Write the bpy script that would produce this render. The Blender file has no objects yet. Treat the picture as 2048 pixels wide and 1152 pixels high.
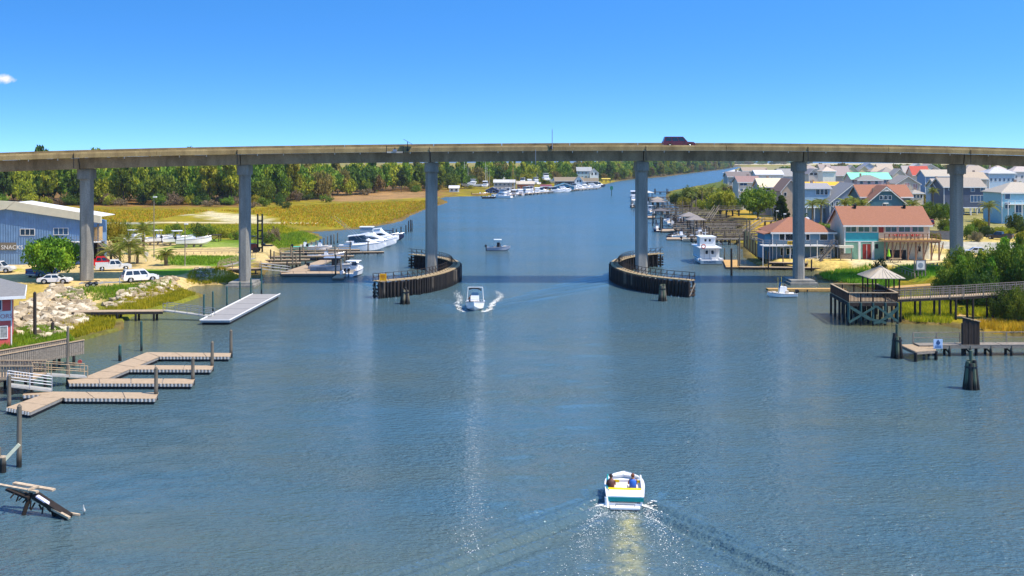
import bpy, bmesh, math, random
import numpy as np
from mathutils import Vector, Matrix
R = math.radians
random.seed(7); rng = np.random.default_rng(7)
SC = bpy.context.scene
COL = SC.collection

# ------------------------------------------------------------------ camera, sky, sun, exposure
F, H, HY = 2100.0, 20.0, 318.0          # focal length in photo pixels, camera height above water, horizon row
cam = bpy.data.cameras.new('camera'); cam_o = bpy.data.objects.new('camera', cam); COL.objects.link(cam_o)
cam.sensor_width = 36.0; cam.lens = F / 2048 * 36.0; cam.shift_y = -(576 - HY) / 2048
cam.clip_start = 0.5; cam.clip_end = 30000
cam_o.location = (0, 0, H); cam_o.rotation_euler = (R(90), 0, 0)
SC.camera = cam_o
SUN_AZ, SUN_EL = 112.0, 58.0            # azimuth clockwise from the view direction
world = bpy.data.worlds.new('World'); SC.world = world; world.use_nodes = True
wt = world.node_tree; wn = wt.nodes; wl = wt.links
for n in list(wn): wn.remove(n)
w_out = wn.new('ShaderNodeOutputWorld'); w_bg = wn.new('ShaderNodeBackground'); w_bg.inputs['Strength'].default_value = 0.15
tc = wn.new('ShaderNodeTexCoord'); sx = wn.new('ShaderNodeSeparateXYZ'); wl.new(tc.outputs['Generated'], sx.inputs[0])
mz = wn.new('ShaderNodeMath'); mz.operation = 'MULTIPLY_ADD'; mz.inputs[1].default_value = 3.2; mz.inputs[2].default_value = 0.17
wl.new(sx.outputs['Z'], mz.inputs[0])
cx = wn.new('ShaderNodeCombineXYZ'); wl.new(sx.outputs['X'], cx.inputs[0]); wl.new(sx.outputs['Y'], cx.inputs[1]); mn_ = wn.new('ShaderNodeMath'); mn_.operation = 'MINIMUM'; mn_.inputs[1].default_value = 0.8; wl.new(mz.outputs[0], mn_.inputs[0]); wl.new(mn_.outputs[0], cx.inputs[2])
nz = wn.new('ShaderNodeVectorMath'); nz.operation = 'NORMALIZE'; wl.new(cx.outputs[0], nz.inputs[0])
sky = wn.new('ShaderNodeTexSky'); sky.sky_type = 'NISHITA'; sky.sun_disc = False
sky.sun_elevation = R(SUN_EL); sky.sun_rotation = R(SUN_AZ); sky.air_density = 1.0; sky.dust_density = 0.3; sky.ozone_density = 2.0
wl.new(nz.outputs[0], sky.inputs[0])
hs = wn.new('ShaderNodeHueSaturation'); hs.inputs['Saturation'].default_value = 1.36; hs.inputs['Hue'].default_value = 0.503; hs.inputs['Value'].default_value = 1.36
wl.new(sky.outputs[0], hs.inputs['Color'])
# one small white cloud low in the sky on the left
cd = Vector(((-1024 + 6) / F, 1, (HY - 157) / F)).normalized()
cs = wn.new('ShaderNodeVectorMath'); cs.operation = 'SUBTRACT'; wl.new(tc.outputs['Generated'], cs.inputs[0]); cs.inputs[1].default_value = cd
csc = wn.new('ShaderNodeVectorMath'); csc.operation = 'MULTIPLY'; wl.new(cs.outputs[0], csc.inputs[0]); csc.inputs[1].default_value = (75, 75, 190)
cns = wn.new('ShaderNodeTexNoise'); cns.inputs['Scale'].default_value = 130; cns.inputs['Detail'].default_value = 5; wl.new(tc.outputs['Generated'], cns.inputs['Vector'])
cl = wn.new('ShaderNodeVectorMath'); cl.operation = 'LENGTH'; wl.new(csc.outputs[0], cl.inputs[0])
ca = wn.new('ShaderNodeMath'); ca.operation = 'MULTIPLY_ADD'; wl.new(cns.outputs[0], ca.inputs[0]); ca.inputs[1].default_value = 1.6; ca.inputs[2].default_value = 0.1
cm = wn.new('ShaderNodeMath'); cm.operation = 'SUBTRACT'; wl.new(ca.outputs[0], cm.inputs[0]); wl.new(cl.outputs['Value'], cm.inputs[1])
cmr = wn.new('ShaderNodeMapRange'); wl.new(cm.outputs[0], cmr.inputs[0]); cmr.inputs[1].default_value = 0.0; cmr.inputs[2].default_value = 0.95
cmx = wn.new('ShaderNodeMix'); cmx.data_type = 'RGBA'; wl.new(cmr.outputs[0], cmx.inputs[0]); wl.new(hs.outputs[0], cmx.inputs[6]); cmx.inputs[7].default_value = (6.6, 5.7, 5.3, 1)
wl.new(cmx.outputs[2], w_bg.inputs['Color']); wl.new(w_bg.outputs[0], w_out.inputs['Surface'])
sl = bpy.data.lights.new('sun', 'SUN'); sl.energy = 4.0; sl.angle = R(0.53); sl.color = (1.0, 0.91, 0.77)
sun_o = bpy.data.objects.new('sun', sl); COL.objects.link(sun_o)
sdir = Vector((math.sin(R(SUN_AZ)) * math.cos(R(SUN_EL)), math.cos(R(SUN_AZ)) * math.cos(R(SUN_EL)), math.sin(R(SUN_EL))))
sun_o.rotation_euler = sdir.to_track_quat('Z', 'Y').to_euler(); sun_o.location = sdir * 300
vs = SC.view_settings; vs.view_transform = 'Standard'; vs.look = 'None'; vs.exposure = 0.58; vs.gamma = 1.0; vs.use_curve_mapping = False
SC.render.engine = 'CYCLES'; SC.cycles.max_bounces = 6; SC.cycles.diffuse_bounces = 2; SC.cycles.glossy_bounces = 3
SC.cycles.transmission_bounces = 4; SC.cycles.transparent_max_bounces = 6; SC.cycles.use_denoising = True
SC.cycles.sample_clamp_indirect = 4.0

# ------------------------------------------------------------------ helpers
def Wp(px, py, z=0.0):                   # photo pixel -> world point at height z
    d = F * (H - z) / (py - HY); return ((px - 1024) * d / F, d, z)
def XZ(px, py, d): return ((px - 1024) * d / F, d, H - (py - HY) * d / F)
def Xa(px, d): return (px - 1024) * d / F
def Za(py, d): return H - (py - HY) * d / F
def Dz(py, z=0.0): return F * (H - z) / (py - HY)

class MB:
    def __init__(s, o=(0, 0, 0)): s.v = []; s.f = []; s.o = o
    def add(s, vs, fs):
        n = len(s.v); s.v += [tuple(v) for v in vs]; s.f += [tuple(i + n for i in f) for f in fs]; return s
    def box(s, x0, y0, z0, x1, y1, z1):
        return s.add([(x0,y0,z0),(x1,y0,z0),(x1,y1,z0),(x0,y1,z0),(x0,y0,z1),(x1,y0,z1),(x1,y1,z1),(x0,y1,z1)],
              [(0,3,2,1),(4,5,6,7),(0,1,5,4),(1,2,6,5),(2,3,7,6),(3,0,4,7)])
    def cbox(s, c, sz): return s.box(c[0]-sz[0]/2, c[1]-sz[1]/2, c[2]-sz[2]/2, c[0]+sz[0]/2, c[1]+sz[1]/2, c[2]+sz[2]/2)
    def bar(s, p, q, w, h=None):
        p = Vector(p); q = Vector(q); h = h or w; d = (q - p).normalized()
        up = Vector((0, 0, 1)) if abs(d.z) < .98 else Vector((0, 1, 0))
        a = d.cross(up).normalized() * (w / 2); b = a.cross(d).normalized() * (h / 2)
        vs = [p-a-b, p+a-b, p+a+b, p-a+b, q-a-b, q+a-b, q+a+b, q-a+b]
        return s.add(vs, [(0,1,2,3),(7,6,5,4),(0,4,5,1),(1,5,6,2),(2,6,7,3),(3,7,4,0)])
    def cyl(s, p, r0, q, r1=None, n=8, caps=True):
        p = Vector(p); q = Vector(q); r1 = r0 if r1 is None else r1; d = (q - p).normalized()
        up = Vector((0, 0, 1)) if abs(d.z) < .9 else Vector((1, 0, 0))
        a = d.cross(up).normalized(); b = d.cross(a)
        vs = []
        for (c, r) in ((p, r0), (q, r1)):
            for i in range(n):
                t = 2 * math.pi * i / n; vs.append(c + a * math.cos(t) * r + b * math.sin(t) * r)
        fs = [(i, (i + 1) % n, n + (i + 1) % n, n + i) for i in range(n)]
        if caps: fs += [tuple(range(n))[::-1], tuple(range(n, 2 * n))]
        return s.add(vs, fs)
    def prism(s, poly, axis, a, b):
        n = len(poly)
        def P(p, t): return (t, p[0], p[1]) if axis == 'x' else ((p[0], t, p[1]) if axis == 'y' else (p[0], p[1], t))
        vs = [P(p, a) for p in poly] + [P(p, b) for p in poly]
        return s.add(vs, [tuple(range(n))[::-1], tuple(range(n, 2 * n))] + [(i, (i + 1) % n, n + (i + 1) % n, n + i) for i in range(n)])
    def slab(s, pts, th):                 # thick polygon: pts at the top, extruded down by th
        n = len(pts); vs = list(pts) + [(p[0], p[1], p[2] - th) for p in pts]
        return s.add(vs, [tuple(range(n)), tuple(range(n, 2 * n))[::-1]] + [(i, n + i, n + (i + 1) % n, (i + 1) % n) for i in range(n)])
    def ngon(s, pts): return s.add(pts, [tuple(range(len(pts)))])
    def loft(s, rings, closed=True, caps=True):
        n = len(rings[0]); vs = [p for r in rings for p in r]; fs = []
        for k in range(len(rings) - 1):
            for i in range(n if closed else n - 1):
                j = (i + 1) % n; fs.append((k*n+i, k*n+j, (k+1)*n+j, (k+1)*n+i))
        if caps: fs += [tuple(range(n))[::-1], tuple(range((len(rings)-1)*n, len(rings)*n))]
        return s.add(vs, fs)
    def mesh(s, name, smooth=False):
        me = bpy.data.meshes.new(name); o = s.o
        me.from_pydata([(v[0]-o[0], v[1]-o[1], v[2]-o[2]) for v in s.v], [], s.f)
        if len(s.f) < 4000:
            bm = bmesh.new(); bm.from_mesh(me); bmesh.ops.recalc_face_normals(bm, faces=bm.faces); bm.to_mesh(me); bm.free()
        if smooth: me.polygons.foreach_set('use_smooth', [True] * len(me.polygons))
        return me
    def build(s, name, mat, parent=None, smooth=False, kind=None, loc=None):
        me = s.mesh(name, smooth); me.materials.append(mat)
        o = bpy.data.objects.new(name, me); COL.objects.link(o)
        if loc is not None: o.location = loc
        if parent: o.parent = parent
        if kind: o['kind'] = kind
        return o
def link(name, me, parent=None, loc=(0, 0, 0), rz=0, sc=None):
    o = bpy.data.objects.new(name, me); COL.objects.link(o); o.location = loc; o.rotation_euler = (0, 0, rz)
    if sc is not None: o.scale = sc if hasattr(sc, '__len__') else (sc, sc, sc)
    if parent: o.parent = parent
    return o
def tag(o, label, cat, group=None):
    o['label'] = label; o['category'] = cat
    if group: o['group'] = group
    return o
def T(name, label, cat, loc=(0, 0, 0), rz=0, group=None):
    o = bpy.data.objects.new(name, None); COL.objects.link(o); o.location = loc; o.rotation_euler = (0, 0, rz); o.empty_display_size = .3
    return tag(o, label, cat, group)
def copy_tree(o, parent=None):
    c = o.copy(); COL.objects.link(c); c.parent = parent
    for ch in list(o.children): copy_tree(ch, c)
    return c

# ------------------------------------------------------------------ materials
def lin(c):
    if isinstance(c, str):
        v = [int(c[i:i+2], 16) / 255 for i in (0, 2, 4)]
        return tuple((x / 12.92 if x <= .04045 else ((x + .055) / 1.055) ** 2.4) for x in v)
    return tuple(c)
MATS = {}
def nodes_of(m):
    m.use_nodes = True; nt = m.node_tree; return nt, nt.nodes, nt.links, nt.nodes['Principled BSDF']
def pos_noise(nt, scale, detail=4, stretch=(1, 1, 1), local=False):
    if local: g = nt.nodes.new('ShaderNodeTexCoord'); out = g.outputs['Object']
    else: g = nt.nodes.new('ShaderNodeNewGeometry'); out = g.outputs['Position']
    mp = nt.nodes.new('ShaderNodeMapping'); mp.inputs['Scale'].default_value = stretch; nt.links.new(out, mp.inputs[0])
    t = nt.nodes.new('ShaderNodeTexNoise'); t.inputs['Scale'].default_value = scale; t.inputs['Detail'].default_value = detail; t.inputs['Roughness'].default_value = .6
    nt.links.new(mp.outputs[0], t.inputs['Vector']); return t
def ramp(nt, stops):
    r = nt.nodes.new('ShaderNodeValToRGB'); e = r.color_ramp.elements
    while len(e) < len(stops): e.new(.5)
    for i, (p, c) in enumerate(stops): e[i].position = p; e[i].color = (*lin(c), 1)
    return r
def mixc(nt, fac, a, b, mode='MIX'):
    m = nt.nodes.new('ShaderNodeMix'); m.data_type = 'RGBA'; m.blend_type = mode
    for s, v in ((m.inputs[0], fac), (m.inputs[6], a), (m.inputs[7], b)):
        if isinstance(v, (int, float)): s.default_value = v
        elif isinstance(v, (tuple, list)): s.default_value = (*v[:3], 1)
        else: nt.links.new(v, s)
    return m.outputs[2]
def bump(nt, b, hgt, strength, dist):
    n = nt.nodes.new('ShaderNodeBump'); n.inputs['Strength'].default_value = strength; n.inputs['Distance'].default_value = dist
    nt.links.new(hgt, n.inputs['Height']); nt.links.new(n.outputs[0], b.inputs['Normal'])
def M(name, col=None, rough=.7, var=.25, scale=1.2, metal=0., bmp=0., stretch=(1, 1, 1), spec=.4, col2=None):
    if name in MATS: return MATS[name]
    m = bpy.data.materials.new(name); nt, n, l, b = nodes_of(m)
    c = lin(col); c2 = lin(col2) if col2 else tuple(x * (1 - var) for x in c); c1 = c if col2 else tuple(min(1, x * (1 + var * .6)) for x in c)
    t = pos_noise(nt, scale, 5, stretch); rp = ramp(nt, [(.32, c2), (.68, c1)]); l.new(t.outputs[0], rp.inputs[0])
    l.new(rp.outputs[0], b.inputs['Base Color'])
    b.inputs['Roughness'].default_value = rough; b.inputs['Metallic'].default_value = metal; b.inputs['Specular IOR Level'].default_value = spec
    if bmp: bump(nt, b, t.outputs[0], .6, bmp)
    MATS[name] = m; return m
def foliage(name, ca, cb, cc, scale=.35):
    if name in MATS: return MATS[name]
    m = bpy.data.materials.new(name); nt, n, l, b = nodes_of(m)
    t = pos_noise(nt, scale, 3); rp = ramp(nt, [(.3, ca), (.5, cb), (.72, cc)]); l.new(t.outputs[0], rp.inputs[0])
    oi = n.new('ShaderNodeObjectInfo'); hv = n.new('ShaderNodeHueSaturation')
    mr = n.new('ShaderNodeMapRange'); l.new(oi.outputs['Random'], mr.inputs[0]); mr.inputs[3].default_value = .9; mr.inputs[4].default_value = 1.4
    mh = n.new('ShaderNodeMapRange'); l.new(oi.outputs['Random'], mh.inputs[0]); mh.inputs[3].default_value = .475; mh.inputs[4].default_value = .515
    l.new(mr.outputs[0], hv.inputs['Value']); l.new(mh.outputs[0], hv.inputs['Hue']); l.new(rp.outputs[0], hv.inputs['Color'])
    l.new(hv.outputs[0], b.inputs['Base Color']); b.inputs['Roughness'].default_value = .65; b.inputs['Specular IOR Level'].default_value = .25
    tr = n.new('ShaderNodeBsdfTranslucent'); l.new(hv.outputs[0], tr.inputs['Color'])
    mx = n.new('ShaderNodeMixShader'); mx.inputs[0].default_value = .3; l.new(b.outputs[0], mx.inputs[1]); l.new(tr.outputs[0], mx.inputs[2])
    l.new(mx.outputs[0], n['Material Output'].inputs['Surface']); MATS[name] = m; return m
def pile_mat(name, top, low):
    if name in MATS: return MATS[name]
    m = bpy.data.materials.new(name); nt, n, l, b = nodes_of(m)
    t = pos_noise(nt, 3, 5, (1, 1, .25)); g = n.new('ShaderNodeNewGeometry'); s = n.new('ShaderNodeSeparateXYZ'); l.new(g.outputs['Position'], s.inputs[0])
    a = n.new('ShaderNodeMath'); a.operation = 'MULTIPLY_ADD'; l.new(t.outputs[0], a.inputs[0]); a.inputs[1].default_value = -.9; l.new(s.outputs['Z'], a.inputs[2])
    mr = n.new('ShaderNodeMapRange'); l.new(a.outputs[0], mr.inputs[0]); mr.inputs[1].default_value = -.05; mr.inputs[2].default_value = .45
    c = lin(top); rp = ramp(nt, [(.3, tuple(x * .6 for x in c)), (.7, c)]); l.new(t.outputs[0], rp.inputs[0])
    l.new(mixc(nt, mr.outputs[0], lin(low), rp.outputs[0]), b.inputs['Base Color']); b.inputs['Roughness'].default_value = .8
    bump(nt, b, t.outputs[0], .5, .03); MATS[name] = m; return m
def ribbed(name, col, pitch, axis='X', rough=.45, depth=.03, var=.12):
    if name in MATS: return MATS[name]
    m = bpy.data.materials.new(name); nt, n, l, b = nodes_of(m)
    tcn = n.new('ShaderNodeTexCoord'); w = n.new('ShaderNodeTexWave'); w.wave_type = 'BANDS'; w.bands_direction = axis; w.inputs['Scale'].default_value = .314 / pitch * 1.0
    l.new(tcn.outputs['Object'], w.inputs['Vector'])
    t = pos_noise(nt, .8, 4); c = lin(col); rp = ramp(nt, [(.3, tuple(x * (1 - var) for x in c)), (.7, tuple(min(1, x * (1 + var)) for x in c))]); l.new(t.outputs[0], rp.inputs[0])
    l.new(rp.outputs[0], b.inputs['Base Color']); b.inputs['Roughness'].default_value = rough
    bump(nt, b, w.outputs['Fac'], .8, depth); MATS[name] = m; return m
def concrete(name, col, stain):
    if name in MATS: return MATS[name]
    m = bpy.data.materials.new(name); nt, n, l, b = nodes_of(m)
    t = pos_noise(nt, .5, 6, (1, 1, .2)); t2 = pos_noise(nt, 6, 4)
    c = lin(col); rp = ramp(nt, [(.35, lin(stain)), (.62, c)]); l.new(t.outputs[0], rp.inputs[0])
    r2 = ramp(nt, [(.3, (.75, .75, .75)), (.7, (1.1, 1.1, 1.1))]); l.new(t2.outputs[0], r2.inputs[0])
    l.new(mixc(nt, 1.0, rp.outputs[0], r2.outputs[0], 'MULTIPLY'), b.inputs['Base Color']); b.inputs['Roughness'].default_value = .85
    bump(nt, b, t2.outputs[0], .3, .02); MATS[name] = m; return m
WHITE = M('white_gelcoat', 'f4f2ee', .3, .05, 1.5, spec=.5)
WPAINT = M('white_paint', 'e9e6dd', .55, .08, 2)
CREAM = M('cream_paint', 'e4dcc4', .6, .1, 2)
GLASS = M('dark_glass', '1d2a33', .08, .3, .6, spec=.8)
GLASSB = M('blue_glass', '35506b', .08, .3, .6, spec=.8)
GLASSG = M('green_glass', '4d6b52', .12, .3, .6, spec=.8)
BLACK = M('black_plastic', '15161a', .4, .2, 3)
RUBBER = M('tyre_rubber', '1a1a1b', .85, .2, 4)
CHROME = M('bright_metal', 'c9ccd0', .3, .1, 3, metal=.8)
ALU = M('aluminium', 'b9bcc0', .4, .15, 2, metal=.5)
GREYM = M('grey_metal', '8a8f96', .5, .15, 2, metal=.3)
WOODL = M('sunbleached_wood', 'b39a78', .85, .3, 3, stretch=(1, 4, 1), bmp=.01)
WOODG = M('grey_weathered_wood', '8d8272', .88, .35, 3, stretch=(1, 1, 4), bmp=.01)
WOODD = M('dark_creosote_wood', '3a2f26', .9, .4, 3, stretch=(1, 1, .3), bmp=.02)
WOODT = M('tan_new_timber', 'c69c5a', .8, .25, 3, bmp=.01)
TEALW = M('treated_green_timber', '3f5f58', .85, .3, 3, bmp=.01)
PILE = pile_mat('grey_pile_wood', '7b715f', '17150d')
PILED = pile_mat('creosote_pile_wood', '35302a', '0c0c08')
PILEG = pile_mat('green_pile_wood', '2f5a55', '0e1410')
CONC = concrete('bridge_concrete', 'a88f5c', '846d42')
CONCG = concrete('girder_concrete', 'a38f72', '76654c')
CONCP = concrete('pier_concrete', 'a09c90', '76736a')
CONCL = concrete('light_concrete', 'c9c0ae', 'a59b88')
def paint(hexc, rough=.6):
    c = lin(hexc); return M('paint_' + hexc, (min(1, c[0] * 1.06), c[1] * .99, c[2] * .86), rough, .12, 1.5)
def shingle(hexc): return M('shingle_' + hexc, tuple(x * .8 for x in lin(hexc)), .9, .16, 2.5, stretch=(1, 1, 6), bmp=.03)
def carpaint(hexc): return M('car_paint_' + hexc, hexc, .22, .05, 1, spec=.6)
# ------------------------------------------------------------------ water
def wake(X, Y, bx, by, hdx, hdy, A, spread, L, lam=1.25):
    n = math.hypot(hdx, hdy); hx, hy = hdx / n, hdy / n
    a = -((X - bx) * hx + (Y - by) * hy); b = (X - bx) * hy - (Y - by) * hx
    ab = np.sqrt(b * b + .05); ap = np.maximum(a, 0); q = ab - .9 - ap * spread; ph = ab * .777 - ap * .629
    z = A * np.exp(-(q / (.9 + .09 * ap)) ** 2) * np.cos(ph * 2 * math.pi / lam) * np.exp(-ap / L) * (a > -1.5)
    z += .5 * A * np.exp(-(ab / 1.2) ** 2) * np.cos(a * 1.9) * np.exp(-ap / (L * .5)) * (a > 0)
    return z, a, b
NB = Wp(1252, 1013); CB = Wp(950, 617)
_w = [(rng.uniform(-.9, .9) + 1.57, lam, rng.uniform(0, 6.28)) for lam in (2.2, 2.6, 3.1, 3.7, 4.5, 5.2, 6.4, 2.4, 2.9, 3.4)]
def water_z(X, Y):
    X = np.asarray(X, float); Y = np.asarray(Y, float); z = np.zeros_like(X)
    for (an, lam, ph) in _w:
        z += .0006 * lam * np.sin(2 * math.pi / lam * (X * math.cos(an) + Y * math.sin(an)) + ph)
    z *= np.clip((200 - Y) / 120, 0, 1)
    z1, _, _ = wake(X, Y, NB[0], NB[1] + 1.2, 1.1, 10, .2, .62, 40)
    z2, _, _ = wake(X, Y, CB[0], CB[1] - 1.5, 0, -10, .16, .55, 30, 2.2)
    return z + z1 + z2
NR, NC = 600, 400
dd = 26 * (270 / 26) ** np.linspace(0, 1, NR); uu = np.linspace(-.57, .57, NC)
DD, UU = np.meshgrid(dd, uu, indexing='ij'); XX = UU * DD; YY = DD
edge = np.clip(np.minimum(np.minimum((DD - 26) / 3, (270 - DD) / 40), np.minimum((UU + .57) / .02, (.57 - UU) / .02)), 0, 1)
ZZ = water_z(XX, YY) * edge
_, wa, wb = wake(XX, YY, NB[0], NB[1] - 1.6, 1.1, 10, .1, .6, 20)
aer = .95 * np.exp(-(wb / (.55 + .035 * np.maximum(wa, 0))) ** 2) * np.exp(-np.maximum(wa, 0) / 22) * (wa > -.5)
_, wa2, wb2 = wake(XX, YY, CB[0], CB[1] + 2.5, 0, -10, .1, .6, 20)
aer = np.maximum(aer, .35 * np.exp(-(wb2 / 1.4) ** 2) * np.exp(-np.maximum(wa2, 0) / 8) * (wa2 > 0))
verts = np.stack([XX, YY, ZZ], -1).reshape(-1, 3)
idx = np.arange(NR * NC).reshape(NR, NC)
quads = np.stack([idx[:-1, :-1], idx[:-1, 1:], idx[1:, 1:], idx[1:, :-1]], -1).reshape(-1, 4)
BIG = 14000.0
ext = [(-BIG, -400, 0), (BIG, -400, 0), (BIG, BIG, 0), (-BIG, BIG, 0)]
base = len(verts); verts = np.vstack([verts, np.array(ext)])
c0, c1, c2, c3 = int(idx[0, 0]), int(idx[0, -1]), int(idx[-1, -1]), int(idx[-1, 0])
faces = quads.tolist() + [[base, base + 1, c1, c0], [base + 1, base + 2, c2, c1], [base + 2, base + 3, c3, c2], [base + 3, base, c0, c3]]
me = bpy.data.meshes.new('water'); me.from_pydata(verts.tolist(), [], faces)
at = me.attributes.new('aeration', 'FLOAT', 'POINT'); at.data.foreach_set('value', np.concatenate([aer.reshape(-1), np.zeros(4)]).astype(np.float32))
me.polygons.foreach_set('use_smooth', [True] * len(me.polygons))
wm = bpy.data.materials.new('river_water'); nt, n, l, b = nodes_of(wm)
t1 = pos_noise(nt, 2.3, 2.5, (.6, 1.1, 1)); t2 = pos_noise(nt, 6.0, 2, (.6, 1.1, 1)); t3 = pos_noise(nt, .035, 3, (.6, 1.5, 1))
ad = n.new('ShaderNodeMath'); ad.operation = 'MULTIPLY_ADD'; l.new(t2.outputs[0], ad.inputs[0]); ad.inputs[1].default_value = .42; l.new(t1.outputs[0], ad.inputs[2])
bp = n.new('ShaderNodeBump'); bp.inputs['Distance'].default_value = .42
ms = n.new('ShaderNodeMapRange'); l.new(t3.outputs[0], ms.inputs[0]); ms.inputs[1].default_value = .35; ms.inputs[2].default_value = .65; ms.inputs[3].default_value = .6; ms.inputs[4].default_value = 1.0
l.new(ms.outputs[0], bp.inputs['Strength']); l.new(ad.outputs[0], bp.inputs['Height']); l.new(bp.outputs[0], b.inputs['Normal'])
an = n.new('ShaderNodeAttribute'); an.attribute_name = 'aeration'
t4 = pos_noise(nt, 1.2, 4); af = n.new('ShaderNodeMath'); af.operation = 'MULTIPLY'; l.new(an.outputs['Fac'], af.inputs[0])
mr4 = n.new('ShaderNodeMapRange'); l.new(t4.outputs[0], mr4.inputs[0]); mr4.inputs[1].default_value = .3; mr4.inputs[2].default_value = .6; l.new(mr4.outputs[0], af.inputs[1])
sa_ = n.new('ShaderNodeAttribute'); sa_.attribute_name = 'silt'; t5 = pos_noise(nt, .05, 4, (.7, 1.4, 1)); sm_ = n.new('ShaderNodeMath'); sm_.operation = 'MULTIPLY_ADD'; l.new(t5.outputs[0], sm_.inputs[0]); sm_.inputs[1].default_value = 1.1; l.new(sa_.outputs['Fac'], sm_.inputs[2])
sr_ = n.new('ShaderNodeMapRange'); l.new(sm_.outputs[0], sr_.inputs[0]); sr_.inputs[1].default_value = .42; sr_.inputs[2].default_value = 1.25
body = mixc(nt, sr_.outputs[0], (.06, .126, .158), (.122, .124, .056))          # silty olive water near the banks
l.new(mixc(nt, af.outputs[0], body, (.42, .38, .16)), b.inputs['Base Color'])
gy_ = n.new('ShaderNodeNewGeometry'); sy_ = n.new('ShaderNodeSeparateXYZ'); l.new(gy_.outputs['Position'], sy_.inputs[0]); ry_ = n.new('ShaderNodeMapRange'); l.new(sy_.outputs['Y'], ry_.inputs[0]); ry_.inputs[1].default_value = 60; ry_.inputs[2].default_value = 500; ry_.inputs[3].default_value = .05; ry_.inputs[4].default_value = .26; l.new(ry_.outputs[0], b.inputs['Roughness'])   # rougher with distance, to blur the far reflection streaks
b.inputs['IOR'].default_value = 1.33; b.inputs['Specular IOR Level'].default_value = .5
me.materials.append(wm)
wo = bpy.data.objects.new('water', me); COL.objects.link(wo); wo['kind'] = 'structure'

# ------------------------------------------------------------------ ground (both banks, one sheet)
def pxpoly(pts, z=.25): return np.array([Wp(x, y, z)[:2] for x, y in pts])
LEFT = pxpoly([(-700, 740), (0, 708), (60, 697), (150, 676), (226, 656), (232, 638), (258, 626), (300, 617), (342, 606), (392, 589), (356, 578), (372, 568), (463, 564),
    (505, 556), (520, 543), (536, 518), (560, 500), (596, 488), (618, 482), (637, 475), (630, 467), (606, 463), (650, 460), (700, 457), (740, 452), (772, 446), (800, 440), (815, 430), (845, 418),
    (880, 408), (893, 403), (878, 397), (886, 393), (972, 391), (1000, 392), (1050, 385), (1130, 378), (1200, 370), (1230, 363), (1262, 358), (1330, 353), (1380, 346), (1440, 339), (1480, 333), (1500, 325.5), (-900, 325.5)])
RIGHT = pxpoly([(2700, 735), (2048, 668), (1945, 655), (1900, 646), (1850, 643), (1815, 641), (1800, 628), (1796, 606), (1790, 582), (1700, 566), (1648, 556), (1640, 548), (1672, 541),
    (1600, 533), (1532, 531), (1500, 515), (1490, 492), (1470, 483), (1432, 478), (1418, 462), (1402, 446), (1380, 430), (1358, 412), (1340, 400), (1333, 391), (1338, 383), (1365, 377), (1400, 371),
    (1440, 363), (1456, 352), (1462, 342), (1480, 334), (1420, 330.2), (1410, 328.6), (1560, 326.5), (2900, 326.5)])
def pip(P, X, Y):
    ins = np.zeros(X.shape, bool); n = len(P)
    for i in range(n):
        x0, y0 = P[i]; x1, y1 = P[(i + 1) % n]
        if y0 == y1: continue
        c = ((y0 > Y) != (y1 > Y)) & (X < (x1 - x0) * (Y - y0) / (y1 - y0) + x0); ins ^= c
    return ins
def sdist(P, X, Y):
    d = np.full(X.shape, 1e9); n = len(P)
    for i in range(n):
        x0, y0 = P[i]; x1, y1 = P[(i + 1) % n]; ex, ey = x1 - x0, y1 - y0
        t = np.clip(((X - x0) * ex + (Y - y0) * ey) / (ex * ex + ey * ey + 1e-9), 0, 1)
        d = np.minimum(d, (X - x0 - t * ex) ** 2 + (Y - y0 - t * ey) ** 2)
    d = np.sqrt(d); return np.where(pip(P, X, Y), d, -d)
_sd = np.minimum(np.abs(sdist(LEFT, XX, YY)), np.abs(sdist(RIGHT, XX, YY)))
_silt = np.where((sdist(LEFT, XX, YY) > 0) | (sdist(RIGHT, XX, YY) > 0), 1.0, np.exp(-_sd / 9.0)) + .22 * np.clip((62 - YY) / 22, 0, 1)
_silt = _silt * np.clip((255 - YY) / 40, 0, 1) * np.clip((.57 - np.abs(UU)) / .02, 0, 1)
sat_ = wo.data.attributes.new('silt', 'FLOAT', 'POINT'); sat_.data.foreach_set('value', np.concatenate([_silt.reshape(-1), np.zeros(4)]).astype(np.float32))
def sst(x, a, b): t = np.clip((x - a) / (b - a), 0, 1); return t * t * (3 - 2 * t)
# plateaus: (polygon px, height, ramp metres)
PLAT = [(pxpoly([(-700, 640), (30, 640), (110, 598), (190, 585), (250, 590), (330, 572), (352, 560), (400, 548), (450, 541), (520, 530), (545, 498), (560, 478), (300, 470), (-700, 470)], 1.3), 1.3, 3.0),
        (pxpoly([(-700, 720), (20, 690), (110, 650), (170, 640), (190, 600), (-700, 600)], .9), .8, 3.0),
        (pxpoly([(1545, 521), (1640, 524), (1760, 531), (1835, 548), (1862, 556), (1900, 562), (2000, 590), (2048, 612), (2900, 640), (2900, 330), (1500, 332), (1470, 352), (1450, 375), (1420, 400), (1440, 425), (1480, 450), (1520, 480)], 1.5), 1.5, 3.5),
        (pxpoly([(870, 388), (960, 386), (1060, 378), (1200, 364), (1230, 356), (1300, 345), (1300, 335), (300, 360), (-700, 395), (-700, 404), (480, 404), (700, 386)], 1.0), 1.1, 12.0)]
def ground_z(X, Y):
    X = np.asarray(X, float); Y = np.asarray(Y, float)
    s = np.maximum(sdist(LEFT, X, Y), sdist(RIGHT, X, Y))
    z = -.7 + 1.02 * sst(s, -3, 1.2) + .1 * sst(s, 2, 20)
    for P, h, rm in PLAT: z = np.where(s > -1, np.maximum(z, .3 + (h - .3) * sst(sdist(P, X, Y), -rm * .5, rm * .5)), z)
    return z, s
GR, GC = 600, 420
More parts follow.
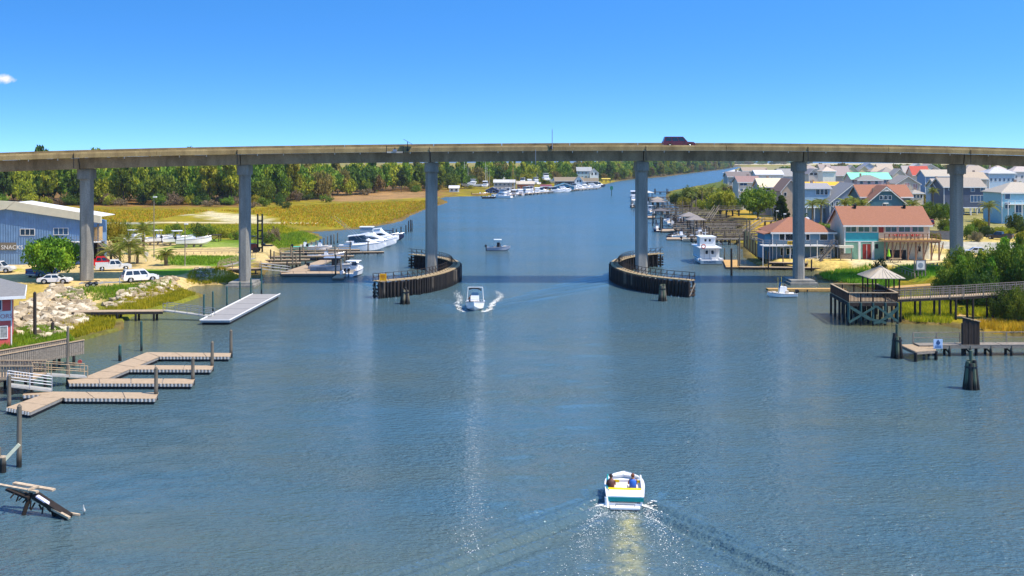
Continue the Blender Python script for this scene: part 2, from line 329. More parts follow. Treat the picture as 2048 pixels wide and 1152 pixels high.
gd = 60 * (12000 / 60) ** (np.linspace(0, 1, GR) ** 1.25); gu = np.linspace(-.64, .64, GC)
GD, GU = np.meshgrid(gd, gu, indexing='ij'); GX = GU * GD; GY = GD
GZ, GS = ground_z(GX, GY)
GZ += .05 * np.sin(GX * .9 + np.sin(GY * .7)) * np.sin(GY * .8) * (GS > 1) * (GD < 400)
GZ = np.where(GS < -2.5, -1.5, GZ)
# colour of the ground itself
OLIVE, YEL, BROWN, SAND, LAWN, LOT, MUD, ASPH, DRY, ROADG = [np.array(lin(c)) for c in ('8a7d22', 'a8981c', '8c6a3c', 'd9c9a2', '6f9424', 'd8bd86', '6b5a40', '5a5c62', 'b39a3c', 'b9b3a6')]
def vnoise(X, Y, s, seed):
    r = np.random.default_rng(seed); z = np.zeros_like(X)
    for k in range(9):
        a = r.uniform(0, 6.28); f = s * r.uniform(.5, 1.8); z += np.sin(f * (X * math.cos(a) + Y * math.sin(a)) + r.uniform(0, 6.28) + 1.3 * np.sin(f * .6 * (X * math.sin(a) - Y * math.cos(a))))
    return z / 9 * 1.6
n1 = vnoise(GX, GY * 1.0, .05, 1); n2 = vnoise(GX, GY, .2, 2); n3 = vnoise(GX, GY, .9, 3)
CO = OLIVE + (YEL - OLIVE) * np.clip(.5 + n1 + .5 * n2, 0, 1)[..., None]
CO = CO + (BROWN - CO) * np.clip(n2 * .7 + n3 * .5 - .15, 0, .7)[..., None]
def lay(poly, col, z=.3, soft=1.5, nz=.6, amt=1.0):
    global CO
    P = pxpoly(poly, z); sd = sdist(P, GX, GY); w = np.clip(sst(sd + nz * 2 * n3 * soft, -soft, soft), 0, 1) * amt
    CO = CO + (col - CO) * w[..., None]
CO = np.where((GS < 1.2)[..., None], CO + (MUD - CO) * np.clip(1.3 - GS, 0, 1)[..., None] * .8, CO)
# brown dry reeds along the wood, mud bank of the point
lay([(-700, 412), (480, 414), (600, 398), (900, 393), (900, 372), (300, 372), (-700, 385)], BROWN, .4, 8, 1.0)
lay([(560, 398), (700, 404), (800, 398), (850, 396), (860, 386), (640, 388)], np.array(lin('a9855a')), .3, 6, .6)
lay([(770, 449), (800, 442), (818, 430), (850, 419), (895, 404), (880, 397), (850, 402), (812, 415), (778, 432)], np.array(lin('7c6330')), .3, 4)
lay([(355, 430), (400, 432), (430, 440), (470, 447), (540, 443), (530, 437), (505, 431), (460, 428), (420, 423), (400, 429)], SAND, .35, 3)
lay([(300, 446.5), (640, 448), (640, 445), (300, 444)], SAND, .35, 1.6, .2)
lay([(150, 450), (310, 449), (310, 445), (150, 446)], np.array(lin('a9a698')), .35, 2, .2)
lay([(560, 455), (640, 478), (560, 500), (480, 500), (470, 470)], np.array(lin('7f8c1c')), .35, 3)
lay([(250, 452), (560, 452), (600, 462), (560, 500), (300, 470)], np.array(lin('6f6a22')), .35, 4)
# marina lot, lawns, drive
lay([(-700, 640), (60, 620), (190, 600), (350, 575), (450, 545), (540, 520), (560, 490), (300, 480), (-700, 490)], LOT, 1.3, 2)
lay([(300, 492), (560, 492), (545, 500), (420, 505), (300, 505)], LOT, 1.3, 1)
lay([(330, 511), (500, 512), (500, 530), (440, 533), (335, 530)], LAWN, 1.3, 1.2)
lay([(280, 540), (400, 535), (390, 545), (340, 552), (290, 548)], LAWN, 1.3, 1.2)
lay([(300, 500), (420, 478), (520, 480), (520, 494), (400, 495)], LAWN, 1.3, 1.2, .6, .8)
lay([(5, 538), (45, 538), (45, 543), (5, 543)], np.array(lin('a9a93a')), 1.3, 1)
lay([(-300, 568), (70, 568), (110, 575), (95, 590), (40, 612), (-300, 640)], DRY, 1.3, 1.5, .6, .8)
lay([(-700, 660), (30, 655), (120, 664), (150, 672), (226, 654), (150, 690), (-700, 730)], np.array(lin('74802a')), .5, 1.5)
lay([(200, 590), (250, 578), (300, 590), (350, 575), (400, 588), (340, 612), (260, 632), (190, 650), (170, 640)], np.array(lin('7d7f2a')), .5, 1.2)
# right bank
lay([(1540, 520), (1640, 525), (1760, 532), (1900, 540), (2048, 520), (2700, 540), (2700, 480), (1960, 470), (1840, 478), (1540, 500)], np.array(lin('d9bd72')), 1.5, 2)
lay([(1790, 536), (1850, 552), (1905, 553), (1905, 537), (1850, 531), (1800, 528)], LAWN * 1.1, 1.5, .8)
lay([(1690, 503), (1700, 528), (1850, 530), (1905, 520), (1880, 508)], SAND, 1.5, 1)
lay([(1865, 482), (2100, 486), (2300, 498), (2300, 512), (2048, 505), (1870, 497)], ROADG, 1.5, 1)
lay([(1935, 472), (2100, 484), (2300, 494), (2300, 480), (2040, 470), (1960, 464)], np.array(lin('b9a53a')), 1.5, 1)
lay([(1950, 460), (2100, 474), (2300, 484), (2300, 462), (2040, 455)], np.array(lin('cbb79a')), 1.5, 1)
lay([(1860, 446), (2100, 452), (2100, 428), (1870, 425)], np.array(lin('a8962a')), 1.5, 1.5)
lay([(1460, 352), (1470, 425), (1560, 440), (1700, 470), (1860, 470), (2600, 430), (2600, 330), (1480, 332)], np.array(lin('9a9468')), 1.5, 4, .8, .75)
lay([(1400, 420), (1560, 425), (1560, 445), (1540, 465), (1505, 470), (1480, 455), (1440, 440)], np.array(lin('c4a03c')), 1.0, 2)
lay([(1940, 650), (2048, 652), (2500, 700), (2500, 640), (2048, 636), (1960, 636), (1890, 630), (1880, 620), (1930, 622)], np.array(lin('c9a878')), .5, 1.2)
lay([(1960, 662), (2048, 664), (2500, 705), (2500, 690), (2048, 650)], np.array(lin('a8861e')), .3, .8)
lay([(1340, 383), (1335, 395), (1380, 425), (1430, 430), (1470, 420), (1465, 352), (1400, 371)], np.array(lin('5f6a28')), .6, 3)
lay([(1240, 362), (1330, 354), (1380, 347), (1480, 334), (1480, 327), (1100, 350)], np.array(lin('6a5c3c')), .5, 8)
lay([(1330, 395), (1410, 440), (1440, 470), (1490, 480), (1500, 450), (1440, 430), (1400, 395)], np.array(lin('5d5637')), .3, 3)
lay([(1300, 330), (3000, 327), (3000, 326), (1300, 326)], SAND, .3, 50)
keep = (GS > -14)
kq = keep[:-1, :-1] | keep[:-1, 1:] | keep[1:, 1:] | keep[1:, :-1]
gi = np.arange(GR * GC).reshape(GR, GC)
gq = np.stack([gi[:-1, :-1], gi[:-1, 1:], gi[1:, 1:], gi[1:, :-1]], -1)[kq]
used = np.unique(gq); remap = np.full(GR * GC, -1); remap[used] = np.arange(len(used))
gme = bpy.data.meshes.new('ground'); gme.from_pydata(np.stack([GX, GY, GZ], -1).reshape(-1, 3)[used].tolist(), [], remap[gq].tolist())
ca_ = gme.color_attributes.new('soil', 'FLOAT_COLOR', 'POINT')
ca_.data.foreach_set('color', np.concatenate([np.clip(CO, 0, 1), np.ones(CO.shape[:2] + (1,))], -1).reshape(-1, 4)[used].astype(np.float32).ravel())
gme.polygons.foreach_set('use_smooth', [True] * len(gme.polygons))
gm = bpy.data.materials.new('ground_soil_and_grass'); nt, n, l, b = nodes_of(gm)
ga = n.new('ShaderNodeVertexColor'); ga.layer_name = 'soil'
t1 = pos_noise(nt, 1.6, 6); t2 = pos_noise(nt, .12, 5, (1, .6, 1))
r1 = ramp(nt, [(.3, (.55, .55, .5)), (.7, (1.2, 1.2, 1.15))]); l.new(t1.outputs[0], r1.inputs[0])
r2 = ramp(nt, [(.35, (.72, .75, .7)), (.65, (1.15, 1.1, 1.0))]); l.new(t2.outputs[0], r2.inputs[0])
o1 = mixc(nt, 1.0, ga.outputs[0], r1.outputs[0], 'MULTIPLY'); o2 = mixc(nt, 1.0, o1, r2.outputs[0], 'MULTIPLY')
l.new(o2, b.inputs['Base Color']); b.inputs['Roughness'].default_value = .95; b.inputs['Specular IOR Level'].default_value = .1
bump(nt, b, t1.outputs[0], .6, .12); gme.materials.append(gm)
go = bpy.data.objects.new('ground', gme); COL.objects.link(go); go['kind'] = 'structure'
def gz(x, y): return float(ground_z(np.array([x]), np.array([y]))[0][0])
def Wg(px, py, z0=1.3):                  # pixel on the ground surface
    z = z0
    for _ in range(3): p = Wp(px, py, z); z = max(0, gz(p[0], p[1]))
    return Wp(px, py, z)

# ------------------------------------------------------------------ bridge
CONCI = concrete('stained_inner_parapet', '8f7a4e', '6a5834'); BY0, BY1 = 164.6, 174.6
_bx = [-82, -68.7, -43.3, -13, 6, 20.9, 46.3, 71.8, 82]; _bz = [17.9, 18.33, 19.12, 19.5, 19.63, 19.66, 19.6, 19.14, 18.85]
_cf = np.polyfit(_bx, _bz, 4)
def bz(x):
    if x < -82: return float(np.polyval(_cf, -82) + (x + 82) * .042)
    if x > 82: return float(np.polyval(_cf, 82) - (x - 82) * .03)
    return float(np.polyval(_cf, x))
def yo(x): return -9.0 * (max(0, -18 - x) / 52.0) ** 1.5 if x < -18 else 0.0
PX = [-65.5, -42.4, -13.0, 20.9, 46.3, 71.8]; SPX = [-150, -119, -94.1] + PX + [97.2, 122, 150]
br = T('bridge', 'long high concrete road bridge crossing the whole waterway', 'bridge', (0, 169.6, 0)); BO = (0, 169.6, 0)
def strip(name, mat, prof, x0, x1, step=3.0):   # profile (y, dz) swept along the crest curve
    n = max(2, int(abs(x1 - x0) / step) + 1); m = MB(BO); rings = []
    for i in range(n):
        x = x0 + (x1 - x0) * i / (n - 1); z = bz(x); rings.append([(x, y + yo(x), z + dz) for y, dz in prof])
    m.loft(rings); return m.build(name, mat, br)
DK = 1.8                                    # deck level above girder underside
for a, c in zip(SPX[:-1], SPX[1:]):
    strip('girder', CONCG, [(167.0, 0), (172.2, 0), (173.0, DK - .17), (166.5, DK - .17), (166.9, .25)], a + .08, c - .08)
    nb = max(1, round((c - a) / 12))
    for k in range(nb):
        s0 = a + (c - a) * k / nb + .03; s1 = a + (c - a) * (k + 1) / nb - .03
        strip('parapet', CONC, [(164.6, DK - .16), (164.95, DK - .16), (165.05, DK + .45), (164.9, DK + .7), (164.7, DK + .7), (164.62, DK + .45)], s0, s1)
        strip('parapet', CONCI, [(174.25, DK + .25), (174.6, DK + .25), (174.55, DK + 1.2), (174.35, DK + 1.2)], s0, s1)
    strip('deck', CONC, [(164.62, DK - .18), (174.58, DK + .2), (174.58, DK + .42), (164.62, DK + .02)], a + .02, c - .02)
    for k in range(int((c - a) / 3.9)):       # drain spouts under the overhang
        xx = a + 3 + k * 3.9
        if random.random() < .6: MB(BO).cyl((xx, 164.9 + yo(xx), bz(xx) + DK - .45), .06, (xx, 164.9 + yo(xx), bz(xx) + DK - .17), n=6).build('drain_spout', WPAINT, br)
def octo(cx, cy, wx, wy, ch): return [(cx-wx+ch, cy-wy), (cx+wx-ch, cy-wy), (cx+wx, cy-wy+ch), (cx+wx, cy+wy-ch), (cx+wx-ch, cy+wy), (cx-wx+ch, cy+wy), (cx-wx, cy+wy-ch), (cx-wx, cy-wy+ch)]
for i, x in enumerate(PX):
    w = .92 if i in (2, 3) else .78; zt = bz(x); o_ = yo(x)
    base_z = -1 if i in (1, 2, 3, 4) else .8
    p = MB(BO).prism(octo(x, 169.6 + o_, w, 1.1, .35), 'z', base_z, zt - 1.55).build('column', CONCP, br)
    MB(BO).prism(octo(x, 169.6 + o_, w + .05, 1.15, .3), 'z', zt - 1.7, zt - 1.55).build('collar', CONCP, p)
    MB(BO).prism(octo(x, 169.6 + o_, w + .12, 1.7, .2), 'z', zt - 1.549, zt - .06).build('pier_cap', CONCP, br)
    MB(BO).box(x - .35, 167.4 + o_, zt - .06, x + .35, 171.8 + o_, zt - .002).build('bearing', BLACK, p)
    if i in (1, 4):
        f = MB(BO).box(x - 2.2, 166.2 + o_, -1, x + 2.2, 173.0 + o_, .35).build('footing', CONCP, br)
        MB(BO).box(x - 1.9, 166.9 + o_, .352, x + 1.9, 172.4 + o_, .7).build('footing_step', CONCP, f)
    if i in (2, 3):
        MB(BO).box(x - 2.4, 166.2, -1, x + 2.4, 173.0, .9).build('footing', CONCP, br)
for x in (-1.9, ):                          # utility pipe hanging beside the girder at midspan
    MB(BO).cyl((3.7, 164.5, bz(3.7) - .5), .05, (3.7, 164.5, bz(3.7) + 1.9), n=6).build('conduit', GREYM, br)
for x in PX: MB(BO).cyl((x + .1, 164.52 + yo(x), bz(x) + DK - 1.7), .05, (x + .1, 164.52 + yo(x), bz(x) + DK + .5), n=6).build('downpipe', BLACK, br)
# things on the bridge
pz = bz(6.3) + DK
t = T('antenna_mast', 'thin antenna pole with small box rising above the middle of the bridge', 'antenna', (6.3, 164.4, pz + .1))
MB().cyl((0, 0, 0), .07, (0, 0, 3.0), .05, n=6).build('pole', GREYM, t); MB().cyl((0, 0, 3.0), .03, (0, 0, 3.3), .01, n=5).build('tip', GREYM, t); MB().box(-.35, -.15, .05, -.08, .15, .5).build('control_box', BLACK, t)
for zz in (.1, .6): MB().box(-.06, 0, zz, .06, .25, zz + .08).build('bracket', GREYM, t)
x = -17.4; zz = bz(x) + DK
t = T('solar_panel', 'tilted blue solar panel on a bracket above the bridge parapet', 'solar panel', (x + .55, 164.4, zz + .7))
pnl = MB(); pnl.add([(-.1, -.6, 1.15), (-.1, .5, 1.15), (1.3, .5, .35), (1.3, -.6, .35), (-.1, -.6, 1.10), (-.1, .5, 1.10), (1.3, .5, .30), (1.3, -.6, .30)], [(0,1,2,3),(7,6,5,4),(0,4,5,1),(1,5,6,2),(2,6,7,3),(3,7,4,0)]).build('panel', M('solar_blue', '5f78c8', .25, .2, 4), t)
for k in range(1, 4): MB().bar((-.1 + .35 * k, -.62, 1.17 - .2 * k), (-.1 + .35 * k, .52, 1.17 - .2 * k), .04, .03).build('frame_bar', ALU, t)
MB().cyl((.5, 0, -.6), .06, (.5, 0, .8), n=6).build('post', BLACK, t); MB().box(.35, -.12, -.7, .65, .2, -.4).build('bracket', BLACK, t)
t = T('navigation_light_platform', 'small metal service cage with signal light hung on the bridge parapet', 'light platform', (x - .9, 164.2, zz - .3))
for xx in (-1.3, 1.3): MB().bar((xx, -.15, -.1), (xx, -.15, 1.1), .1).build('post', BLACK, t)
MB().bar((-1.3, -.15, 1.05), (1.3, -.15, 1.05), .06).build('rail', BLACK, t); MB().bar((-1.3, -.15, .1), (1.3, -.15, .1), .1, .25).build('beam', CONCL, t)
MB().box(-.3, -.4, .2, .3, .1, .55).build('lamp_box', GREYM, t); MB().cyl((0, -.15, .55), .12, (0, -.15, .85), .06, n=8).build('lamp', BLACK, t)
# ------------------------------------------------------------------ timber fenders round the channel piers
def spline(pts, n):
    P = np.array(pts, float); d = np.r_[0, np.cumsum(np.hypot(*np.diff(P, axis=0).T))]; t = np.linspace(0, d[-1], n)
    # smooth by catmull-rom
    out = []
    for tt in t:
        i = min(max(np.searchsorted(d, tt) - 1, 0), len(P) - 2); u = (tt - d[i]) / (d[i+1] - d[i]); p0 = P[max(i-1, 0)]; p1 = P[i]; p2 = P[i+1]; p3 = P[min(i+2, len(P)-1)]
        out.append(.5 * ((2*p1) + (-p0+p2)*u + (2*p0-5*p1+4*p2-p3)*u*u + (-p0+3*p1-3*p2+p3)*u**3))
    return np.array(out)
FL = [(-19.3, 150.5), (-14.4, 154.6), (-11.6, 159.5), (-9.8, 165.4), (-8.8, 173.6), (-9.6, 181), (-12, 187), (-15, 191), (-18.2, 194)]
FR = [(25.8, 151.8), (21.9, 155.5), (19.0, 160), (17.3, 166), (16.6, 174), (17.6, 181.5), (20.0, 188), (23.5, 193), (27.4, 196.5)]
DECKT = M('fender_deck_wood', 'a8926c', .9, .3, 2)
PILEC = [pile_mat('creosote_pile_wood_a', '1f1a16', '080806'), pile_mat('creosote_pile_wood_b', '2f2720', '0b0a07'), pile_mat('creosote_pile_wood_c', '6a6052', '0f0e09')]
for side, pts, lab in ((-1, FL, 'curved dark timber fender wall around the bridge pier with the yellow sign'), (1, FR, 'curved dark timber fender wall around the pier beside the white trawler')):
    o = (pts[4][0], pts[4][1], 0); ft = T('bridge_fender', lab, 'fender', o, 0, 'timber fenders guarding the channel')
    n = 92; sp = spline(pts, n * 4 + 1); zt = 2.35
    tang = np.gradient(sp, axis=0); tang /= np.linalg.norm(tang, axis=1)[:, None]; nrm = np.stack([-tang[:, 1], tang[:, 0]], 1) * (1 if side > 0 else 1)
    if (nrm[len(sp)//2][0] * side) > 0: nrm = -nrm          # towards the channel
    pm = [MB().cyl((0, 0, -1.2), .2, (0, 0, zt - .02), .17, n=8).mesh('pile') for _ in range(3)]
    for m_, mt in zip(pm, PILEC): m_.materials.append(mt)
    for i in range(n):
        q = sp[i * 4 + 2] + nrm[i * 4 + 2] * .28; k = random.choice((0, 0, 0, 0, 1, 1, 1, 2))
        link('pile', pm[k], ft, (q[0] - o[0] + random.uniform(-.03, .03), q[1] - o[1], random.uniform(-.12, .05)), random.uniform(0, 6))
        if i % 2 == 0:
            q = sp[i * 4 + 2] - nrm[i * 4 + 2] * 1.0; link('pile', pm[0], ft, (q[0] - o[0], q[1] - o[1], -.1), 0)
    m = MB(o); rings = []
    for i in range(0, len(sp), 4):
        a = sp[i] + nrm[i] * .14; c = sp[i] + nrm[i] * .06; rings.append([(a[0], a[1], .05), (a[0], a[1], zt - .15), (c[0], c[1], zt - .15), (c[0], c[1], .05)])
    m.loft(rings).build('lagging', WOODD, ft)
    for (off, z0, z1, nm, mt) in ((-.12, .6, .85, 'wale', WOODD), (-.12, 1.7, 1.95, 'wale', WOODD), (-.55, zt, zt + .14, 'walkway', DECKT)):
        w = .12 if nm == 'wale' else .72; m = MB(o); rings = []
        for i in range(0, len(sp), 4):
            a = sp[i] + nrm[i] * (off + w); c = sp[i] + nrm[i] * (off - w); rings.append([(a[0], a[1], z0), (a[0], a[1], z1), (c[0], c[1], z1), (c[0], c[1], z0)])
        m.loft(rings).build(nm, mt, ft)
    for k, (z0, nm) in enumerate(((zt + .55, 'rail'), (zt + 1.1, 'rail'))):
        m = MB(o); rings = []
        for i in range(0, len(sp), 4):
            c = sp[i] - nrm[i] * 1.15; rings.append([(c[0], c[1] - .03, z0), (c[0], c[1] + .03, z0), (c[0], c[1] + .03, z0 + .07), (c[0], c[1] - .03, z0 + .07)])
        m.loft(rings).build(nm, WOODD, ft)
    for i in range(0, len(sp), 9):
        c = sp[i] - nrm[i] * 1.15; c2 = sp[i] - nrm[i] * .25; MB(o).bar((c[0], c[1], zt), (c[0], c[1], zt + 1.15), .09).build('post', WOODD, ft)
        MB(o).bar((c2[0], c2[1], zt + .1), (c[0], c[1], zt + .95), .06).build('brace', WOODD, ft)
    for i in (0, len(sp) - 1):              # closed ends
        a = sp[i] + nrm[i] * .3; c = sp[i] - nrm[i] * 1.2; MB(o).bar((a[0], a[1], .2), (c[0], c[1], 1.9), .12, .2).build('end_brace', WOODG, ft)
        for s_ in (.3, .8, 1.3): MB(o).bar((a[0] + (c[0]-a[0]) * 0, a[1], s_), (c[0], c[1], s_), .1, .3).build('end_plank', WOODD, ft)
    MB(o).bar((sp[18][0] - nrm[18][0] * 0, sp[18][1], zt + .02), (sp[18][0], sp[18][1], zt + .1), .1).build('cleat', BLACK, ft)
p = XZ(766, 566, 150.2)
s = T('warning_sign', 'yellow warning sign board at the end of the timber fender', 'sign', (p[0], p[1], 2.35))
MB().box(-.5, -.03, .25, .5, .03, 1.25).build('board', M('sign_yellow', 'f0a800', .5, .15, 3), s)
for xx in (-.45, .45): MB().bar((xx, .08, -.1), (xx, .08, 1.3), .08).build('post', WOODD, s)
for k, (a, c) in enumerate(((-.3, .3), (-.35, .25), (-.25, .35), (-.1, .12))): MB().box(a, -.04, 1.0 - k * .18, c, -.032, 1.06 - k * .18).build('lettering', M('sign_red', 'b0481c', .6, .2, 6), s)
# pile clusters (dolphins)
def dolphin(label, px, py, hgt, nP, r, mat, center=None, group=None):
    x, y, _ = Wp(px, py); t = T('mooring_dolphin', label, 'pile cluster', (x, y, 0), 0, group)
    for i in range(nP):
        a = 2 * math.pi * i / nP + .3; rr = r; h = hgt * random.uniform(.86, 1.05)
        MB().cyl((math.cos(a) * rr, math.sin(a) * rr, -1), .22, (math.cos(a) * rr * .45, math.sin(a) * rr * .45, h), .17, n=8).build('pile', mat[i % len(mat)], t)
    if center: MB().cyl((0, 0, 0), .17, (0, 0, hgt + center), .15, n=8).build('king_pile', mat[0], t)
    MB().cyl((0, 0, hgt * .72), r * .62 + .16, (0, 0, hgt * .72 + .14), r * .60 + .16, n=10).build('wire_wrap', BLACK, t)
GP = pile_mat('mossy_pile_wood', '5f6a50', '12140c')
dolphin('leaning cluster of bleached piles before the fender with the yellow sign', 810, 608, 2.2, 6, .65, [pile_mat('bleached_pile', '8d8468', '1c1a10'), PILED])
dolphin('rounded cluster of mossy piles before the right-hand fender', 1325, 602, 2.3, 8, .55, [GP, PILE])
dolphin('isolated cluster of mossy piles standing in open water', 1942, 778, 2.6, 8, .62, [GP, PILED], .75)
dolphin('cluster of dark piles at the end of the fishing pier', 1794, 716, 2.4, 6, .55, [GP, PILED], 1.0)
# ------------------------------------------------------------------ piles, floating docks, gangways, piers
ORD = 'first second third fourth fifth sixth seventh eighth ninth tenth eleventh twelfth thirteenth fourteenth fifteenth sixteenth seventeenth eighteenth nineteenth twentieth'.split()
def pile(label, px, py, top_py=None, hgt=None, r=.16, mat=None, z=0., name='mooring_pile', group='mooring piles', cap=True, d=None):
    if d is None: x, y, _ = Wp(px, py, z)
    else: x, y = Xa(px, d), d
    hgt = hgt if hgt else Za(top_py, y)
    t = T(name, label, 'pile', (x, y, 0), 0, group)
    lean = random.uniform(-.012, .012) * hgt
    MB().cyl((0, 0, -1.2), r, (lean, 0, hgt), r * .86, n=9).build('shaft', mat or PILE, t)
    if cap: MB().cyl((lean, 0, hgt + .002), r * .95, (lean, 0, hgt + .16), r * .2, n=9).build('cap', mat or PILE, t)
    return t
FDK = M('float_deck_boards', 'b39a7a', .88, .22, 2.2, stretch=(1, 3, 1), bmp=.01); FSIDE = ribbed('ribbed_float_side', '8f8d92', .16, 'X', .6, .05)
FSIDE2 = M('black_float', '17181a', .6, .2, 3)
def hquad(px, z): return [Wp(x, y, z) for x, y in px]
def floatdock(label, quads, z=.5, deck=None, side=None, ribs=True, th=.22, seams=0, group='floating docks', name='floating_dock', rim=None):
    """quads: list of 4 pixel corners (far-left, far-right, near-right, near-left) at deck level, or 4 world points"""
    z0_ = z; first = hquad(quads[0], z) if quads[0][0][0] > 5 or True else quads[0]
    cx = sum(p[0] for p in first) / 4; cy = sum(p[1] for p in first) / 4; o = (cx, cy, 0)
    t = T(name, label, 'dock', o, 0, group); deck = deck or FDK; side = side or M('weathered_side_board', '8f8a82', .8, .25, 3)
    for qi, q in enumerate(quads):
        z = z0_ + .012 * qi
        P = [Vector(p) for p in hquad(q, z)]; nsec = max(1, int(((P[1]-P[0]).length + (P[2]-P[1]).length) / 3.0)) if seams == 0 else seams
        along = (P[1]-P[0]).length > (P[3]-P[0]).length
        for k in range(nsec):
            a, b_ = k / nsec + .004, (k + 1) / nsec - .004
            if along: Q = [P[0].lerp(P[1], a), P[0].lerp(P[1], b_), P[3].lerp(P[2], b_), P[3].lerp(P[2], a)]
            else: Q = [P[0].lerp(P[3], a), P[1].lerp(P[2], a), P[1].lerp(P[2], b_), P[0].lerp(P[3], b_)]
            MB(o).slab([tuple(p) for p in Q], .06).build('deck_section', deck, t)
        c = sum(P, Vector()) / 4; I = [c + (p - c) * .985 for p in P]
        MB(o).slab([(p.x, p.y, z - .062) for p in I], th).build('side_board', side, t)
        I = [c + (p - c) * .95 for p in P]; MB(o).slab([(p.x, p.y, z - .064 - th) for p in I], z + .1).build('float', FSIDE2, t)
        if ribs:      # ribbed bumper on the camera-side edge
            A, B = (P[3], P[2]); L = (B - A).length; m = MB(o); nrib = int(L / .32)
            for i in range(nrib):
                p = A.lerp(B, (i + .5) / nrib); m.box(p.x - .06, p.y - .07, z - .26, p.x + .06, p.y + .02, z - .03)
            m.build('bumper_strip', M('weathered_bumper', 'd2cdc2', .7, .2, 3), t, kind='stuff')
        if rim:
            for a, b_ in ((P[3], P[2]), (P[2], P[1]), (P[0], P[3])): MB(o).bar((a.x, a.y, z + .05), (b_.x, b_.y, z + .05), .16, .1).build('rim', rim, t)
    return t
floatdock('three fingered wooden floating dock with ribbed white edge', [
    [(293, 704), (463, 706), (460, 713), (318, 713)], [(252, 730), (428, 731), (423, 739), (252, 738.5)],
    [(133, 757), (391, 757), (386, 767), (137, 766.5)], [(294, 704.2), (318, 713.2), (215, 756.6), (163, 756.6)]])
floatdock('L shaped wooden floating dock nearest the camera with aluminium gangway', [
    [(100, 783), (318, 785), (312, 797), (128, 796)], [(101, 783.3), (150, 783.3), (60, 824), (12, 815)], [(50, 783.5), (98, 783.5), (98, 789), (45, 790)]])
floatdock('long grey floating dock with white rim and green piles', [[(505, 588), (560, 588), (459, 641), (400, 641)]], .55, M('grey_composite_deck', '9a958e', .8, .1, 2), ALU, False, .2, 5, rim=WPAINT)
# piles of the left docks
for i, (px, pb, pt, lab) in enumerate([(462, 715, 662, 'pile at the tip of the farthest dock finger'), (424, 742, 685, 'pile at the tip of the middle dock finger'),
        (386, 770, 718, 'pile at the tip of the nearest finger of the three fingered dock'), (312, 800, 737, 'pile at the end of the L shaped dock'),
        (135, 768, 655, 'tall thin pile beside the gangway of the three fingered dock'), (18, 824, 752, 'pile at the outer corner of the L shaped dock'),
        (38, 934, 813, 'tall weathered pile standing alone near the sunken wreck'), (283, 702, 644, 'tall thin green pile behind the three fingered dock'), (240, 722, 692, 'short green pile behind the three fingered dock')]):
    pile('brown ' + lab if 'green' not in lab else lab, px, pb, pt, r=.17 if 'thin' not in lab else .13, mat=PILEG if 'green' in lab else PILE)
for i, (px, pb, pt) in enumerate([(408, 641, 590), (426, 628, 584), (454, 618, 574), (480, 608, 565), (502, 597, 557), (523, 589, 538)]):
    pile(('first', 'second', 'third', 'fourth', 'fifth', 'sixth')[i] + ' green pile along the long grey floating dock from its near end', px, pb, pt, r=.13, mat=PILEG)
pile('tall black post on the grassy bank beside the riprap', 70, 674, 586, r=.2, mat=PILED, z=.6); pile('short black post in the grass below the riprap', 105, 662, 646, r=.2, mat=PILED, z=.6)
# fixed wooden walkway out to the long grey dock
def pier(label, A, B, w, z, leg_n, legh=None, rail=0, mat=None, legmat=None, name='wooden_pier', group=None, zb=None, brace=False, cat='pier', railsides=(1, -1), stringer=.28, legpairs=True, railmat=None, pickets=False):
    A = Vector((A[0], A[1], z)); B = Vector((B[0], B[1], z if zb is None else zb)); o = tuple(A.xy) + (0,)
    t = T(name, label, cat, o, 0, group); mat = mat or WOODL; legmat = legmat or PILED; d = (B - A); L = d.length; d.normalize(); s = Vector((-d.y, d.x, 0)).normalized() * (w / 2)
    ns = max(1, int(L / 4))
    for k in range(ns):
        a = A.lerp(B, k / ns + .003); b_ = A.lerp(B, (k + 1) / ns - .003); MB(o).slab([tuple(a + s), tuple(b_ + s), tuple(b_ - s), tuple(a - s)], .07).build('deck_section', mat, t)
    for sg in (1, -1):
        q = s * (.93 * sg); MB(o).bar(tuple(A + q - Vector((0, 0, .08 + stringer / 2))), tuple(B + q - Vector((0, 0, .08 + stringer / 2))), .08, stringer).build('stringer', legmat if mat is WOODL else mat, t)
    for k in range(leg_n):
        f = (k + .5) / leg_n if leg_n > 1 else .5; c = A.lerp(B, f)
        for sg in ((1, -1) if legpairs else (1,)):
            q = c + s * (.85 * sg); MB(o).cyl((q.x, q.y, -1.2 if legh is None else legh), .15, (q.x, q.y, c.z - .1), .14, n=8).build('leg', legmat, t)
        if brace: MB(o).bar(tuple(c + s * .85 - Vector((0, 0, .5))), (c.x - s.x * .85, c.y - s.y * .85, .3), .1, .14).build('brace', legmat, t)
    if rail:
        rm = railmat or mat
        for sg in railsides:
            for hh in (rail, rail * .5): MB(o).bar(tuple(A + s * sg + Vector((0, 0, hh))), tuple(B + s * sg + Vector((0, 0, hh))), .1 if hh == rail else .06, .07).build('rail', rm, t)
            npz = max(2, int(L / 2.2) + 1)
            for k in range(npz): c = A.lerp(B, k / (npz - 1)) + s * sg; MB(o).bar(tuple(c - Vector((0, 0, .2))), tuple(c + Vector((0, 0, rail))), .1).build('post', rm, t)
            if pickets:
                m = MB(o); npk = int(L / .28)
                for k in range(npk): c = A.lerp(B, (k + .5) / npk) + s * sg; m.bar(tuple(c + Vector((0, 0, .06))), tuple(c + Vector((0, 0, rail - .04))), .05)
                m.build('picket', rm, t)
    return t
pier('low wooden footbridge leading from the riprap bank to a gangway', Wp(147, 622, 1.2), Wp(329, 620.5, 1.2), 1.6, 1.2, 5)
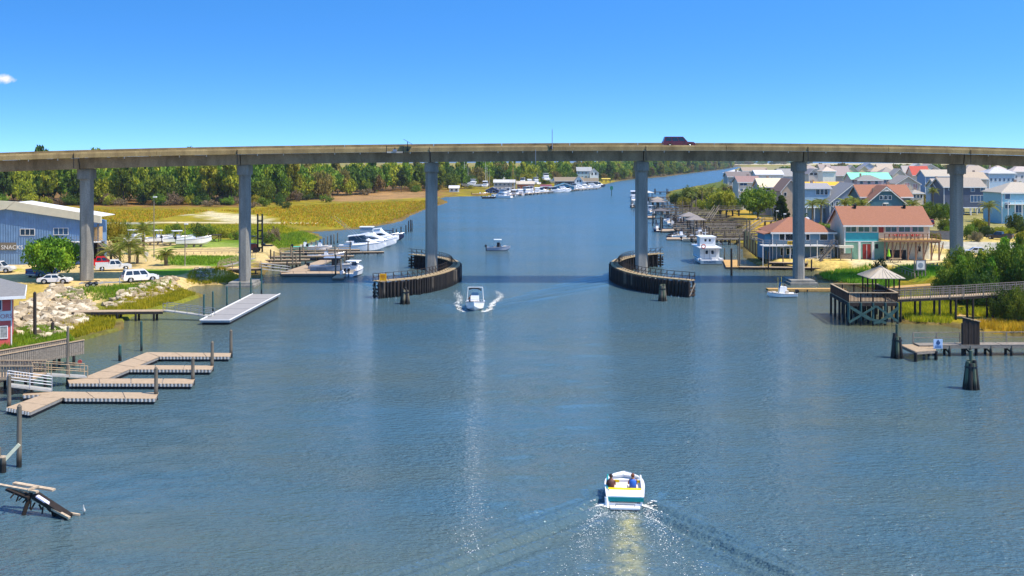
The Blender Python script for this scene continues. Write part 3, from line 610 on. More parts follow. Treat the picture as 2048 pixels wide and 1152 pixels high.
def gangway(label, A, B, w=1.1, rail=.95, mat=None, name='gangway', truss=True):
    A = Vector(A); B = Vector(B); o = tuple(A.xy) + (0,); t = T(name, label, 'gangway', o, 0, 'gangways'); mat = mat or ALU
    d = (B - A).normalized(); s = Vector((-d.y, d.x, 0)).normalized() * (w / 2); up = Vector((0, 0, 1))
    MB(o).slab([tuple(A + s), tuple(B + s), tuple(B - s), tuple(A - s)], .12).build('tread', M('gangway_tread', 'a8a498', .7, .15, 3), t)
    n = max(3, int((B - A).length / 1.4) + 1)
    for sg in (1, -1):
        for hh in (rail, rail * .5): MB(o).cyl(tuple(A + s * sg + up * hh), .035, tuple(B + s * sg + up * hh), n=6).build('rail', mat, t)
        for k in range(n): c = A.lerp(B, k / (n - 1)) + s * sg; MB(o).cyl(tuple(c), .035, tuple(c + up * rail), n=6).build('post', mat, t)
    return t
gangway('thin white gangway sloping from the low footbridge to the long grey dock', Wp(330, 620, 1.2), Wp(426, 632, .6), 1.0, .9, GREYM)
gangway('aluminium gangway with looped handrails onto the L shaped dock', Wp(15, 768, 1.35), Wp(104, 779, .6), 1.2, 1.0)
gangway('wooden gangway onto the three fingered dock', Wp(62, 746, 1.4), Wp(172, 752, .6), 1.2, 1.0, WOODL)
# life ring post by the gangway
x, y, z = Wp(160, 742, .55); t = T('life_ring_post', 'small post with red and white life ring beside the wooden gangway', 'life ring', (x, y, .5))
MB().cyl((0, 0, 0), .05, (0, 0, 1.1), n=6).build('post', WOODG, t); MB().cyl((0, -.06, .9), .2, (0, 0, .9), .2, n=10).build('ring', M('ring_red', 'c4564a', .6, .2, 6), t)
# tall solid-sided ramp by the red house
def wallramp(label, A, B, w, sideh, mat=WOODG):
    A = Vector(A); B = Vector(B); o = tuple(A.xy) + (0,); t = T('boardwalk_ramp', label, 'ramp', o); d = (B - A).normalized(); s = Vector((-d.y, d.x, 0)).normalized() * (w / 2); up = Vector((0, 0, 1))
    MB(o).slab([tuple(A + s), tuple(B + s), tuple(B - s), tuple(A - s)], .15).build('deck', WOODL, t)
    n = int((B - A).length / .24)
    for sg in (1, -1):
        for k in range(n):
            a = A.lerp(B, k / n + .1 / n) + s * sg; b_ = A.lerp(B, (k + .9) / n) + s * sg
            MB(o).slab([tuple(a + up * sideh + s * .03 * sg), tuple(b_ + up * sideh + s * .03 * sg), tuple(b_ + up * sideh - s * .03 * sg), tuple(a + up * sideh - s * .03 * sg)], sideh + .25).build('board', mat, t)
        MB(o).bar(tuple(A + s * sg + up * (sideh + .06)), tuple(B + s * sg + up * (sideh + .06)), .2, .07).build('handrail', WOODL, t)
    for k in range(5):
        c = A.lerp(B, (k + .5) / 5)
        for sg in (.9, -.9): q = c + s * sg; MB(o).cyl((q.x, q.y, -1), .14, (q.x, q.y, c.z - .1), n=7).build('leg', PILED, t)
    return t
wallramp('grey boarded ramp with solid plank sides running out over the water', Wp(-60, 742, 1.6), Wp(152, 701, 1.25), 2.0, 1.05)
o = Wp(20, 752, 1.4); t = T('boardwalk_landing', 'square grey wooden landing with slatted railing above the gangways', 'landing', (o[0], o[1], 0))
MB().box(-3.2, -1.0, 1.25, 2.4, 1.7, 1.4).build('deck', WOODL, t)
for xx in (-3, -1.2, .6, 2.3):
    for yy in (-.9, 1.6): MB().cyl((xx, yy, -1), .13, (xx, yy, 1.25), n=7).build('leg', PILED, t); MB().bar((xx, yy, 1.4), (xx, yy, 2.45), .13).build('post', WOODG, t)
for yy in (-.9, 1.6):
    MB().bar((-3.1, yy, 2.42), (2.4, yy, 2.42), .16, .08).build('handrail', WOODL, t); m = MB()
    for k in range(22): m.box(-3.0 + k * .245, yy - .03, 1.5, -2.86 + k * .245, yy + .03, 2.36)
    m.build('picket', WOODG, t)
# sunken wreck and the broken post, lower left
o = Wp(60, 1015); BLEACH = M('bleached_driftwood', 'c2ab8c', .9, .35, 4, bmp=.02); ROT = M('rotten_wood', '2c241d', .95, .4, 5, bmp=.03)
t = T('dock_wreck', 'collapsed broken wooden dock wreck leaning in the shallow water', 'wreck', (o[0], o[1], 0))
def wk(px, py, z): q = Wp(px, py, z); return (q[0] - o[0], q[1] - o[1], z)
for (a, b_, w, h, mt, nm) in [((-10, 968, 1.35), (75, 984, 1.3), .22, .1, BLEACH, 'plank'), ((28, 966, 1.45), (108, 980, 1.2), .3, .1, BLEACH, 'plank'), ((25, 975, 1.3), (139, 1036, .15), .16, .12, BLEACH, 'rail_beam'),
        ((70, 990, 1.05), (138, 1034, .1), .5, .25, ROT, 'fallen_beam'), ((62, 985, 1.2), (47, 1030, 0), .2, .2, ROT, 'leg'), ((115, 1025, .2), (112, 1036, -.3), .4, .3, ROT, 'stump'),
        ((74, 992, 1.1), (105, 1012, .6), .25, .08, M('wreck_white', 'cfc8d4', .7, .2, 5), 'plank'), ((18, 977, 1.25), (62, 995, .95), .5, .12, ROT, 'plank'), ((138, 1026, .15), (160, 1030, .05), .14, .1, BLEACH, 'plank'), ((55, 980, 1.4), (78, 972, 1.5), .1, .1, BLEACH, 'splinter')]:
    MB().bar(wk(*a), wk(*b_), w, h).build(nm, mt, t)
for k in range(10): a = wk(30 + 8 * k, 985 + 4 * k, 1.2 - .1 * k); MB().bar(a, (a[0] + random.uniform(-.3, .3), a[1] + random.uniform(-.2, .2), a[2] - random.uniform(.2, .5)), .07).build('splinter', ROT, t)
t = T('broken_post', 'bleached broken post with a slanting plank at the water edge near the tall pile', 'post', Wp(6, 945)[:2] + (0,))
MB().cyl((0, 0, -.8), .22, (.02, 0, .95), .17, n=8).build('post', PILE, t); MB().bar((.1, 0, .8), (.95, .2, 1.75), .07, .22).build('plank', M('pale_plank', 'd8d6b4', .8, .15, 4), t)
MB().cyl((-.22, .1, .9), .17, (.2, .05, .98), .1, n=6).build('splintered_top', BLEACH, t); MB().cyl((-.3, .05, -.5), .12, (-.26, .05, 1.6), .1, n=7).build('side_post', PILE, t)
t = T('egret', 'small white bird standing in the water by the wreck', 'bird', Wp(168, 1031)[:2] + (0,)); WB = M('bird_white', 'd8d2c4', .8, .1, 6)
MB().loft([[(math.cos(k * 1.047) * r_, math.sin(k * 1.047) * r_ * .8 + off, zz) for k in range(6)] for zz, r_, off in ((.18, .02, 0), (.24, .08, 0), (.34, .09, -.01), (.42, .05, -.05), (.52, .03, -.07), (.6, .035, -.08), (.64, .015, -.1))]).build('body', WB, t)
for xx in (-.03, .03): MB().cyl((xx, 0, -.2), .01, (xx, 0, .2), n=5).build('leg', BLACK, t)
# ------------------------------------------------------------------ right-hand near piers
# fishing pier with handicap sign and tall screen
G = 'fishing pier'
pA = Wp(1802, 693, .75); pB = Wp(2120, 690, .75); yF = pA[1]
t = pier('low grey fishing pier with handrail running in from the right edge', Wp(1832, 688, 1.15), Wp(2160, 686, 1.15), 1.4, 1.15, 8, rail=1.05, mat=WOODG, railsides=(1,), brace=True, legmat=PILE)
q = hquad([(1800, 689), (1868, 687), (1872, 700), (1831, 703)], 1.0); o = (q[0][0], q[0][1], 0)
t = T('pier_head', 'tilted square wooden pier head platform beside the dark pile cluster', 'platform', o)
for k in range(8):
    a = [Vector(v) for v in q]; A0 = a[0].lerp(a[3], k / 8 + .01); A1 = a[1].lerp(a[2], k / 8 + .01); B1 = a[1].lerp(a[2], (k + 1) / 8 - .01); B0 = a[0].lerp(a[3], (k + 1) / 8 - .01)
    MB(o).slab([tuple(A0), tuple(A1), tuple(B1), tuple(B0)], .07).build('plank', WOODL, t)
for a, b_ in ((0, 3), (3, 2), (0, 1)): MB(o).bar((q[a][0], q[a][1], .82), (q[b_][0], q[b_][1], .82), .1, .25).build('edge_beam', WOODG, t)
for v in q: MB(o).cyl((v[0], v[1], -1), .17, (v[0], v[1], .9), n=8).build('leg', PILED, t)
s = T('accessible_parking_sign', 'pale blue and white sign board standing on the pier head', 'sign', Wp(1876, 698, 1.0))
MB().box(-.45, -.03, .05, .45, .03, .98).build('board', M('sign_pale', 'b9cfe6', .5, .1, 4), s)
for xx in (-.35, .35): MB().bar((xx, .07, -.3), (xx, .07, 1.0), .07).build('post', WOODG, s)
sb = M('sign_navy', '35557f', .6, .1, 5)
MB().cyl((0, -.05, .62), .2, (0, -.036, .62), n=12).build('emblem', sb, s); MB().cyl((0, -.06, .86), .07, (0, -.036, .86), n=8).build('emblem', sb, s)
for k in range(2): MB().box(-.33, -.045, .28 - k * .13, .33, -.034, .34 - k * .13).build('lettering', sb, s)
s = T('timber_screen', 'tall dark timber board screen rising from the fishing pier', 'screen', Wp(1942, 712)[:2] + (0,))
for k in range(6): MB().box(-.85 + k * .29, -.08 + .03 * (k % 2), .75, -.585 + k * .29, .06 + .03 * (k % 2), 3.85 - .07 * k).build('board', WOODD, s)
MB().bar((-.9, .0, 3.95), (.95, .0, 3.5), .3, .07).build('cap_board', WOODL, s)
for xx in (-.75, .6): MB().cyl((xx, .2, -1), .16, (xx, .2, 3.3), n=8).build('leg', PILED, s)
for zz in (1.2, 2.6): MB().box(-.85, .1, zz, .88, .18, zz + .18).build('cross_beam', WOODD, s)
# gazebo platform
P0 = Wp(1697, 651); dN = P0[1]; zD = 2.85
nl = (Xa(1697, dN), dN); nr = (Xa(1795, dN), dN); wf = nr[0] - nl[0]; depth = 9.0
fl = (Xa(1662, dN + depth), dN + depth); fr = (fl[0] + wf, dN + depth); o = (nl[0], dN, 0)
t = T('gazebo_platform', 'square wooden viewing platform on crossed green timber legs over the water', 'platform', o)
MB(o).slab([(nl[0], nl[1], zD), (nr[0], nr[1], zD), (fr[0], fr[1], zD), (fl[0], fl[1], zD)], .12).build('deck', WOODL, t)
cor = [nl, nr, fr, fl]
for i in range(4):
    a = Vector((*cor[i], zD)); b_ = Vector((*cor[(i + 1) % 4], zD)); up = Vector((0, 0, 1))
    MB(o).bar(tuple(a - up * .32), tuple(b_ - up * .32), .12, .4).build('fascia_beam', WOODD, t)
    MB(o).bar(tuple(a + up * 1.08), tuple(b_ + up * 1.08), .26, .08).build('handrail', WOODL, t); m = MB(o); L = (b_ - a).length; n = int(L / .16)
    for k in range(n): c = a.lerp(b_, (k + .5) / n); m.bar(tuple(c), tuple(c + up * 1.04), .07)
    m.build('picket', WOODD, t)
    for k in range(4): c = a.lerp(b_, k / 4); MB(o).bar(tuple(c), tuple(c + up * 1.05), .14).build('post', WOODD, t)
for i in range(5):
    for j in range(5):
        a = Vector(nl).lerp(Vector(nr), i / 4); b_ = Vector(fl).lerp(Vector(fr), i / 4); c = a.lerp(b_, j / 4); MB(o).cyl((c.x, c.y, -1.2), .15, (c.x, c.y, zD - .13), n=8).build('leg', PILEG if j == 0 else PILED, t)
for (a, b_, za, zb) in ((0, .37, 2.3, .9), (.37, .75, .9, .35), (.0, .55, .4, 2.35), (.55, 1, 2.35, .5), (.5, .85, .25, 1.2), (.85, 1.0, 1.2, 2.2), (0, .6, 2.35, .3), (.6, 1, .3, 2.2)):
    MB(o).bar((nl[0] + wf * a, dN - .22 - .05 * random.random(), za), (nl[0] + wf * b_, dN - .22 - .05 * random.random(), zb), .07, .26).build('brace', TEALW, t)
gx, gy = Xa(1765, dN + 5.0), dN + 5.6; gw = 1.95
g = T('gazebo', 'square gazebo with pale standing seam metal hip roof on the viewing platform', 'gazebo', (gx, gy, zD))
for xx in (-1, 0, 1):
    for yy in (-1, 0, 1):
        if xx or yy: MB().bar((xx * gw * .85, yy * gw * .85 * 1.1, 0), (xx * gw * .85, yy * gw * .85 * 1.1, 2.45), .15).build('post', WOODD, g)
mr_ = M('gazebo_roof_metal', 'c4b49a', .35, .06, 2, metal=.2)
ez, rz_ = 2.45, 3.65; a = gw * 1.12; bb = gw * 1.25; rl = .55
for nm, pts in (('roof_panel', [(-a, -bb, ez), (a, -bb, ez), (0, -rl, rz_)]), ('roof_panel', [(a, -bb, ez), (a, bb, ez), (0, rl, rz_), (0, -rl, rz_)]), ('roof_panel', [(a, bb, ez), (-a, bb, ez), (0, rl, rz_)]), ('roof_panel', [(-a, bb, ez), (-a, -bb, ez), (0, -rl, rz_), (0, rl, rz_)])):
    pr = MB().slab(pts, .06).build(nm, mr_, g)
    for k in range(1, 8):
        f = k / 8; e = Vector(pts[0]).lerp(Vector(pts[1]), f); tip = Vector(pts[2]) if len(pts) == 3 else Vector(pts[3]).lerp(Vector(pts[2]), f); hi = e.lerp(tip, 1 - abs(2 * f - 1) * .98 if len(pts) == 3 else .97)
        MB().bar(tuple(e + Vector((0, 0, .03))), tuple(hi + Vector((0, 0, .03))), .04, .05).build('seam', mr_, pr)
MB().bar((0, -rl, rz_ + .04), (0, rl, rz_ + .04), .16, .08).build('ridge_cap', mr_, g)
bt = T('picnic_bench', 'dark picnic bench in the shade under the gazebo', 'bench', (gx - .3, gy - .6, zD))
MB().box(-.9, -.35, .7, .9, .35, .76).build('top', WOODG, bt); [MB().box(-.9, s_ - .12, .42, .9, s_ + .12, .47).build('seat', WOODG, bt) for s_ in (-.7, .7)]
for xx in (-.6, .6): MB().bar((xx, -.75, 0), (xx, .2, .7), .08).build('leg', WOODD, bt); MB().bar((xx, .75, 0), (xx, -.2, .7), .08).build('leg', WOODD, bt)
# boardwalk from the platform to the right
b0 = Vector((nr[0], dN + 3.0, zD)); pts = [b0, Vector(XZ(1893, 592, dN + 3.2)), Vector(XZ(1920, 591, dN + 3.2)), Vector(XZ(2120, 579, dN + 3.6))]
for k, (a, b_) in enumerate(zip(pts[:-1], pts[1:])):
    pier(('level first stretch', 'short middle stretch', 'rising far stretch')[k] + ' of the railed boardwalk from the viewing platform', a, b_, 1.8, a.z, (3, 1, 5)[k], rail=1.1, mat=WOODL, zb=b_.z, brace=False, name='boardwalk', cat='boardwalk', group='boardwalk stretches', railmat=WOODG, pickets=True)
# tan timber walkways behind the gazebo
pier('low tan timber floating walkway behind the viewing platform', Wp(1534, 577, .45), Wp(1690, 577, .45), 1.5, .45, 1, legh=-.5, mat=WOODT, name='timber_walkway', cat='walkway')
pier('broad tan timber ramp rising behind the boardwalk', Wp(1762, 576, .6), Wp(1898, 566, 1.5), 2.2, .6, 3, mat=WOODT, zb=1.5, name='timber_ramp', cat='ramp')
# restaurant water front: low docks and pilings
pier('low dock along the water front of the blue restaurant', Wp(1478, 533, .5), Wp(1640, 535, .5), 1.4, .5, 8, mat=WOODL, name='dock', cat='dock')
pier('low dock in front of the turquoise restaurant', Wp(1640, 533, .55), Wp(1745, 541, .55), 1.4, .55, 6, mat=WOODL, name='dock', cat='dock')
floatdock('square tan floating dock beside the white trawler', [[(1446, 519.5), (1475, 519.5), (1478, 534), (1452, 534)]], .4, WOODT, WOODG, False)
pier('raised boardwalk in front of the blue restaurant', Wp(1535, 524, 1.1), Wp(1640, 526, 1.1), 1.4, 1.1, 5, mat=WOODL, name='boardwalk', cat='boardwalk', rail=0)
gangway('aluminium gangway beside the bridge pier at the blue restaurant', Wp(1612, 529, .7), Wp(1658, 520, 1.5), 1.2, 1.0)
for i, (px, pb, pt, rr, lab) in enumerate([(1463, 551, 498, .2, 'dark blue pile at the front of the square tan dock'), (1479, 537, 470, .14, 'tall pile behind the square tan dock'), (1449, 520, 497, .12, 'thin pile between the trawler and the tan dock'),
        (1537, 540, 505, .13, 'thin dark pile in front of the blue restaurant'), (1566, 536, 503, .13, 'grey pile in front of the blue restaurant dock'), (1623, 543, 520, .16, 'black pile just right of the bridge footing'), (1476, 537, 488, .1, 'slim leaning pile behind the square tan dock')]):
    pile(lab, px, pb, pt, r=rr, mat=PILED if 'dark' in lab or 'black' in lab else PILE)
for k in range(16):
    f = k / 15; px = 1488 + 44 * f; pb = 497 + 36 * f; pile('%s bulkhead pile from the far end of the row beside the blue restaurant' % ORD[k], px, pb, pb - 34 - random.uniform(-4, 8), r=.16, mat=GP if k % 2 else PILED, group='bulkhead piles beside the blue restaurant', cap=False)
for px, pt in ((1494, 438), (1500, 440)): pile('tall pole rising above the bulkhead piles, ' + ('left' if px == 1494 else 'right') + ' one of the pair', px, 498, pt, r=.14, mat=PILE)
# ------------------------------------------------------------------ buildings
def window(parent, x0, x1, z0, z1, y, cols=1, frame=None, pane=None, name='window', fr=.09):
    frame = frame or WPAINT; w = MB()
    w.box(x0 - fr, y - .07, z0 - fr, x0, y - .005, z1 + fr); w.box(x1, y - .07, z0 - fr, x1 + fr, y - .005, z1 + fr)
    w.box(x0, y - .07, z1, x1, y - .005, z1 + fr); w.box(x0, y - .08, z0 - fr, x1, y - .005, z0)
    for k in range(1, cols): xx = x0 + (x1 - x0) * k / cols; w.box(xx - .04, y - .06, z0, xx + .04, y - .005, z1)
    f = w.build(name, frame, parent); 
    for k in range(cols):
        a = x0 + (x1 - x0) * k / cols; b_ = x0 + (x1 - x0) * (k + 1) / cols; MB().box(a + .005, y - .03, z0 + .005, b_ - .005, y - .008, z1 - .005).build('pane', pane or GLASS, f)
    return f
def house(label, d, x0, x1, yb, ye, yr, kind, wall, roof, dep=10., wins=None, grid=None, name='house', cat='house', over=.5, stilts=0., pane=None, group='houses on the right bank', rz=0, z0=None, door=None, trim=None, porch=None, th=.18, vents=0):
    W0, W1 = Xa(x0, d), Xa(x1, d); cx = (W0 + W1) / 2; hw = (W1 - W0) / 2
    zb = z0 if z0 is not None else 1.5; ze = Za(ye, d); zr = Za(yr, d + dep / 2) if kind != 'gf' else Za(yr, d)
    t = T(name, label, cat, (cx, d, 0), rz, group); zw = zb + stilts
    wallm = paint(wall) if isinstance(wall, str) else wall; roofm = shingle(roof) if isinstance(roof, str) else roof; trim = trim or WPAINT
    if kind == 'gf':
        MB().prism([(-hw, zw), (hw, zw), (hw, ze), (0, zr - th), (-hw, ze)], 'y', 0, dep).build('wall', wallm, t)
        sl = (zr - ze) / hw
        for sg in (1, -1):
            e = hw + over; MB().prism([(0, zr), (sg * e, zr - sl * e), (sg * e, zr - sl * e - th), (0, zr - th)], 'y', -over, dep + over).build('roof_slope', roofm, t)
            MB().prism([(0, zr - th - .02), (sg * e, zr - sl * e - th - .02), (sg * e, zr - sl * e - th - .3), (0, zr - th - .3)], 'y', -over + .02, -over + .1).build('barge_board', trim, t)
    elif kind == 'gs':
        MB().prism([(0, zw), (dep, zw), (dep, ze), (dep / 2, zr - th), (0, ze)], 'x', -hw, hw).build('wall', wallm, t)
        sl = (zr - ze) / (dep / 2)
        for a, sg in ((0, -1), (1, 1)):
            e = dep / 2 + over; MB().prism([(dep / 2, zr), (dep / 2 + sg * e, zr - sl * e), (dep / 2 + sg * e, zr - sl * e - th), (dep / 2, zr - th)], 'x', -hw - over, hw + over).build('roof_slope', roofm, t)
        MB().box(-hw - over + .02, -over - .06, ze - sl * over - th - .14, hw + over - .02, -over + .02, ze - sl * over - .02).build('fascia', trim, t)
        for sg in (-1, 1): MB().prism([(dep / 2, zr - th - .01), (-over + .1, ze - sl * (over - .1) - th - .01), (-over + .1, ze - sl * (over - .1) - th - .25), (dep / 2, zr - th - .3), (dep + over - .1, ze - sl * (over - .1) - th - .25), (dep + over - .1, ze - sl * (over - .1) - th - .01)], 'x', sg * (hw + over) - .08 * (sg > 0), sg * (hw + over) + .08 * (sg < 0)).build('barge_board', trim, t)
    elif kind == 'hip':
        MB().box(-hw, 0, zw, hw, dep, ze).build('wall', wallm, t); e = over; r = min(hw, dep / 2) * .9; sl = (zr - ze) / (dep / 2 + over)
        a = [(-hw - e, -e, ze), (hw + e, -e, ze), (hw + e, dep + e, ze), (-hw - e, dep + e, ze)]; rl, rr = (-hw + r, dep / 2, zr), (hw - r, dep / 2, zr)
        if hw < dep / 2: rl, rr = (0, dep / 2, zr), (.01, dep / 2, zr)
        MB().slab([a[0], a[1], rr, rl], th).build('roof_slope', roofm, t); MB().slab([a[2], a[3], rl, rr], th).build('roof_slope', roofm, t)
        MB().slab([a[1], a[2], rr], th).build('roof_slope', roofm, t); MB().slab([a[3], a[0], rl], th).build('roof_slope', roofm, t)
        MB().box(-hw - e + .02, -e - .05, ze - th - .16, hw + e - .02, -e + .03, ze - .02).build('fascia', trim, t)
    if cat == 'house' and d < 480:
        rv_ = random.Random(int(x0)); xx = hw * rv_.uniform(-.5, .5); zz = zr - abs(xx) * (zr - ze) / hw if kind == 'gf' else zr
        MB().box(xx - .35, dep * .55, zz - 1.2, xx + .35, dep * .55 + .6, zz + .7).build('chimney', paint('9c8a7c'), t); MB().cyl((xx * .4 + .9, dep * .5, zz - 1.2), .08, (xx * .4 + .9, dep * .5, zz + .25), n=6).build('vent_pipe', GREYM, t)
    for sg in (1, -1): MB().box(sg * hw - .09, -.05, zw, sg * hw + .09, .06, ze - .3).build('corner_board', trim, t)
    for (a, b_, c, e) in (wins or []):
        ncol = max(1, round((b_ - a) * d / F / 1.1)) if b_ - a > 8 else 1
        window(t, Xa(a, d) - cx, Xa(b_, d) - cx, Za(e, d), Za(c, d), 0, min(ncol, 4), pane=pane)
    if grid:
        nc, nr, za, zc = grid
        for i in range(nc):
            for j in range(nr):
                xx = -hw + 2 * hw * (i + .5) / nc; zz = zw + (ze - zw) * (za + (zc - za) * (j + .5) / nr); ww = min(.55, hw / nc * .55); window(t, xx - ww, xx + ww, zz - .6, zz + .6, 0, 2 if ww > .5 else 1, pane=pane)
    if door:
        a, b_, c, e, col = door; dd_ = MB().box(Xa(a, d) - cx, -.06, Za(e, d), Xa(b_, d) - cx, -.004, Za(c, d)).build('door', paint(col), t)
        MB().box(Xa(b_, d) - cx - .2, -.1, (Za(e, d) + Za(c, d)) / 2, Xa(b_, d) - cx - .12, -.062, (Za(e, d) + Za(c, d)) / 2 + .15).build('handle', BLACK, dd_)
    if stilts:
        for i in range(4):
            for j in (0.2, dep * .5, dep - .2): xx = -hw + .2 + (2 * hw - .4) * i / 3; MB().box(xx - .15, j - .15, zb - .2, xx + .15, j + .15, zw).build('stilt', trim, t)
        MB().box(-hw - .05, -.1, zw - .25, hw + .05, -.004, zw + .05).build('skirt_beam', trim, t)
    if porch:
        a, b_, zf, dp = porch; fl_ = MB().box(a, -dp, zf - .2, b_, -.01, zf).build('balcony', trim, t); n = max(2, int((b_ - a) / 2) + 1)
        for i in range(n): xx = a + .1 + (b_ - a - .2) * i / (n - 1); MB().box(xx - .08, -dp + .02, zb - .1, xx + .08, -dp + .18, zf - .2).build('porch_post', trim, t); MB().box(xx - .06, -dp + .04, zf, xx + .06, -dp + .14, zf + 1.0).build('baluster_post', trim, fl_)
        for hh in (.5, 1.0): MB().box(a, -dp + .05, zf + hh - .06, b_, -dp + .13, zf + hh).build('rail', trim, fl_)
    for k in range(vents): xx = -hw * .6 + 1.2 * hw * k / max(1, vents - 1); MB().cyl((xx, dep / 2 - .6, zr - .4), .25, (xx, dep / 2 - .6, zr + .25), .3, n=8).build('roof_vent', BLACK, t)
    return t, cx, hw, ze, zr
# --- turquoise two storey restaurant with salmon roof
d = 194; SAL = 'ad7659'
t, cx, hw, ze, zr = house('two storey turquoise restaurant with long salmon shingle roof on the water front', d, 1690, 1858, 518, 446, 412, 'gs', 'e2d8c2', SAL, 9., name='restaurant', cat='restaurant', over=.55,
    wins=[(1691.5, 1712, 451, 463.5), (1717, 1738.5, 451, 463.5), (1744, 1754, 451, 463.5), (1771, 1793, 451, 463.5), (1797.5, 1820, 451, 463.5), (1824.5, 1847, 451, 463.5)], pane=GLASSG, door=(1757.5, 1767, 452, 465, 'a33a34'), vents=2)
L = lambda px: Xa(px, d) - cx
MB().box(L(1689.6), -.06, Za(482, d), L(1757), -.004, Za(465.5, d)).build('siding_band', paint('3fb4c6'), t); MB().box(L(1689), -.12, Za(483.5, d), L(1757), -.003, Za(482, d)).build('trim_band', WPAINT, t)
MB().box(L(1689.6), -.07, 1.5, L(1775), -.004, Za(483.6, d)).build('lower_siding', paint('7fb0a4'), t)
MB().box(L(1688), -.1, 1.5, L(1690.5), .02, Za(447, d)).build('corner_board', WPAINT, t); 
dr = MB().box(L(1725), -.12, 1.55, L(1741), -.071, Za(488, d)).build('entrance_door', paint('8f2f26'), t); MB().box(L(1732.5), -.14, 1.6, L(1733.5), -.121, Za(489, d)).build('door_mullion', WPAINT, dr)
for px in (1716, 1743): MB().box(L(px) - .2, -.9, 1.5, L(px) + .2, -.5, Za(483.6, d)).build('porch_column', WPAINT, t)
MB().box(L(1750), -.14, Za(497, d), L(1756), -.071, Za(488, d)).build('notice_board', BLACK, t)
MB().box(L(1790), -.08, 1.5, L(1857), -.004, Za(489, d)).build('undercroft_wall', CREAM, t)
window(t, L(1835), L(1841), Za(503, d), Za(492, d), -.08)
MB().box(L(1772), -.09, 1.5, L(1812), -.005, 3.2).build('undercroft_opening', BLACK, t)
# its timber balcony
bt = T('restaurant_balcony', 'raised brown timber balcony on posts in front of the turquoise restaurant', 'balcony', (cx, d - .1, 0)); zb_ = Za(478, d - 1.5)
MB().box(L(1757), -3.0, zb_ - .15, L(1868), -.02, zb_).build('deck', WOODT, bt); BRN = M('brown_timber', '8a6a55', .85, .3, 3)
MB().box(L(1757), -3.05, zb_ - .45, L(1868), -2.9, zb_ - .151).build('fascia', BRN, bt)
for hh in (.55, 1.1): MB().box(L(1757), -3.02, zb_ + hh - .08, L(1868), -2.9, zb_ + hh).build('rail', BRN, bt)
for k in range(14): xx = L(1757.5) + (L(1867.5) - L(1757.5)) * k / 13; MB().box(xx - .06, -3.0, zb_, xx + .06, -2.88, zb_ + 1.1).build('rail_post', BRN, bt)
for k in range(8): xx = L(1759) + (L(1866) - L(1759)) * k / 7; MB().box(xx - .12, -2.8, 1.2, xx + .12, -2.55, zb_ - .46).build('support_post', BRN, bt); MB().bar((xx, -2.4, 1.4), (xx + .9, -2.4, zb_ - .5), .12).build('brace', BRN, bt)
for k, (px, col) in enumerate([(1783, 'd8402c'), (1797, 'e0442e'), (1816, 'd23c2a'), (1829, 'da4a34'), (1808, 'c95a48')]):
    c = T('patio_table', 'red patio table with chairs on the timber balcony, number %s from the red door' % ('one', 'two', 'three', 'four', 'five')[k], 'table', (Xa(px, d), d - 1.6, zb_), 0, 'red patio tables'); pm_ = paint(col)
    MB().box(-.5, -.4, .7, .5, .4, .76).build('top', pm_, c); MB().cyl((0, 0, 0), .06, (0, 0, .7), n=6).build('leg', BLACK, c)
    for sx_ in (-.75, .75): MB().box(sx_ - .2, -.2, .4, sx_ + .2, .2, .46).build('seat', pm_, c); MB().box(sx_ + (.16 if sx_ > 0 else -.2), -.2, .46, sx_ + (.2 if sx_ > 0 else -.16), .2, .95).build('chair_back', pm_, c)
# outside stairs between the two restaurants
s_ = T('outside_stairs', 'steep grey outside staircase between the blue and turquoise restaurants', 'stairs', (Xa(1668, 190), 190.5, 0))
for k in range(14): MB().box(-2.6 + .19 * k, -.5, 1.4 + .22 * k, -2.3 + .19 * k, .6, 1.46 + .22 * k).build('step', WOODG, s_)
for yy in (-.5, .6): MB().bar((-2.6, yy, 1.3), (.2, yy, 4.45), .1, .25).build('stringer', WOODG, s_); MB().bar((-2.6, yy, 2.3), (.2, yy, 5.45), .08, .1).build('handrail', WOODG, s_)
# --- blue restaurant on piles
d = 197
t, cx, hw, ze, zr = house('low blue restaurant with salmon hip roof and white deck rail beside the bridge pier', d, 1545, 1668, 523, 464, 434, 'hip', '5f86a4', SAL, 9.5, name='restaurant', cat='restaurant', z0=1.0,
    wins=[(1559, 1569, 468, 480), (1571, 1580, 468, 480), (1581, 1590, 468, 480), (1612, 1619, 469, 480), (1640, 1655, 468, 480), (1561, 1567, 496, 511), (1573, 1580, 497, 509), (1583, 1590, 497, 509), (1640, 1650, 497, 509)], pane=GLASS)
L = lambda px: Xa(px, d) - cx; zf = Za(491, d - 2.5)
MB().box(L(1530), .3, 1.2, L(1545), 6, ze - .4).build('side_wing', paint('2f6f9c'), t); MB().slab([(L(1526), -.3, ze - .3), (L(1546), -.3, ze + .1), (L(1546), 6.4, ze + .1), (L(1526), 6.4, ze - .3)], .15).build('wing_roof', shingle(SAL), t)
MB().box(L(1519), -2.6, zf - .18, L(1668), -.02, zf).build('deck', WPAINT, t)
for hh in (.55, 1.05): MB().box(L(1519), -2.6, zf + hh - .07, L(1668), -2.5, zf + hh).build('deck_rail', GREYM, t); MB().box(L(1519), -2.6, zf + hh - .07, L(1519) + .1, 7, zf + hh).build('deck_rail', WOODL, t)
for k in range(12): xx = L(1519.5) + (L(1667) - L(1519.5)) * k / 11; MB().box(xx - .06, -2.58, -1, xx + .06, -2.46, zf + 1.05).build('deck_post', WPAINT if k in (0, 4, 8) else GREYM, t)
m = MB()
for k in range(60): xx = L(1520) + (L(1667) - L(1520)) * k / 59; m.box(xx - .025, -2.57, zf + .05, xx + .025, -2.53, zf + 1.0)
m.build('baluster', GREYM, t)
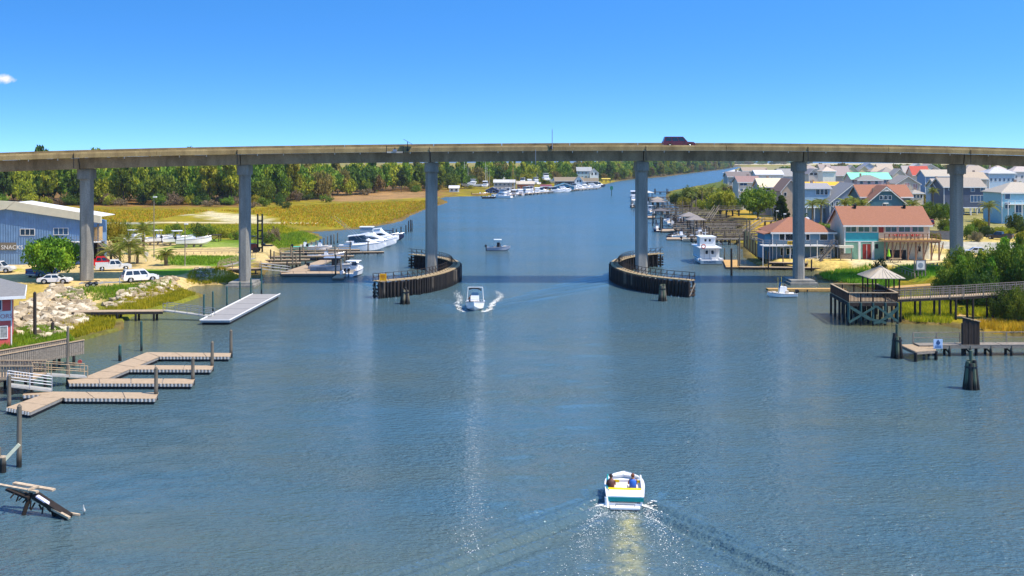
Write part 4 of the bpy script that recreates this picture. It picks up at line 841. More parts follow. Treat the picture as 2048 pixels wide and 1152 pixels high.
bn = T('banner', 'yellow banner with dark lettering on the deck rail of the blue restaurant', 'banner', (Xa(1583, d - 2.7), d - 2.72, zf)); MB().box(-.75, -.02, .15, .75, .02, .85).build('cloth', paint('d8b428'), bn)
for k in range(4): MB().box(-.55 + .3 * k, -.03, .35, -.36 + .3 * k, -.021, .65).build('lettering', BLACK, bn)
MB().box(-.76, .021, .83, .76, .05, .9).build('hem', WPAINT, bn)
# satellite dish
sd = T('satellite_dish', 'white satellite dish on the roof of the blue restaurant', 'dish', (Xa(1614, d + 5), d + 5, Za(440, d + 5))); MB().cyl((0, 0, -.8), .05, (0, 0, 0), n=6).build('mast', GREYM, sd); MB().cyl((0, 0, 0), .1, (-.1, -.25, .15), .5, n=12).build('reflector', WHITE, sd); MB().bar((0, 0, 0), (-.2, -.6, .1), .04).build('feed_arm', GREYM, sd)
# wooden sign between restaurants
sg = T('entrance_arch', 'small pale wooden roofed sign shelter in front of the turquoise restaurant', 'sign shelter', Wp(1692, 521, 1.5)); 
for xx in (-1.0, 1.0): MB().bar((xx, 0, 0), (xx, 0, 2.4), .14).build('post', WOODG, sg)
MB().box(-1.3, -.4, 2.3, 1.3, .4, 2.75).build('beam', CREAM, sg); MB().box(-.9, -.1, .3, .9, .1, 1.3).build('panel', WOODG, sg)
# --- houses behind
house('slate blue gabled house with white rake boards behind the blue restaurant', 300, 1660, 1752, 470, 403, 366, 'gf', '6c7c92', 'a19d98', 12, wins=[(1702, 1709, 385, 392), (1663, 1667, 404, 412), (1671, 1677, 404, 412), (1684, 1694, 404, 413)], porch=(-5.8, 1, 6.3, 2.2))
house('pale blue wing with triple window beside the slate gabled house', 306, 1606, 1660, 470, 375, 366, 'gs', '8fb0cc', 'aaa7a4', 9, wins=[(1632, 1639, 378, 389), (1641, 1647, 378, 389), (1649, 1655, 378, 389)], porch=(-3.5, 3.5, 6.0, 2.0))
t, cx, hw, ze, zr = house('deep teal gabled house with salmon roof behind the turquoise restaurant', 255, 1733, 1811, 470, 404, 371, 'gf', '3d6b80', SAL, 6, wins=[(1759.5, 1765, 391.5, 399), (1768, 1774, 391.5, 399), (1777, 1782.5, 391.5, 399), (1765, 1772, 408, 416)])
for k in range(5): a = math.pi * (.2 + .15 * k); MB().bar((0, -.56, zr - 1.3), (math.cos(a) * 1.25, -.56, zr - 1.3 + math.sin(a) * .75), .09, .09).build('gable_spoke', WPAINT, t)
MB().bar((-1.35, -.56, zr - 1.3), (1.35, -.56, zr - 1.3), .1, .12).build('collar_tie', WPAINT, t); MB().box(-.75, -.6, Za(407.5, 255), .4, -.02, Za(405.5, 255)).build('awning', WPAINT, t)
house('long salmon roofed house wing crossing behind the deep teal gable', 259, 1722, 1822, 470, 391, 369, 'gs', '4a6a74', SAL, 9)
t, *_ = house('tall dark slate house on stilts with tan roof by the right bridge pier', 345, 1888, 1970, 428, 372, 355, 'gs', '4c5870', 'b5a794', 11, wins=[(1897, 1902, 373.5, 380), (1942, 1949, 373, 383), (1961, 1967, 373, 383), (1941, 1967, 391, 404), (1904, 1910, 391, 399)], stilts=2.6, pane=GLASSB)
house('pale blue side wing with balconies of the dark slate house', 352, 1873, 1892, 428, 372, 357, 'gs', '9fb8d0', 'c0b4a4', 9, wins=[(1881, 1890, 374, 384), (1881, 1890, 392, 402)], stilts=2.6, pane=GLASSB, porch=(-1.6, 1.6, 7.6, 1.4))
house('dark screened porch wing of the slate house', 356, 1970, 2000, 428, 386, 377, 'gs', 'b8b4ae', 'b5b0aa', 9, wins=[(1972, 1978, 389, 401), (1980, 1986, 389, 401), (1990, 1998, 391, 401)], stilts=2.6)
house('light blue beach house with balconies at the right edge', 300, 2004, 2100, 445, 385, 364, 'hip', '8cc0d8', 'c9bca6', 12, wins=[(2010, 2020, 387, 398), (2010, 2020, 405, 417), (2030, 2045, 410, 425)], pane=GLASSB, porch=(-6, 4, 7.2, 1.8))
house('house with bright mint green metal roof', 450, 1703, 1782, 385, 357, 345, 'gs', 'cdbcc0', M('mint_metal', '8fe8b4', .4, .05, 1), 10, wins=[(1705, 1709, 360, 366), (1768, 1777, 360, 366)], pane=GLASSB)
house('grey hip roofed block in front of the mint green roof', 444, 1716, 1764, 395, 360, 350, 'hip', 'c0a8b4', '9c968c', 8, wins=[(1720, 1726, 362, 368), (1735, 1741, 362, 368), (1750, 1756, 362, 368)])
house('beige gabled house with shuttered windows right of the mint green roof', 400, 1792, 1840, 405, 366, 351, 'gf', 'c4b6a6', 'b0a496', 10, wins=[(1796, 1801, 368, 374), (1809, 1819, 366, 372), (1826, 1835, 368, 378)], pane=M('pink_blind', 'b58a84', .5, .1, 2))
house('small beige hip roofed house with picket porch below the beige gable', 385, 1826, 1846, 405, 386, 379, 'hip', 'd2c6b2', 'b8ac98', 7, grid=(3, 1, .6, 1))
house('house with bright coral red roof in the far row', 560, 1826, 1860, 365, 349, 332, 'gs', 'd8c8bc', 'd0604c', 10, grid=(3, 1, .3, .9))
house('white gabled house behind the coral red roof', 600, 1838, 1882, 350, 339, 327, 'gf', 'd6cec4', 'c0a89c', 9, wins=[(1848, 1855, 337, 341), (1862, 1869, 337, 341)])
house('blue house with tan roof left of the right bridge pier', 470, 1851, 1910, 380, 351, 339, 'gs', '6d94c6', 'cbbda6', 10, grid=(5, 2, .3, .95), porch=(-6, 2, 5.5, 1.5), pane=GLASSB)
house('tan roofed house right of the bridge pier, lower of two', 420, 1931, 1974, 380, 356, 344, 'gs', 'c0b4a8', 'c8b498', 9, grid=(3, 1, .5, .9))
house('tan roofed house right of the bridge pier, upper of two', 520, 1928, 1985, 360, 346, 331, 'hip', 'c4b8aa', 'c2b09a', 10, grid=(4, 1, .4, .9))
house('pale blue and white two storey house with long balcony', 425, 1978, 2030, 380, 346, 334, 'hip', 'a9c4de', 'd4d0cc', 10, grid=(6, 2, .3, .95), porch=(-5.2, 5.2, 6.6, 1.6), pane=GLASSB)
house('white house with dark windows at the far right', 520, 2026, 2075, 365, 343, 333, 'hip', 'd8d4d8', 'd2c2b4', 9, grid=(4, 2, .3, .95))
house('long low house with bright yellow roof', 392, 1608, 1682, 385, 370, 363.5, 'gs', 'b0b4b8', M('yellow_metal', 'f2b416', .45, .06, 1), 8, grid=(6, 1, .5, .95))
house('tan gabled house with small round vent left of the bridge pier', 330, 1563, 1600, 430, 379, 357, 'gf', 'b7a596', 'bb8f74', 11, wins=[(1586, 1591, 405, 415), (1568, 1573, 385, 392)])
house('house with pale cream metal roof and upper balcony', 345, 1520, 1572, 425, 372, 356, 'gs', 'c4b8b4', M('cream_metal', 'e0cba4', .45, .05, 1), 10, wins=[(1524, 1531, 374, 381), (1533, 1541, 374, 381)], porch=(-1, 4.2, 8.5, 1.8))
house('house with dusty pink roof and green balcony behind the big oak', 385, 1477, 1520, 400, 363, 352, 'gs', 'd2cabc', 'a8877c', 10, wins=[(1480, 1494, 365, 371), (1480, 1486, 377, 384), (1490, 1496, 377, 384)], pane=GLASSB, porch=(-3.8, -.2, 8.2, 1.4))
house('golden tan house wing beside the dusty pink roof', 392, 1496, 1518, 400, 371, 362, 'gf', 'c8a86a', 'b08a78', 8, wins=[(1504, 1509, 374, 380)])
house('white house with light roof at the water end of the row', 470, 1512, 1566, 375, 348, 340, 'gs', 'd8d8dc', 'e4e0dc', 9, grid=(5, 1, .4, .95), pane=GLASSB, porch=(-5, 5, 6.6, 1.3))
house('dark roofed house at the very end of the row by the water', 455, 1456, 1500, 380, 352, 343, 'gs', 'b4b0ac', '8c8078', 9, grid=(4, 2, .3, .9))
house('small brick pink dormer house near the end of the row', 480, 1500, 1530, 370, 351, 343, 'gf', 'b89890', 'a08c84', 8, grid=(3, 1, .5, .9))
house('white hip roofed cottage at the channel edge', 520, 1454, 1490, 365, 346, 339, 'hip', 'cfd2d6', 'dcd8d4', 9, grid=(4, 1, .4, .9))
house('long tan roofed house in the far row by the channel', 600, 1486, 1535, 355, 341, 334.5, 'gs', 'bfb8b0', 'b39e88', 9, grid=(5, 1, .4, .9))
house('grey roofed house just left of the bridge pier in the far row', 490, 1560, 1594, 370, 350, 337, 'gs', 'b8bcc8', 'a8a49c', 9, grid=(3, 1, .4, .9))
house('beige house with dark porch just right of the bridge pier', 520, 1618, 1636, 365, 346, 337, 'gf', 'c8c0bc', 'b8aaa0', 8, wins=[(1620, 1626, 346, 350), (1628, 1634, 346, 350)])
house('brown far house seen just right of the bridge pier cap', 640, 1610, 1634, 352, 337, 329, 'hip', 'c4bab2', 'b6a698', 8, grid=(2, 1, .4, .9))
house('bright white blank walled house with pale roof', 470, 1646, 1671, 372, 342, 333, 'hip', 'f2efe6', 'e0c8b0', 8, grid=(1, 1, .1, .4))
house('large taupe roofed house right of the bright white one', 500, 1668, 1700, 372, 349, 332, 'gs', 'b8aca4', 'b5a39a', 9, grid=(3, 1, .3, .8))
for k, (a, b_, dd2, ye, yr, kd, wc, rc, lb) in enumerate([(1692, 1716, 640, 341, 330, 'gf', 'd8cfae', 'c4b6a6', 'pale yellow'), (1716, 1740, 660, 341, 331, 'gf', 'd9cda6', 'b8ac9e', 'cream'), (1722, 1754, 760, 335, 325.5, 'gf', 'a8b6d0', '8e96a8', 'blue grey'), (1742, 1768, 620, 343, 333, 'hip', 'd4c8b4', 'cdb89c', 'tan'),
        (1757, 1786, 700, 338, 327, 'gs', 'cdbfae', 'd0bda4', 'beige'), (1764, 1792, 580, 345, 334, 'hip', 'c0b4a4', 'b0a494', 'taupe'), (1786, 1812, 560, 349, 337, 'gf', 'd0c4b4', 'b9aea0', 'sand coloured'), (1808, 1830, 640, 344, 331, 'gs', 'd2cac4', 'c4b8aa', 'off white'), (1822, 1850, 800, 334, 326, 'gf', 'c8ccd8', 'd2ccc6', 'pearl grey'),
        (1640, 1662, 700, 336, 328, 'gs', 'c8bcb0', 'b4a294', 'brown roofed'), (1990, 2012, 640, 338, 330, 'hip', 'cfc6c0', 'd2c0ae', 'peach roofed'), (1940, 1962, 700, 334, 327, 'gf', 'd4ccc4', 'c8bcae', 'ivory'), (2036, 2060, 680, 336, 328, 'gf', 'c8c0c4', 'cbb4a6', 'mauve')]):
    house('%s little house in the farthest row under the bridge' % lb, dd2, a, b_, 352, ye, yr, kd, wc, rc, 8, grid=(2, 1, .35, .9))
# --- boat yard buildings on the left bank, far
BY = 'boat yard buildings'
house('small white shed with flat roof at the marsh edge', 600, 899, 917, 386, 375, 371, 'gs', 'e6e6e2', 'f0eeea', 5, z0=.6, group=BY, name='shed', cat='shed', grid=(2, 1, .3, .8))
house('small navy blue boathouse over the water', 578, 972, 997, 389, 380, 374.5, 'gf', '3d5486', '4c5f8e', 6, z0=.9, group=BY, name='boathouse', cat='boathouse', wins=[(976, 979, 381, 385), (985, 990, 381, 385)], stilts=.5, trim=paint('2a3552'))
house('large pale grey boat yard building', 612, 988, 1030, 386, 364, 359, 'gs', 'b9b4b2', 'd8d4cc', 10, z0=1, group=BY, name='boatyard_building', cat='building', grid=(5, 2, .1, .95))
house('rust red boat storage shed', 640, 1034, 1068, 384, 367, 362, 'gs', 'b0603c', 'd8c8b0', 9, z0=1, group=BY, name='storage_shed', cat='shed', grid=(4, 1, .1, .6))
house('low maroon shed in the boat yard', 655, 1082, 1102, 382, 372, 369, 'gs', '7d2f44', '8a4a58', 6, z0=1, group=BY, name='storage_shed', cat='shed', grid=(2, 1, .2, .7))
house('turquoise boathouse with low gable over the water', 652, 1111, 1148, 383, 372, 366, 'gf', '2f8fae', '4f9cb4', 9, z0=.7, group=BY, name='boathouse', cat='boathouse', wins=[(1119, 1127, 374, 380), (1132, 1140, 374, 380)])
house('long brown roofed waterside shed', 700, 1110, 1166, 375, 361, 354, 'gs', '4d4a4c', '9a8a70', 10, z0=1, group=BY, name='waterside_shed', cat='shed', grid=(6, 1, .2, .8))
house('brown roofed waterside shed further along the shore', 745, 1160, 1196, 372, 362, 356, 'gs', '5c5650', '8c7e66', 9, z0=1, group=BY, name='waterside_shed', cat='shed', grid=(4, 1, .2, .8))
house('narrow white gabled chandlery between the brown sheds', 690, 1150, 1165, 374, 361, 351, 'gf', 'dfe6ec', 'a8a49c', 6, z0=1, group=BY, name='chandlery', cat='building', wins=[(1154, 1157, 360, 364), (1159, 1162, 360, 364)])
house('pale blue three storey house among the far trees', 860, 1154, 1183, 362, 341, 334, 'gs', 'a9c6d8', 'b0b0ac', 11, z0=1, group=BY, grid=(4, 2, .3, .95))
house('white annex house beside the pale blue far house', 850, 1180, 1197, 362, 345, 337, 'gf', 'd8e4ee', 'c0beb8', 8, z0=1, group=BY, wins=[(1183, 1186, 345, 350), (1190, 1193, 345, 350)])
house('tiny grey house far along the wooded shore', 1500, 1247, 1256, 345, 337, 333, 'hip', 'a8b0bc', 'b0b2b8', 9, z0=1, group=BY, grid=(2, 1, .3, .8))
yd = T('boat_shelter', 'yellow roofed open boat shelter at the end of the shore', 'boat shelter', (Xa(1212, 880), 880, 0)); MB().slab([(-3.8, -3, 3.3), (3.8, -3, 3.3), (3.8, 3, 3.9), (-3.8, 3, 3.9)], .2).build('roof', paint('d8c04c'), yd)
for xx in (-3.4, 0, 3.4):
    for yy in (-2.6, 2.6): MB().cyl((xx, yy, -1), .18, (xx, yy, 3.2), n=6).build('post', PILED, yd)
# --- blue metal marina shed, left edge
d = 186; SH = ribbed('blue_ribbed_metal', '6f8fb0', .45, 'X', .4, .06); X = lambda px: Xa(px, d)
t = T('marina_shed', 'big blue corrugated metal marina shed with white rake at the left edge', 'shed', (X(15), d, 0)); ox = X(15); l = lambda px: X(px) - ox
zl, zr2 = Za(414, d), Za(447, d)
MB().prism([(-40, 1.2), (l(183), 1.2), (l(183), zr2 + .2), (0, zl), (-40, zl - 5.5)], 'y', 0, 7).build('wall', SH, t)
CRM = M('cream_fascia', 'e6d8b4', .5, .06, 1)
MB().prism([(l(33) - 1.6, Za(418, d)), (l(204), Za(446, d)), (l(204), Za(431.5, d)), (l(33), Za(403, d))], 'y', -.6, -.1).build('rake_fascia', CRM, t)
MB().prism([(-40, zl - 6), (l(33) - 1.7, Za(418, d)), (l(33) - .1, Za(403, d)), (-6, Za(399, d) + .05), (-40, zl - 4)], 'y', -.58, -.1).build('rake_fascia', CRM, t)
MB().prism([(l(33), Za(404, d)), (l(204), Za(432, d)), (l(204), Za(433, d)), (l(33), Za(405, d))], 'y', -.1, 6.0).build('roof', M('white_metal_roof', 'e8e4dc', .4, .05, 1), t)
for a, b_, c, e, pn in ((41, 69, 458.5, 470, GLASS), (108, 136, 456.5, 469, GLASSB)): window(t, l(a), l(b_), Za(e, d), Za(c, d), 0, 3, pane=pn)
MB().box(l(123), -1.6, Za(484, d), l(203), -.02, Za(482.5, d)).build('balcony_floor', WPAINT, t)
for hh in (.5, 1.0): MB().box(l(123), -1.6, Za(484, d) + hh, l(203), -1.53, Za(484, d) + hh + .06).build('balcony_rail', GREYM, t)
for k in range(16): xx = l(123) + (l(203) - l(123)) * k / 15; MB().box(xx - .03, -1.58, Za(484, d), xx + .03, -1.53, Za(484, d) + 1.0).build('baluster', GREYM, t)
for px in (184, 197): MB().box(l(px) - .13, -.3, 1.2, l(px) + .13, .0, Za(447, d)).build('porch_post', WOODG, t)
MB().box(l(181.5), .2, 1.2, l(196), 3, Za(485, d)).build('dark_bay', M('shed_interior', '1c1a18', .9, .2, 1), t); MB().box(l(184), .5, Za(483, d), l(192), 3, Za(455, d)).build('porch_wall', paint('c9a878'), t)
MB().box(l(-20), -.16, Za(500, d), l(33), -.02, Za(485, d)).build('sign_band', paint('7a7468'), t)
def text(s, parent, loc, size, mat, name='lettering', rz=0):
    c = bpy.data.curves.new(name, 'FONT'); c.body = s; c.size = size; c.extrude = .01; tmp = bpy.data.objects.new('tmp', c); COL.objects.link(tmp)
    me = bpy.data.meshes.new_from_object(tmp.evaluated_get(bpy.context.evaluated_depsgraph_get())); bpy.data.objects.remove(tmp); bpy.data.curves.remove(c)
    me.materials.clear(); me.materials.append(mat); o = link(name, me, parent, loc); o.rotation_euler = (R(90), 0, rz); return o
    c = bpy.data.curves.new(name, 'FONT'); c.body = s; c.size = size; c.extrude = .01; c.materials.append(mat); o = bpy.data.objects.new(name, c); COL.objects.link(o); o.parent = parent; o.location = loc; o.rotation_euler = (R(90), 0, rz); return o
text('SNACKS', t, (l(3), -.19, Za(498.5, d)), 1.05, WPAINT)
st = T('steel_stairs', 'steel stairs descending from the shed balcony among the palms', 'stairs', (X(202), d - .8, 0))
for k in range(12): MB().box(.28 * k, -.45, Za(485, d) - .25 * k, .28 * k + .3, .45, Za(485, d) - .25 * k + .05).build('step', GREYM, st)
for yy in (-.5, .5): MB().bar((0, yy, Za(485, d)), (3.5, yy, Za(485, d) - 3.0), .06, .2).build('stringer', WOODL, st); MB().bar((0, yy, Za(485, d) + 1), (3.5, yy, Za(485, d) - 2.0), .06, .06).build('handrail', WOODL, st)
# --- red house, left edge
q = Wp(23, 690, .8); ang = R(24); t = T('red_house', 'red boarded house with grey roof and white sign band at the left edge', 'house', (q[0], q[1], 0), ang)
zE = 6.1; MB().box(-12, 0, .5, 0, 8, zE).build('wall', M('red_siding', 'd85c54', .65, .12, 2, stretch=(1, 1, 5)), t)
MB().slab([(-14, -1.3, zE - .15), (1.3, -1.3, zE - .15), (-3.5, 4, zE + 2.0), (-14, 4, zE + 2.0)], .15).build('roof_slope', shingle('8c8a86'), t); MB().slab([(1.3, -1.3, zE - .15), (1.3, 9, zE - .15), (-3.5, 4, zE + 2.0)], .15).build('roof_slope', shingle('8c8a86'), t)
MB().box(-14, -1.36, zE - .42, 1.32, -1.28, zE - .13).build('fascia', WPAINT, t); MB().box(1.24, -1.3, zE - .42, 1.34, 9, zE - .13).build('fascia', WPAINT, t); MB().box(-12, -1.28, zE - .32, 1.24, 9, zE - .305).build('soffit', WPAINT, t)
MB().box(-12, -.1, 3.35, .03, -.004, 4.35).build('sign_band', WPAINT, t); text('S REALTORS', t, (-3.3, -.13, 3.62), .62, paint('c98a90'))
window(t, -1.05, -.42, 1.6, 2.75, 0, 1, pane=M('lace_curtain', '9a9a94', .6, .4, 5)); window(t, -2.1, -.95, 4.5, 5.5, 0, 2, pane=GLASSB); MB().box(-.06, -.06, .5, .05, .05, zE - .32).build('corner_board', WPAINT, t)
MB().box(-12, -.05, .4, .02, -.003, .7).build('skirting', WPAINT, t)
# ------------------------------------------------------------------ boats (bow towards local +X)
GH = M('grey_hull', '9aa4b4', .3, .06, 1); NAVY = M('navy_canvas', '26324e', .8, .2, 3); TAN = M('tan_interior', 'd8c8b0', .7, .1, 3); BLKC = M('black_canvas', '14161c', .8, .2, 3)
NONSKID = M('nonskid_deck', 'e2ddd2', .7, .06, 3); BOTTOM = M('bottom_paint', '1f2a33', .7, .2, 2)
def hull(t, L, B, fb, mat, floor=.35, deck_from=.62, bowrise=.45, draft=.35, flare=.88, stern_w=.92, name='hull', bowp=2.4):
    rings = []; N = 13; rub = []
    for i in range(N):
        u = i / (N - 1); x = -L / 2 + L * u
        hb = B / 2 * (stern_w + (1 - stern_w) * min(1, u * 2.2)) * (1 - max(0, (u - .42) / .58) ** bowp * .97)
        zs = fb * (1 + bowrise * u ** 2); k = max(0, (u - .7) / .3); zk = -draft * (1 - k ** 2) + zs * .55 * k ** 2.2; ch = hb * (flare - .35 * k); zc = .12 + zs * .4 * k ** 1.5
        zf = floor if u < deck_from else zs - .03; 
        rings.append([(x, -hb, zs), (x, -ch, zc), (x, 0, zk), (x, ch, zc), (x, hb, zs), (x, hb * .84, zs + .005), (x, hb * .8, zf), (x, -hb * .8, zf), (x, -hb * .84, zs + .005)])
        rub.append((x, hb, zs))
    MB().loft(rings).build(name, mat, t)
    m = MB(); rr = [[(x, s * (hb + .015), z - .1), (x, s * (hb + .035), z - .05), (x, s * (hb + .015), z)] for s in (1,) for (x, hb, z) in rub]
    m.loft(rr, caps=False); m2 = MB().loft([[(p[0], -p[1], p[2]) for p in r] for r in rr], caps=False); m.add(m2.v, m2.f); m.build('rub_rail', GREYM, t)
    return rub
def outboard(t, x, y, z=.75, col=None, s=1.):
    o = MB().loft([[(x - .1 * s + dx * s, y + wy * s, z + zz * s) for dx, wy in ((-.35, -.16), (.15, -.17), (.15, .17), (-.35, .16))] if zz < .4 else [(x - .1 * s + dx * s, y + wy * s, z + zz * s) for dx, wy in ((-.2, -.1), (.1, -.1), (.1, .1), (-.2, .1))] for zz in (0, .1, .35, .5)]).build('outboard_motor', col or BLACK, t)
    MB().box(x - .2 * s, y - .06, z - 1.0, x, y + .06, z).build('motor_leg', col or BLACK, o)
def ttop(t, x0, x1, w, z0, z1, mat, legm=None, th=.1):
    MB().prism(octo((x0 + x1) / 2, 0, (x1 - x0) / 2, w / 2, .18), 'z', z1, z1 + th).build('hard_top', mat, t)
    for xx, dx in ((x0 + .25, .15), (x1 - .35, -.1)):
        for s in (1, -1): MB().cyl((xx + dx, s * w * .36, z0), .035, (xx, s * w * .4, z1), n=6).build('top_leg', legm or ALU, t)
def console(t, x, w, z0, h, mat=None, glass=True):
    c = MB().prism([(x - .45, z0), (x + .5, z0), (x + .3, z0 + h), (x - .25, z0 + h * 1.05)], 'y', -w / 2, w / 2).build('console', mat or WHITE, t)
    if glass: MB().prism([(x + .38, z0 + h * .9), (x + .42, z0 + h * .9), (x + .12, z0 + h * 1.55), (x + .08, z0 + h * 1.55)], 'y', -w / 2, w / 2).build('windscreen', GLASSB, c)
def bowrail(t, rub, z=.35):
    P = [p for p in rub if p[0] > 0]; m = MB()
    for s in (1, -1):
        for a, b_ in zip(P[:-1], P[1:]): m.cyl((a[0], s * a[1] * .92, a[2] + z), .02, (b_[0], s * b_[1] * .92, b_[2] + z), n=5)
        for a in P[::2]: m.cyl((a[0], s * a[1] * .92, a[2]), .02, (a[0], s * a[1] * .92, a[2] + z), n=5)
    m.build('bow_rail', CHROME, t)
def center_console(label, loc, rz, L=6.5, B=2.4, hm=None, top=None, motors=1, fb=.75, group='boats', z=0, canvas=False, seats=True, pitch=0):
    t = T('motor_boat', label, 'boat', (loc[0], loc[1], z), rz, group); t.rotation_euler = (0, -pitch, rz)
    rub = hull(t, L, B, fb, hm or WHITE); MB().box(-L * .45, -B * .36, .353, L * .1, B * .36, .37).build('cockpit_floor', NONSKID, t)
    console(t, 0, B * .36, .37, 1.15); MB().box(-L * .16 - .25, -B * .22, .37, -L * .16 + .25, B * .22, .95).build('leaning_post', TAN, t)
    if top is not None: ttop(t, -L * .2, L * .13, B * .78, .37, 2.35, top)
    if canvas: MB().prism([(-.4, .5), (.55, .5), (.35, 1.7), (-.3, 1.75)], 'y', -B * .25, B * .25).build('console_cover', BLKC, t)
    for k in range(motors): outboard(t, -L / 2, (k - (motors - 1) / 2) * .62, fb + .05)
    MB().box(L * .2, -B * .2, fb * 1.0, L * .32, B * .2, fb * 1.0 + .28).build('bow_seat', TAN, t) if seats else None
    if L > 5.5: bowrail(t, rub, .22)
    return t
def yacht(label, loc, rz, L=11, B=3.8, fly=True, dark=False, outr=True, group='boats', z=0, hm=None, fb=1.25):
    t = T('yacht', label, 'yacht', (loc[0], loc[1], z), rz, group); rub = hull(t, L, B, fb, hm or WHITE, floor=.7, deck_from=.3, bowrise=.6, draft=.5)
    MB().loft([[(x, -w, zz), (x, w, zz), (x, w * .85, zz + h), (x, -w * .85, zz + h)] for x, w, zz, h in ((-L * .2, B * .42, fb, 1.35), (L * .1, B * .4, fb * 1.1, 1.3), (L * .26, B * .3, fb * 1.22, .45), (L * .34, B * .2, fb * 1.3, .05))]).build('cabin', WHITE, t)
    for s in (1, -1): MB().loft([[(x, s * y, a), (x, s * (y + .03), a), (x, s * (y - .02), b_), (x, s * (y - .05), b_)] for x, y, a, b_ in ((-L * .16, B * .405, fb + .6, fb + 1.1), (L * .07, B * .385, fb + .7, fb + 1.12), (L * .16, B * .345, fb + .72, fb + .85))]).build('cabin_window', GLASS, t)
    MB().box(-L * .5 + .1, -B * .4, .702, -L * .21, B * .4, .72).build('cockpit_floor', NONSKID, t)
    if fly:
        MB().loft([[(x, -w, fb + 1.36), (x, w, fb + 1.36), (x, w * .9, fb + 1.36 + h), (x, -w * .9, fb + 1.36 + h)] for x, w, h in ((-L * .26, B * .4, .25), (-L * .05, B * .4, .85), (L * .05, B * .36, .75), (L * .1, B * .3, .2))]).build('flybridge', WHITE, t)
        ttop(t, -L * .22, L * .06, B * .8, fb + 1.6, fb + 3.3, WHITE); MB().prism([(L * .03, fb + 2.1), (L * .05, fb + 2.1), (L * .02, fb + 3.2), (L * .0, fb + 3.2)], 'y', -B * .33, B * .33).build('enclosure', M('clear_vinyl', '9aa6b0', .2, .1, 2), t)
        for s in (1, -1): MB().box(-L * .2, s * B * .35 - .01, fb + 2.2, L * .02, s * B * .35 + .01, fb + 3.2).build('side_curtain', M('clear_vinyl', '9aa6b0', .2, .1, 2), t)
    else:
        MB().loft([[(x, -w, z_), (x, w, z_), (x, w * .9, z_ + h), (x, -w * .9, z_ + h)] for x, w, z_, h in ((-L * .28, B * .38, fb + .9, .9), (L * .02, B * .38, fb + 1.2, .95), (L * .12, B * .34, fb + 1.2, .15))]).build('enclosure', GLASS if dark else WHITE, t)
        MB().loft([[(x, -w, z_), (x, w, z_), (x, w, z_ + .14), (x, -w, z_ + .14)] for x, w, z_ in ((-L * .3, B * .4, fb + 1.85), (L * .03, B * .4, fb + 2.2))]).build('hard_top', WHITE, t)
    if outr:
        for s in (1, -1): MB().cyl((0, s * B * .4, fb + 1.3), .035, (-L * .62, s * B * .75, fb + 6.3), .012, n=5).build('outrigger', CHROME, t); MB().cyl((-L * .1, s * B * .4, fb + 1.5), .03, (-L * .5, s * B * .5, fb + 5.2), .012, n=5).build('outrigger', CHROME, t)
    bowrail(t, rub, .45); MB().box(-L * .5 - .5, -B * .38, .25, -L * .5, B * .38, .34).build('swim_platform', TAN, t); return t
# near boat, seen from astern
nbx, nby, _ = NB; NBL = 3.7; hd = R(90 - 5)
t = T('jet_boat', 'small white jet boat with yellow seats and teal stern band motoring away in the foreground', 'boat', (nbx + .1, nby + NBL / 2 - .1, .02), hd); t.rotation_euler = (0, -R(3.5), hd)
rub = hull(t, NBL, 2.35, .72, WHITE, floor=.3, deck_from=.66, bowrise=.2, draft=.3, stern_w=.92, bowp=3.8)
TEAL = paint('0f8f96', .35); YELW = paint('f2d40c', .5)
MB().box(-NBL / 2 - .03, -1.06, .42, -NBL / 2 + .004, 1.06, .66).build('teal_band', TEAL, t)
MB().loft([[(x, -w, z_), (x, w, z_), (x, w * .95, z_ + h), (x, -w * .95, z_ + h)] for x, w, z_, h in ((-NBL / 2 + .05, .98, .5, .2), (-1.4, 1.0, .5, .26), (-1.05, .98, .5, .3))]).build('engine_cover', WHITE, t)
MB().box(-1.06, -.95, .45, -.84, .95, .84).build('seat_back', YELW, t); MB().box(-.84, -.95, .3, -.35, .95, .6).build('rear_seat', paint('e6c8bc'), t)
MB().box(-.2, .15, .3, .25, .8, .6).build('seat', paint('eed8d0'), t); MB().box(-.2, -.8, .3, .25, -.15, .6).build('seat', paint('eed8d0'), t)
MB().loft([[(x, -w, z_), (x, w, z_), (x, w, z_ + h), (x, -w, z_ + h)] for x, w, z_, h in ((.55, .95, .6, .2), (.8, .88, .62, .15))]).build('dashboard', WHITE, t); MB().box(.53, -.92, .64, .56, -.3, .8).build('yellow_trim', YELW, t); MB().box(.53, .3, .64, .56, .92, .8).build('yellow_trim', YELW, t)
MB().loft([[(.75, -.9, .76), (.8, -.9, .76), (.66, -.85, .98), (.62, -.85, .98)], [(1.0, 0, .76), (1.05, 0, .76), (.9, 0, 1.0), (.86, 0, 1.0)], [(.75, .9, .76), (.8, .9, .76), (.66, .85, .98), (.62, .85, .98)]]).build('windscreen', M('pale_glass', 'c8ccd0', .1, .1, 2), t)
MB().box(-NBL / 2 - .42, -.85, .1, -NBL / 2 - .03, .85, .2).build('swim_platform', WHITE, t); MB().box(-NBL / 2 - .2, -.55, .3, -NBL / 2 - .15, .55, .34).build('stern_rail', GREYM, t)
for y_ in (-.55, .55): MB().box(-NBL / 2 - .2, y_ - .02, .2, -NBL / 2 - .15, y_ + .02, .3).build('rail_post', GREYM, t)
MB().cyl((NBL / 2 - .4, 0, .85), .04, (NBL / 2 - .4, 0, 1.02), .02, n=6).build('bow_light', WHITE, t)
for y_ in (1.0, -1.0): MB().bar((-.8, y_ * 1.02, .76), (1.2, y_ * .98, .86), .08, .05).build('grab_rail', TEAL if y_ > 0 else WHITE, t)
MB().cyl((-NBL / 2 - .1, 1.02, .0), .1, (-NBL / 2 + .0, 1.08, .66), .1, n=8).build('fender', WHITE, t)
